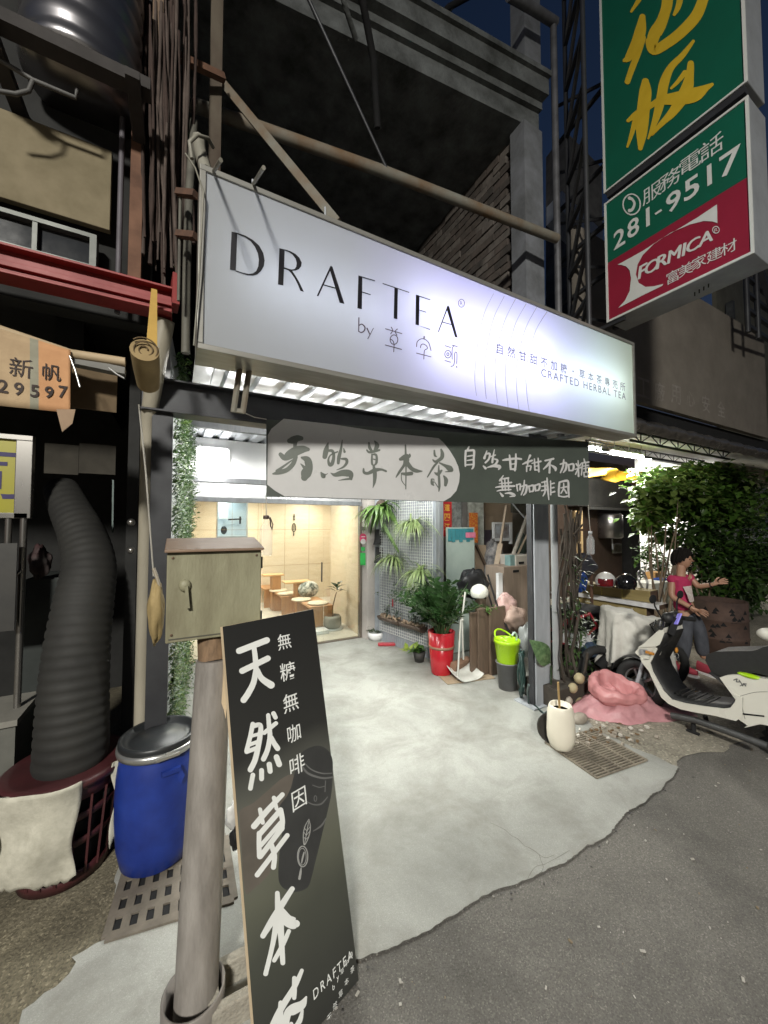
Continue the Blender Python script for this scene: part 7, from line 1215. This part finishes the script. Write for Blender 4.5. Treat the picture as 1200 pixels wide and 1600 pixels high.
def wheel(c, R_, w_):
    t_ = MB().tube([c+V((0, R_*math.cos(i*math.pi/16), R_*math.sin(i*math.pi/16))) for i in range(32)], w_, 10, closed=True).build('wheel', mat('tyre_black', (.022, .022, .022)), th)
    M = MB(); M.tube([c+V((-.03, 0, 0)), c+V((.03, 0, 0))], .05, 12); M.tube([c+V((0, (R_-.045)*math.cos(i*math.pi/12), (R_-.045)*math.sin(i*math.pi/12))) for i in range(24)], .014, 6, closed=True)
    for k in range(5): a = k*1.2566; M.bar(c, c+V((0, (R_-.05)*math.cos(a), (R_-.05)*math.sin(a))), .03, .02)
    o = M.build('rim', mat('rim_grey', (.3, .3, .3), None, .35, .6), t_); return t_
wheel(fc, .19, .048); wheel(V((fc.x, .98, .235)), .19, .055)
M = MB(); 
def fen(s, t_): a = .2+2.3*s; return fc+V(((t_-.5)*.13, .255*math.cos(a), .255*math.sin(a)+.02*math.cos((t_-.5)*3)))
M.sheet(fen, 16, 5); M.build('front_fender', mat('fender_dark', (.03, .03, .03), None, .4), th, solid=.006); M = MB()
for dx in (-.07, .07): M.tube([fc+V((dx, 0, 0)), fc+V((dx, -.10, .35))], .018, 8)
M.build('fork', steel_g, th)
hc = gx(1047, 968, (XL+XR_)/2); M = MB(); M.tube([hc+V((-.30, -.06, -.02)), hc+V((-.15, .02, .0)), hc, hc+V((.15, .02, 0)), hc+V((.30, -.06, -.02))], .016, 8); M.tube([hc, hc+V((0, .06, -.25))], .03, 8); M.build('handlebar', black_v, th)
M = MB()
for s_ in (-1, 1): M.tube([hc+V((s_*.31, -.065, -.022)), hc+V((s_*.19, -.02, -.005))], .022, 10); M.tube([hc+V((s_*.15, .05, .0)), hc+V((s_*.29, -.0, -.03))], .007, 6)
M.ball(hc+V((-.08, -.02, .03)), .06, .05, .05, 10, 7); M.ball(hc+V((.08, -.0, .02)), .07, .06, .05, 10, 7); M.build('grip', sb, th)
M = MB()
for s_ in (-1, 1): M.tube([hc+V((s_*.13, 0, .01)), hc+V((s_*.2, .03, .14)), hc+V((s_*.23, .02, .2))], .007, 6); M.ball(hc+V((s_*.25, .02, .21)), .06, .014, .04, 12, 7)
M.build('mirror', black_v, th)
p = gx(1059, 967, XL+.10); M = MB(); M.obox(p, .06, .012, .11, .9, .5, .25); M.build('phone_screen', mat('lavender_screen', (.25, .22, .6), None, .2, emit=(.35, .3, 1.), estr=.35), th, bevel=.004); p2 = gx(1056, 976, XL+.12); M = MB(); M.obox(p2+V((0, .02, -.02)), .10, .05, .16, .5, .35, .2); M.ball(p2+V((.02, 0, .03)), .045); M.build('phone_holder', black_v, th)
p = gx(1057, 1016, XL+.16); M = MB(); M.ball(p, .022, .012, .026, 8, 6); M.build('key_charm', mat('orange_charm', (.6, .25, .03)), th); M = MB(); M.tube([p+V((0, 0, -.03))+V((.0, .018*math.cos(i*.7), -.02+.022*math.sin(i*.7))) for i in range(9)], .003, 5, closed=True); M.build('key_ring', mat('galvanised', (.55, .55, .53)), th)
M = MB(); M.tube([gx(1050, 1118, XL+.06), gx(1085, 1125, XL+.05), gx(1130, 1140, XL+.05), gx(1200, 1166, XL+.05)], .028, 10); M.build('exhaust', mat('dull_pipe', (.10, .10, .10), (.06, .06, .06), .5, .4), th)
M = MB(); a = gx(1083, 1128, XL+.08); M.tube([a, V((a.x-.02, a.y-.01, .008))], .018, 8); M.tube([a+V((.22, 0, 0)), V((a.x+.24, a.y-.01, .008))], .018, 8); M.bar(V((a.x-.02, a.y-.05, .012)), V((a.x-.02, a.y+.04, .012)), .03, .016); M.build('centre_stand', black_v, th)
T_ = Letters((V((XL+.004, 0, 0)), V((-1, 0, 0))), (1000, 940, 6), .002); T_.stroke([(880, 735, 5), (910, 725, 5), (905, 750, 5), (935, 752, 5)]); T_.stroke([(930, 735, 4), (955, 775, 4), (940, 790, 4)]); T_.stroke([(962, 788, 6), (975, 770, 6), (992, 790, 6)]); T_.stroke([(970, 768, 5), (998, 772, 5)]); T_.build('decal', mat('decal_grey', (.13, .13, .13)), th)
p = gx(1171, 1056, XL+.02); M = MB(); M.ball(p, .03, .075, .018, 14, 7); M.build('lime_badge', mat('lime_plastic', (.36, .6, .012)), th)
M = MB(); T2 = [(960, 1045), (1165, 1068), (1165, 1082), (970, 1062)]; M.poly([V((XL+.001, p.y, p.z)) for p in sp_(T2)]); M.build('side_slot', black_v, th)
T_ = Letters((V((XL+.004, 0, 0)), V((-1, 0, 0))), (1000, 940, 6), .001)
for p in ([(905, 905, 2), (960, 880, 2), (1080, 850, 2), (1195, 845, 2)], [(965, 900, 2), (962, 1000, 2), (985, 1100, 2)], [(90, 590, 2), (150, 730, 2), (230, 870, 2), (330, 945, 2), (600, 1010, 2), (820, 1040, 2)]): T_.stroke(p)
T_.build('panel_gap', mat('gap_dark', (.10, .10, .09)), th)
M = MB()
for i in range(7): y = 1.50+.045*i; M.box(XL+.06, XR_-.06, y, y+.012, .298, .306)
M.build('mat_ridge', sb, th); M = MB()
for s_ in (-1, 1): M.tube([hc+V((s_*.18, .03, .0)), hc+V((s_*.15, .10, -.05)), hc+V((s_*.06, .09, -.16)), hc+V((s_*.03, .06, -.26))], .006, 6)
M.build('cable', black_v, th); M = MB(); M.obox(gx(1016, 1020, XL)+V((-.004, .0, .0)), .02, .07, .022); M.build('turn_signal', mat('amber_lens', (.5, .2, .02), None, .2), th)
M = MB(); q = gx(1192, 990, XL+.12); M.ball(q+V((.0, -.06, .0)), .05, .10, .055, 14, 9); tag(M.build('tail_cover', sw, th), None)

# ------------------------------------------------------------------ person in pink
PPn = V((-.916, -.40, 0)).normalized(); PP = (V((5.52, 2.41, 0)), PPn)
def J(x, y, off=0.0): return onp(1030+x/6.667, 840+y/6.667, PP, off)
pt = thing('person', (5.52, 2.41, 0), 'person in pink t-shirt and jeans gesturing beside the bush', 'person')
def skin(name, m, pts, edges, radii, parent, root=0, sub=2):
    off = ORG[parent.name]; me = bpy.data.meshes.new(name); me.from_pydata([tuple(V(p)-off) for p in pts], edges, []); me.materials.append(m); o = bpy.data.objects.new(name, me); C.objects.link(o); o.parent = parent
    md = o.modifiers.new('skin', 'SKIN'); md.use_smooth_shade = True; md.branch_smoothing = .6
    if not me.skin_vertices: me.skin_vertices_ensure() if hasattr(me, 'skin_vertices_ensure') else None
    for i, rr_ in enumerate(radii): me.skin_vertices[0].data[i].radius = rr_ if isinstance(rr_, tuple) else (rr_, rr_); me.skin_vertices[0].data[i].use_root = i == root
    s_ = o.modifiers.new('sub', 'SUBSURF'); s_.levels = sub; s_.render_levels = sub; return o
skn = mat('skin', (.42, .235, .155), (.36, .195, .125), .5, 0, 6)
pel = J(285, 790); sp1 = J(245, 680); sp2 = J(235, 540); nk0 = J(225, 385); nk1 = J(228, 325); hd0 = J(240, 255); hd1 = J(243, 190)
sR = J(135, 405, .06); eR = J(128, 600, .12); wR = J(350, 712, .20); sL = J(318, 408, -.06); eL = J(405, 515, -.02); wL = J(560, 482, .05)
hR = J(255, 805, .06); kR = J(262, 1085, .09); aR = J(225, 1320, .06); hL = J(350, 800, -.05); kL = J(430, 1040, -.06); aL = J(470, 1290, -.08)
tR = J(330, 1425, .12); tL = J(560, 1370, -.02)
pts = [pel, sp1, sp2, nk0, nk1, hd0, sR, eR, wR, sL, eL, wL, hR, kR, aR, hL, kL, aL]; rad_ = [.11, .10, .115, .055, .05, .06, .045, .038, .026, .045, .037, .026, .075, .055, .04, .075, .055, .04]
ed = [(0, 1), (1, 2), (2, 3), (3, 4), (4, 5), (2, 6), (6, 7), (7, 8), (2, 9), (9, 10), (10, 11), (0, 12), (12, 13), (13, 14), (0, 15), (15, 16), (16, 17)]
def hand(wi, w, d, palm_n, spread, curl):
    d = d.normalized(); sd = d.cross(palm_n).normalized(); pn = sd.cross(d).normalized(); k = len(pts); pts.append(w+d*.035); rad_.append((.030, .018)); ed.append((wi, k))
    for j, (o_, L_) in enumerate(((-.028, .062), (-.010, .072), (.010, .068), (.027, .052))):
        b0 = w+d*.078+sd*o_; dd = (d+sd*o_*spread).normalized(); n0 = len(pts); pts.extend([b0, b0+dd*L_*.5-pn*curl*.010, b0+dd*L_-pn*curl*.032]); rad_.extend([.0105, .0088, .0068]); ed.extend([(k, n0), (n0, n0+1), (n0+1, n0+2)])
    n0 = len(pts); b0 = w+d*.035-sd*.036; pts.extend([b0, b0+d*.030-sd*.026, b0+d*.058-sd*.034]); rad_.extend([.012, .0098, .0078]); ed.extend([(k, n0), (n0, n0+1), (n0+1, n0+2)])
hand(11, wL, J(680, 445, .05)-wL, V((0, 0, 1))*.8+PPn*.7, 9, .35); hand(8, wR, J(430, 740, .18)-wR, PPn*-1+V((0, 0, .4)), 4, 1.1)
# hands are laid out so each finger keeps its own chain from the palm
body = skin('body', skn, pts, ed, rad_, pt)
fd = (J(330, 250)-J(235, 250)).normalized(); M = MB(); hc_ = J(243, 228); fwd = (fd+PPn*.30).normalized(); sdv = fwd.cross(V((0, 0, 1))).normalized(); Mh = Matrix((sdv, fwd, V((0, 0, 1)))).transposed()
vs = []
def head(s, t_):
    a = 2*math.pi*s; b_ = math.pi*t_; x, y, z = .072*math.sin(b_)*math.cos(a), .092*math.sin(b_)*math.sin(a), .112*math.cos(b_)
    if z < 0: x *= 1-.28*(-z/.112)**1.3; y = y*(1-.10*(-z/.112)) + .012*(-z/.112)
    return hc_+Mh @ V((x, y, z))
M.sheet(head, 28, 20); o = M.build('head', skn, pt)
M = MB(); M.add([hc_+Mh @ V(q) for q in ((-.013, .086, -.022), (.013, .086, -.022), (0, .118, -.026), (0, .093, .018))], [(0, 1, 2), (0, 2, 3), (2, 1, 3)], 0, True); M.ball(hc_+Mh @ V((-.074, -.005, -.01)), .010, .018, .030, 8, 6, M=Mh); M.ball(hc_+Mh @ V((.074, -.005, -.01)), .010, .018, .030, 8, 6, M=Mh); M.build('face_feature', skn, pt)
M = MB()
for s_ in (-1, 1): M.ball(hc_+Mh @ V((s_*.030, .082, .004)), .012, .007, .006, 8, 6, M=Mh)
M.build('eye', mat('eye_dark', (.03, .022, .018), None, .3), pt); M = MB(); M.ball(hc_+Mh @ V((0, .090, -.060)), .022, .006, .006, 8, 6, M=Mh); M.build('mouth', mat('lip', (.30, .11, .09)), pt)
M = MB(); r = random.Random(6)
def hair(s, t_):
    a = 2*math.pi*s; k = 1.13+.04*math.sin(13*a+t_*4)+.03*math.sin(29*a+t_*9); fr = max(0, math.sin(a)); bk = max(0, -math.sin(a)); b2 = math.pi*t_*(.60-.24*fr**1.5+.10*bk); z = .118*k*math.cos(b2)-.012*math.sin(17*a)*t_; return hc_+V((0, 0, .010))+Mh @ V((.077*k*math.sin(b2)*math.cos(a), .098*k*math.sin(b2)*math.sin(a)-.008, z))
M.sheet(hair, 88, 20); M.build('hair', mat('black_hair', (.010, .008, .007), (.016, .012, .010), .75, 0, 60, 1., 90, stretch=(1, 1, 3), spec=.2), pt, solid=.012)
pinkm = mat('pink_shirt', (.46, .030, .105), (.36, .022, .08), .85, 0, 8)
hem = J(258, 775); shp = [hem, sp1, sp2, J(228, 430), sR, J(118, 475, .08), sL, J(345, 470, -.04), J(226, 385)]
skin('t_shirt', pinkm, shp, [(0, 1), (1, 2), (2, 3), (3, 8), (3, 4), (4, 5), (3, 6), (6, 7)], [(.135, .115), (.122, .105), (.135, .112), (.12, .10), .068, .062, .068, .060, .062], pt, 2)
M = MB(); q = [J(245, 500, .125), J(330, 490, .10), J(362, 650, .10), J(315, 655, .14), J(285, 570, .15)]; M.poly(q, 0, PPn*.004); M.build('shirt_print', mat('shirt_print_white', (.55, .52, .48), (.40, .30, .28), .8, 0, 30), pt)
jm = mat('dark_jeans', (.075, .08, .095), (.045, .048, .058), .85, 0, 7, stretch=(2, 2, 1))
skin('jeans', jm, [pel+V((0, 0, .06)), pel, hR, kR, J(228, 1290, .065), hL, kL, J(465, 1262, -.08)], [(0, 1), (1, 2), (2, 3), (3, 4), (1, 5), (5, 6), (6, 7)], [(.135, .115), (.14, .12), .105, .082, .068, .105, .082, .068], pt, 1)
shm = mat('red_shoe', (.38, .045, .07), (.28, .03, .05), .7, 0, 20)
for nm, a_, t_ in (('r', aR, tR), ('l', aL, tL)):
    hz_ = V((a_.x, a_.y, .05)); tz = V((t_.x, t_.y, .035)); d_ = (tz-hz_); d_.z = 0; d_ = d_.normalized(); hz_ = hz_-d_*.045; e_ = hz_+d_*.25; Ms = Matrix((V((-d_.y, d_.x, 0)), d_, V((0, 0, 1)))).transposed()
    def shoe(s, q): a = 2*math.pi*s; yy = q*.26; w_ = .047*(math.sin(math.pi*min(1, .12+q*.86))**.5); h_ = (.085-.05*q); return hz_+Ms @ V((w_*math.cos(a), yy-.03, max(-.046, .0+h_*math.sin(a)*(1 if math.sin(a) > 0 else .55))))
    M = MB(); M.sheet(shoe, 18, 12); so_ = M.build('shoe', shm, pt); M = MB(); pl = [hz_+Ms @ V((x, y, -.049)) for x, y in ((-.04, -.03), (-.05, .08), (-.052, .17), (-.03, .235), (.03, .235), (.052, .17), (.05, .08), (.04, -.03))]; M.poly(pl, 0, (0, 0, .02)); M.build('sole', white_p, so_)
for w_, e_ in ((wR, eR), (wL, eL)): M = MB(); q = w_.lerp(e_, .12); d_ = (e_-w_).normalized(); p_, s_ = frame_of(d_); M.tube([q+(p_*math.cos(i*.5236)+s_*math.sin(i*.5236))*.031 for i in range(12)], .005, 6, closed=True); M.build('bracelet', black_v, pt)

# ------------------------------------------------------------------ lamps of the place
def area(name, loc, rot, size, power, col, parent=None, sy=None, shape='RECTANGLE'):
    l = bpy.data.lights.new(name, 'AREA'); l.shape = shape; l.size = size
    if shape in ('RECTANGLE', 'ELLIPSE'): l.size_y = sy or size
    l.energy = power; l.color = col; o = bpy.data.objects.new(name, l); C.objects.link(o); o.location = loc; o.rotation_euler = rot
    if parent is not None: o.parent = parent; o.location = V(loc)-ORG[parent.name]
    return o
# strip lamps under the tea shop canopy, close behind the lit sign
for i, (x, y, z, l_, p) in enumerate(((.75, 2.74, 2.700, 1.2, 24), (2.3, 2.74, 2.700, 1.2, 24), (.9, 3.55, 2.80, 1.2, 28), (2.4, 3.55, 2.80, 1.2, 42), (1.9, 4.75, 2.86, 1.2, 34))):
    th = thing('canopy_strip_lamp', (x, y, z), ('left lit strip lamp under the canopy edge behind the lit sign', 'right lit strip lamp under the canopy edge behind the lit sign', 'left lit strip lamp above middle of the bay', 'right lit strip lamp above middle of the bay', 'lit strip lamp near the white header panel')[i], 'lamp', 'strip lamps under the shop canopy')
    MB().tube([V((x-l_/2, y, z)), V((x+l_/2, y, z))], .012, 8).build('tube', lampmat('canopy_tube', (1, .985, .95), 55), th); M = MB(); M.box(x-l_/2, x+l_/2, y-.02, y+.02, z+.016, z+.034); M.build('fitting', white_p, th); area('strip_light', (x, y, z-.016), (0, 0, 0), l_, p, (.98, 1, .93), th, .04)
# lamp reflection on the white header, built as a glowing square
th = thing('reflection_panel', (.47, 5.55, 2.74), 'square glowing panel standing in for a lamp reflection on the white header', 'lamp'); a, c_ = gy(309, 698, 5.55), gy(356, 740, 5.55); MB().box(a.x, c_.x, 5.545, 5.57, c_.z, a.z).build('lens', lampmat('reflection_glow', (1, .99, .97), 16), th, bevel=.02); MB().box(a.x-.02, c_.x+.02, 5.57, 5.595, c_.z-.02, a.z+.02).build('glow_backing', white_p, th)
area('header_glow_light', ((a.x+c_.x)/2, 5.53, (a.z+c_.z)/2), (rad(62), 0, 0), .34, 26, (1, .98, .95), th)
# warm downlights inside
for i, (x, y, p) in enumerate(((.9, 6.9, 44), (2.0, 6.5, 36), (1.2, 8.3, 46), (2.75, 8.5, 40))):
    th = thing('downlight', (x, y, 2.48), ('warm downlight inside the shop, front left', 'warm downlight inside the shop above the front bench', 'warm downlight inside the shop, back left', 'warm downlight inside the shop by the wall emblem')[i], 'lamp', 'downlights in the shop ceiling')
    M = MB(); M.lathe([(0, 0), (.07, 0)], V((x, y, 2.485)), 18); M.build('lens', lampmat('warm_lens', (1, .75, .45), 12), th); M = MB(); M.lathe([(.07, -.005), (.085, -.005), (.085, .012), (.07, .012)], V((x, y, 2.485)), 20); M.build('ring', white_p, th); area('downlight_beam', (x, y, 2.47), (0, 0, 0), .14, p, (1, .94, .84), th, shape='DISK')
# yard strip lamps throw their light down, the added unseen ones back on the white wall; a cool lamp in the kitchen behind the hatch
for o in [o for o in bpy.data.objects if o.name.startswith('strip_lamp')]:
    p = V(o.location); far = p.y > 5.5; area('strip_light', (p.x+.7, p.y+(.05 if far else 0), p.z-.04), (rad(60) if far else 0, 0, 0), 1.4, 260 if far else 110, (1, .97, .9), o, .06)
area('kitchen_light', (.8, yb+.5, 2.55), (0, 0, 0), .5, 18, (.85, .95, 1), shop)
# street lamp across the road
Ls = V((-3.8, -6.4, 6.7)); th = thing('street_lamp', (-4.6, -7.8, 0), 'street lamp across the road lighting the shop front', 'street lamp'); M = MB(); M.tube([V((-4.6, -7.8, 0)), V((-4.6, -7.8, 6.2)), V((-4.4, -7.45, 6.75)), V((-3.9, -6.6, 6.82))], [.075, .055, .045, .04], 12); M.build('pole', steel_gd, th); M = MB(); M.obox(Ls+V((0, 0, .10)), .26, .55, .10, rad(-30)); M.build('lamp_head', steel_gd, th, bevel=.02)
MB().obox(Ls+V((0, 0, .042)), .2, .45, .012, rad(-30)).build('lens', lampmat('street_lens', (1, .95, .85), 30), th); area('street_light', tuple(Ls), (rad(14), 0, rad(-30)), 1.3, 2150, (1, .97, .89), th, shape='DISK')
for o in bpy.data.objects:
    if o.type == 'LIGHT' and o.data.type == 'AREA': o.visible_camera = True
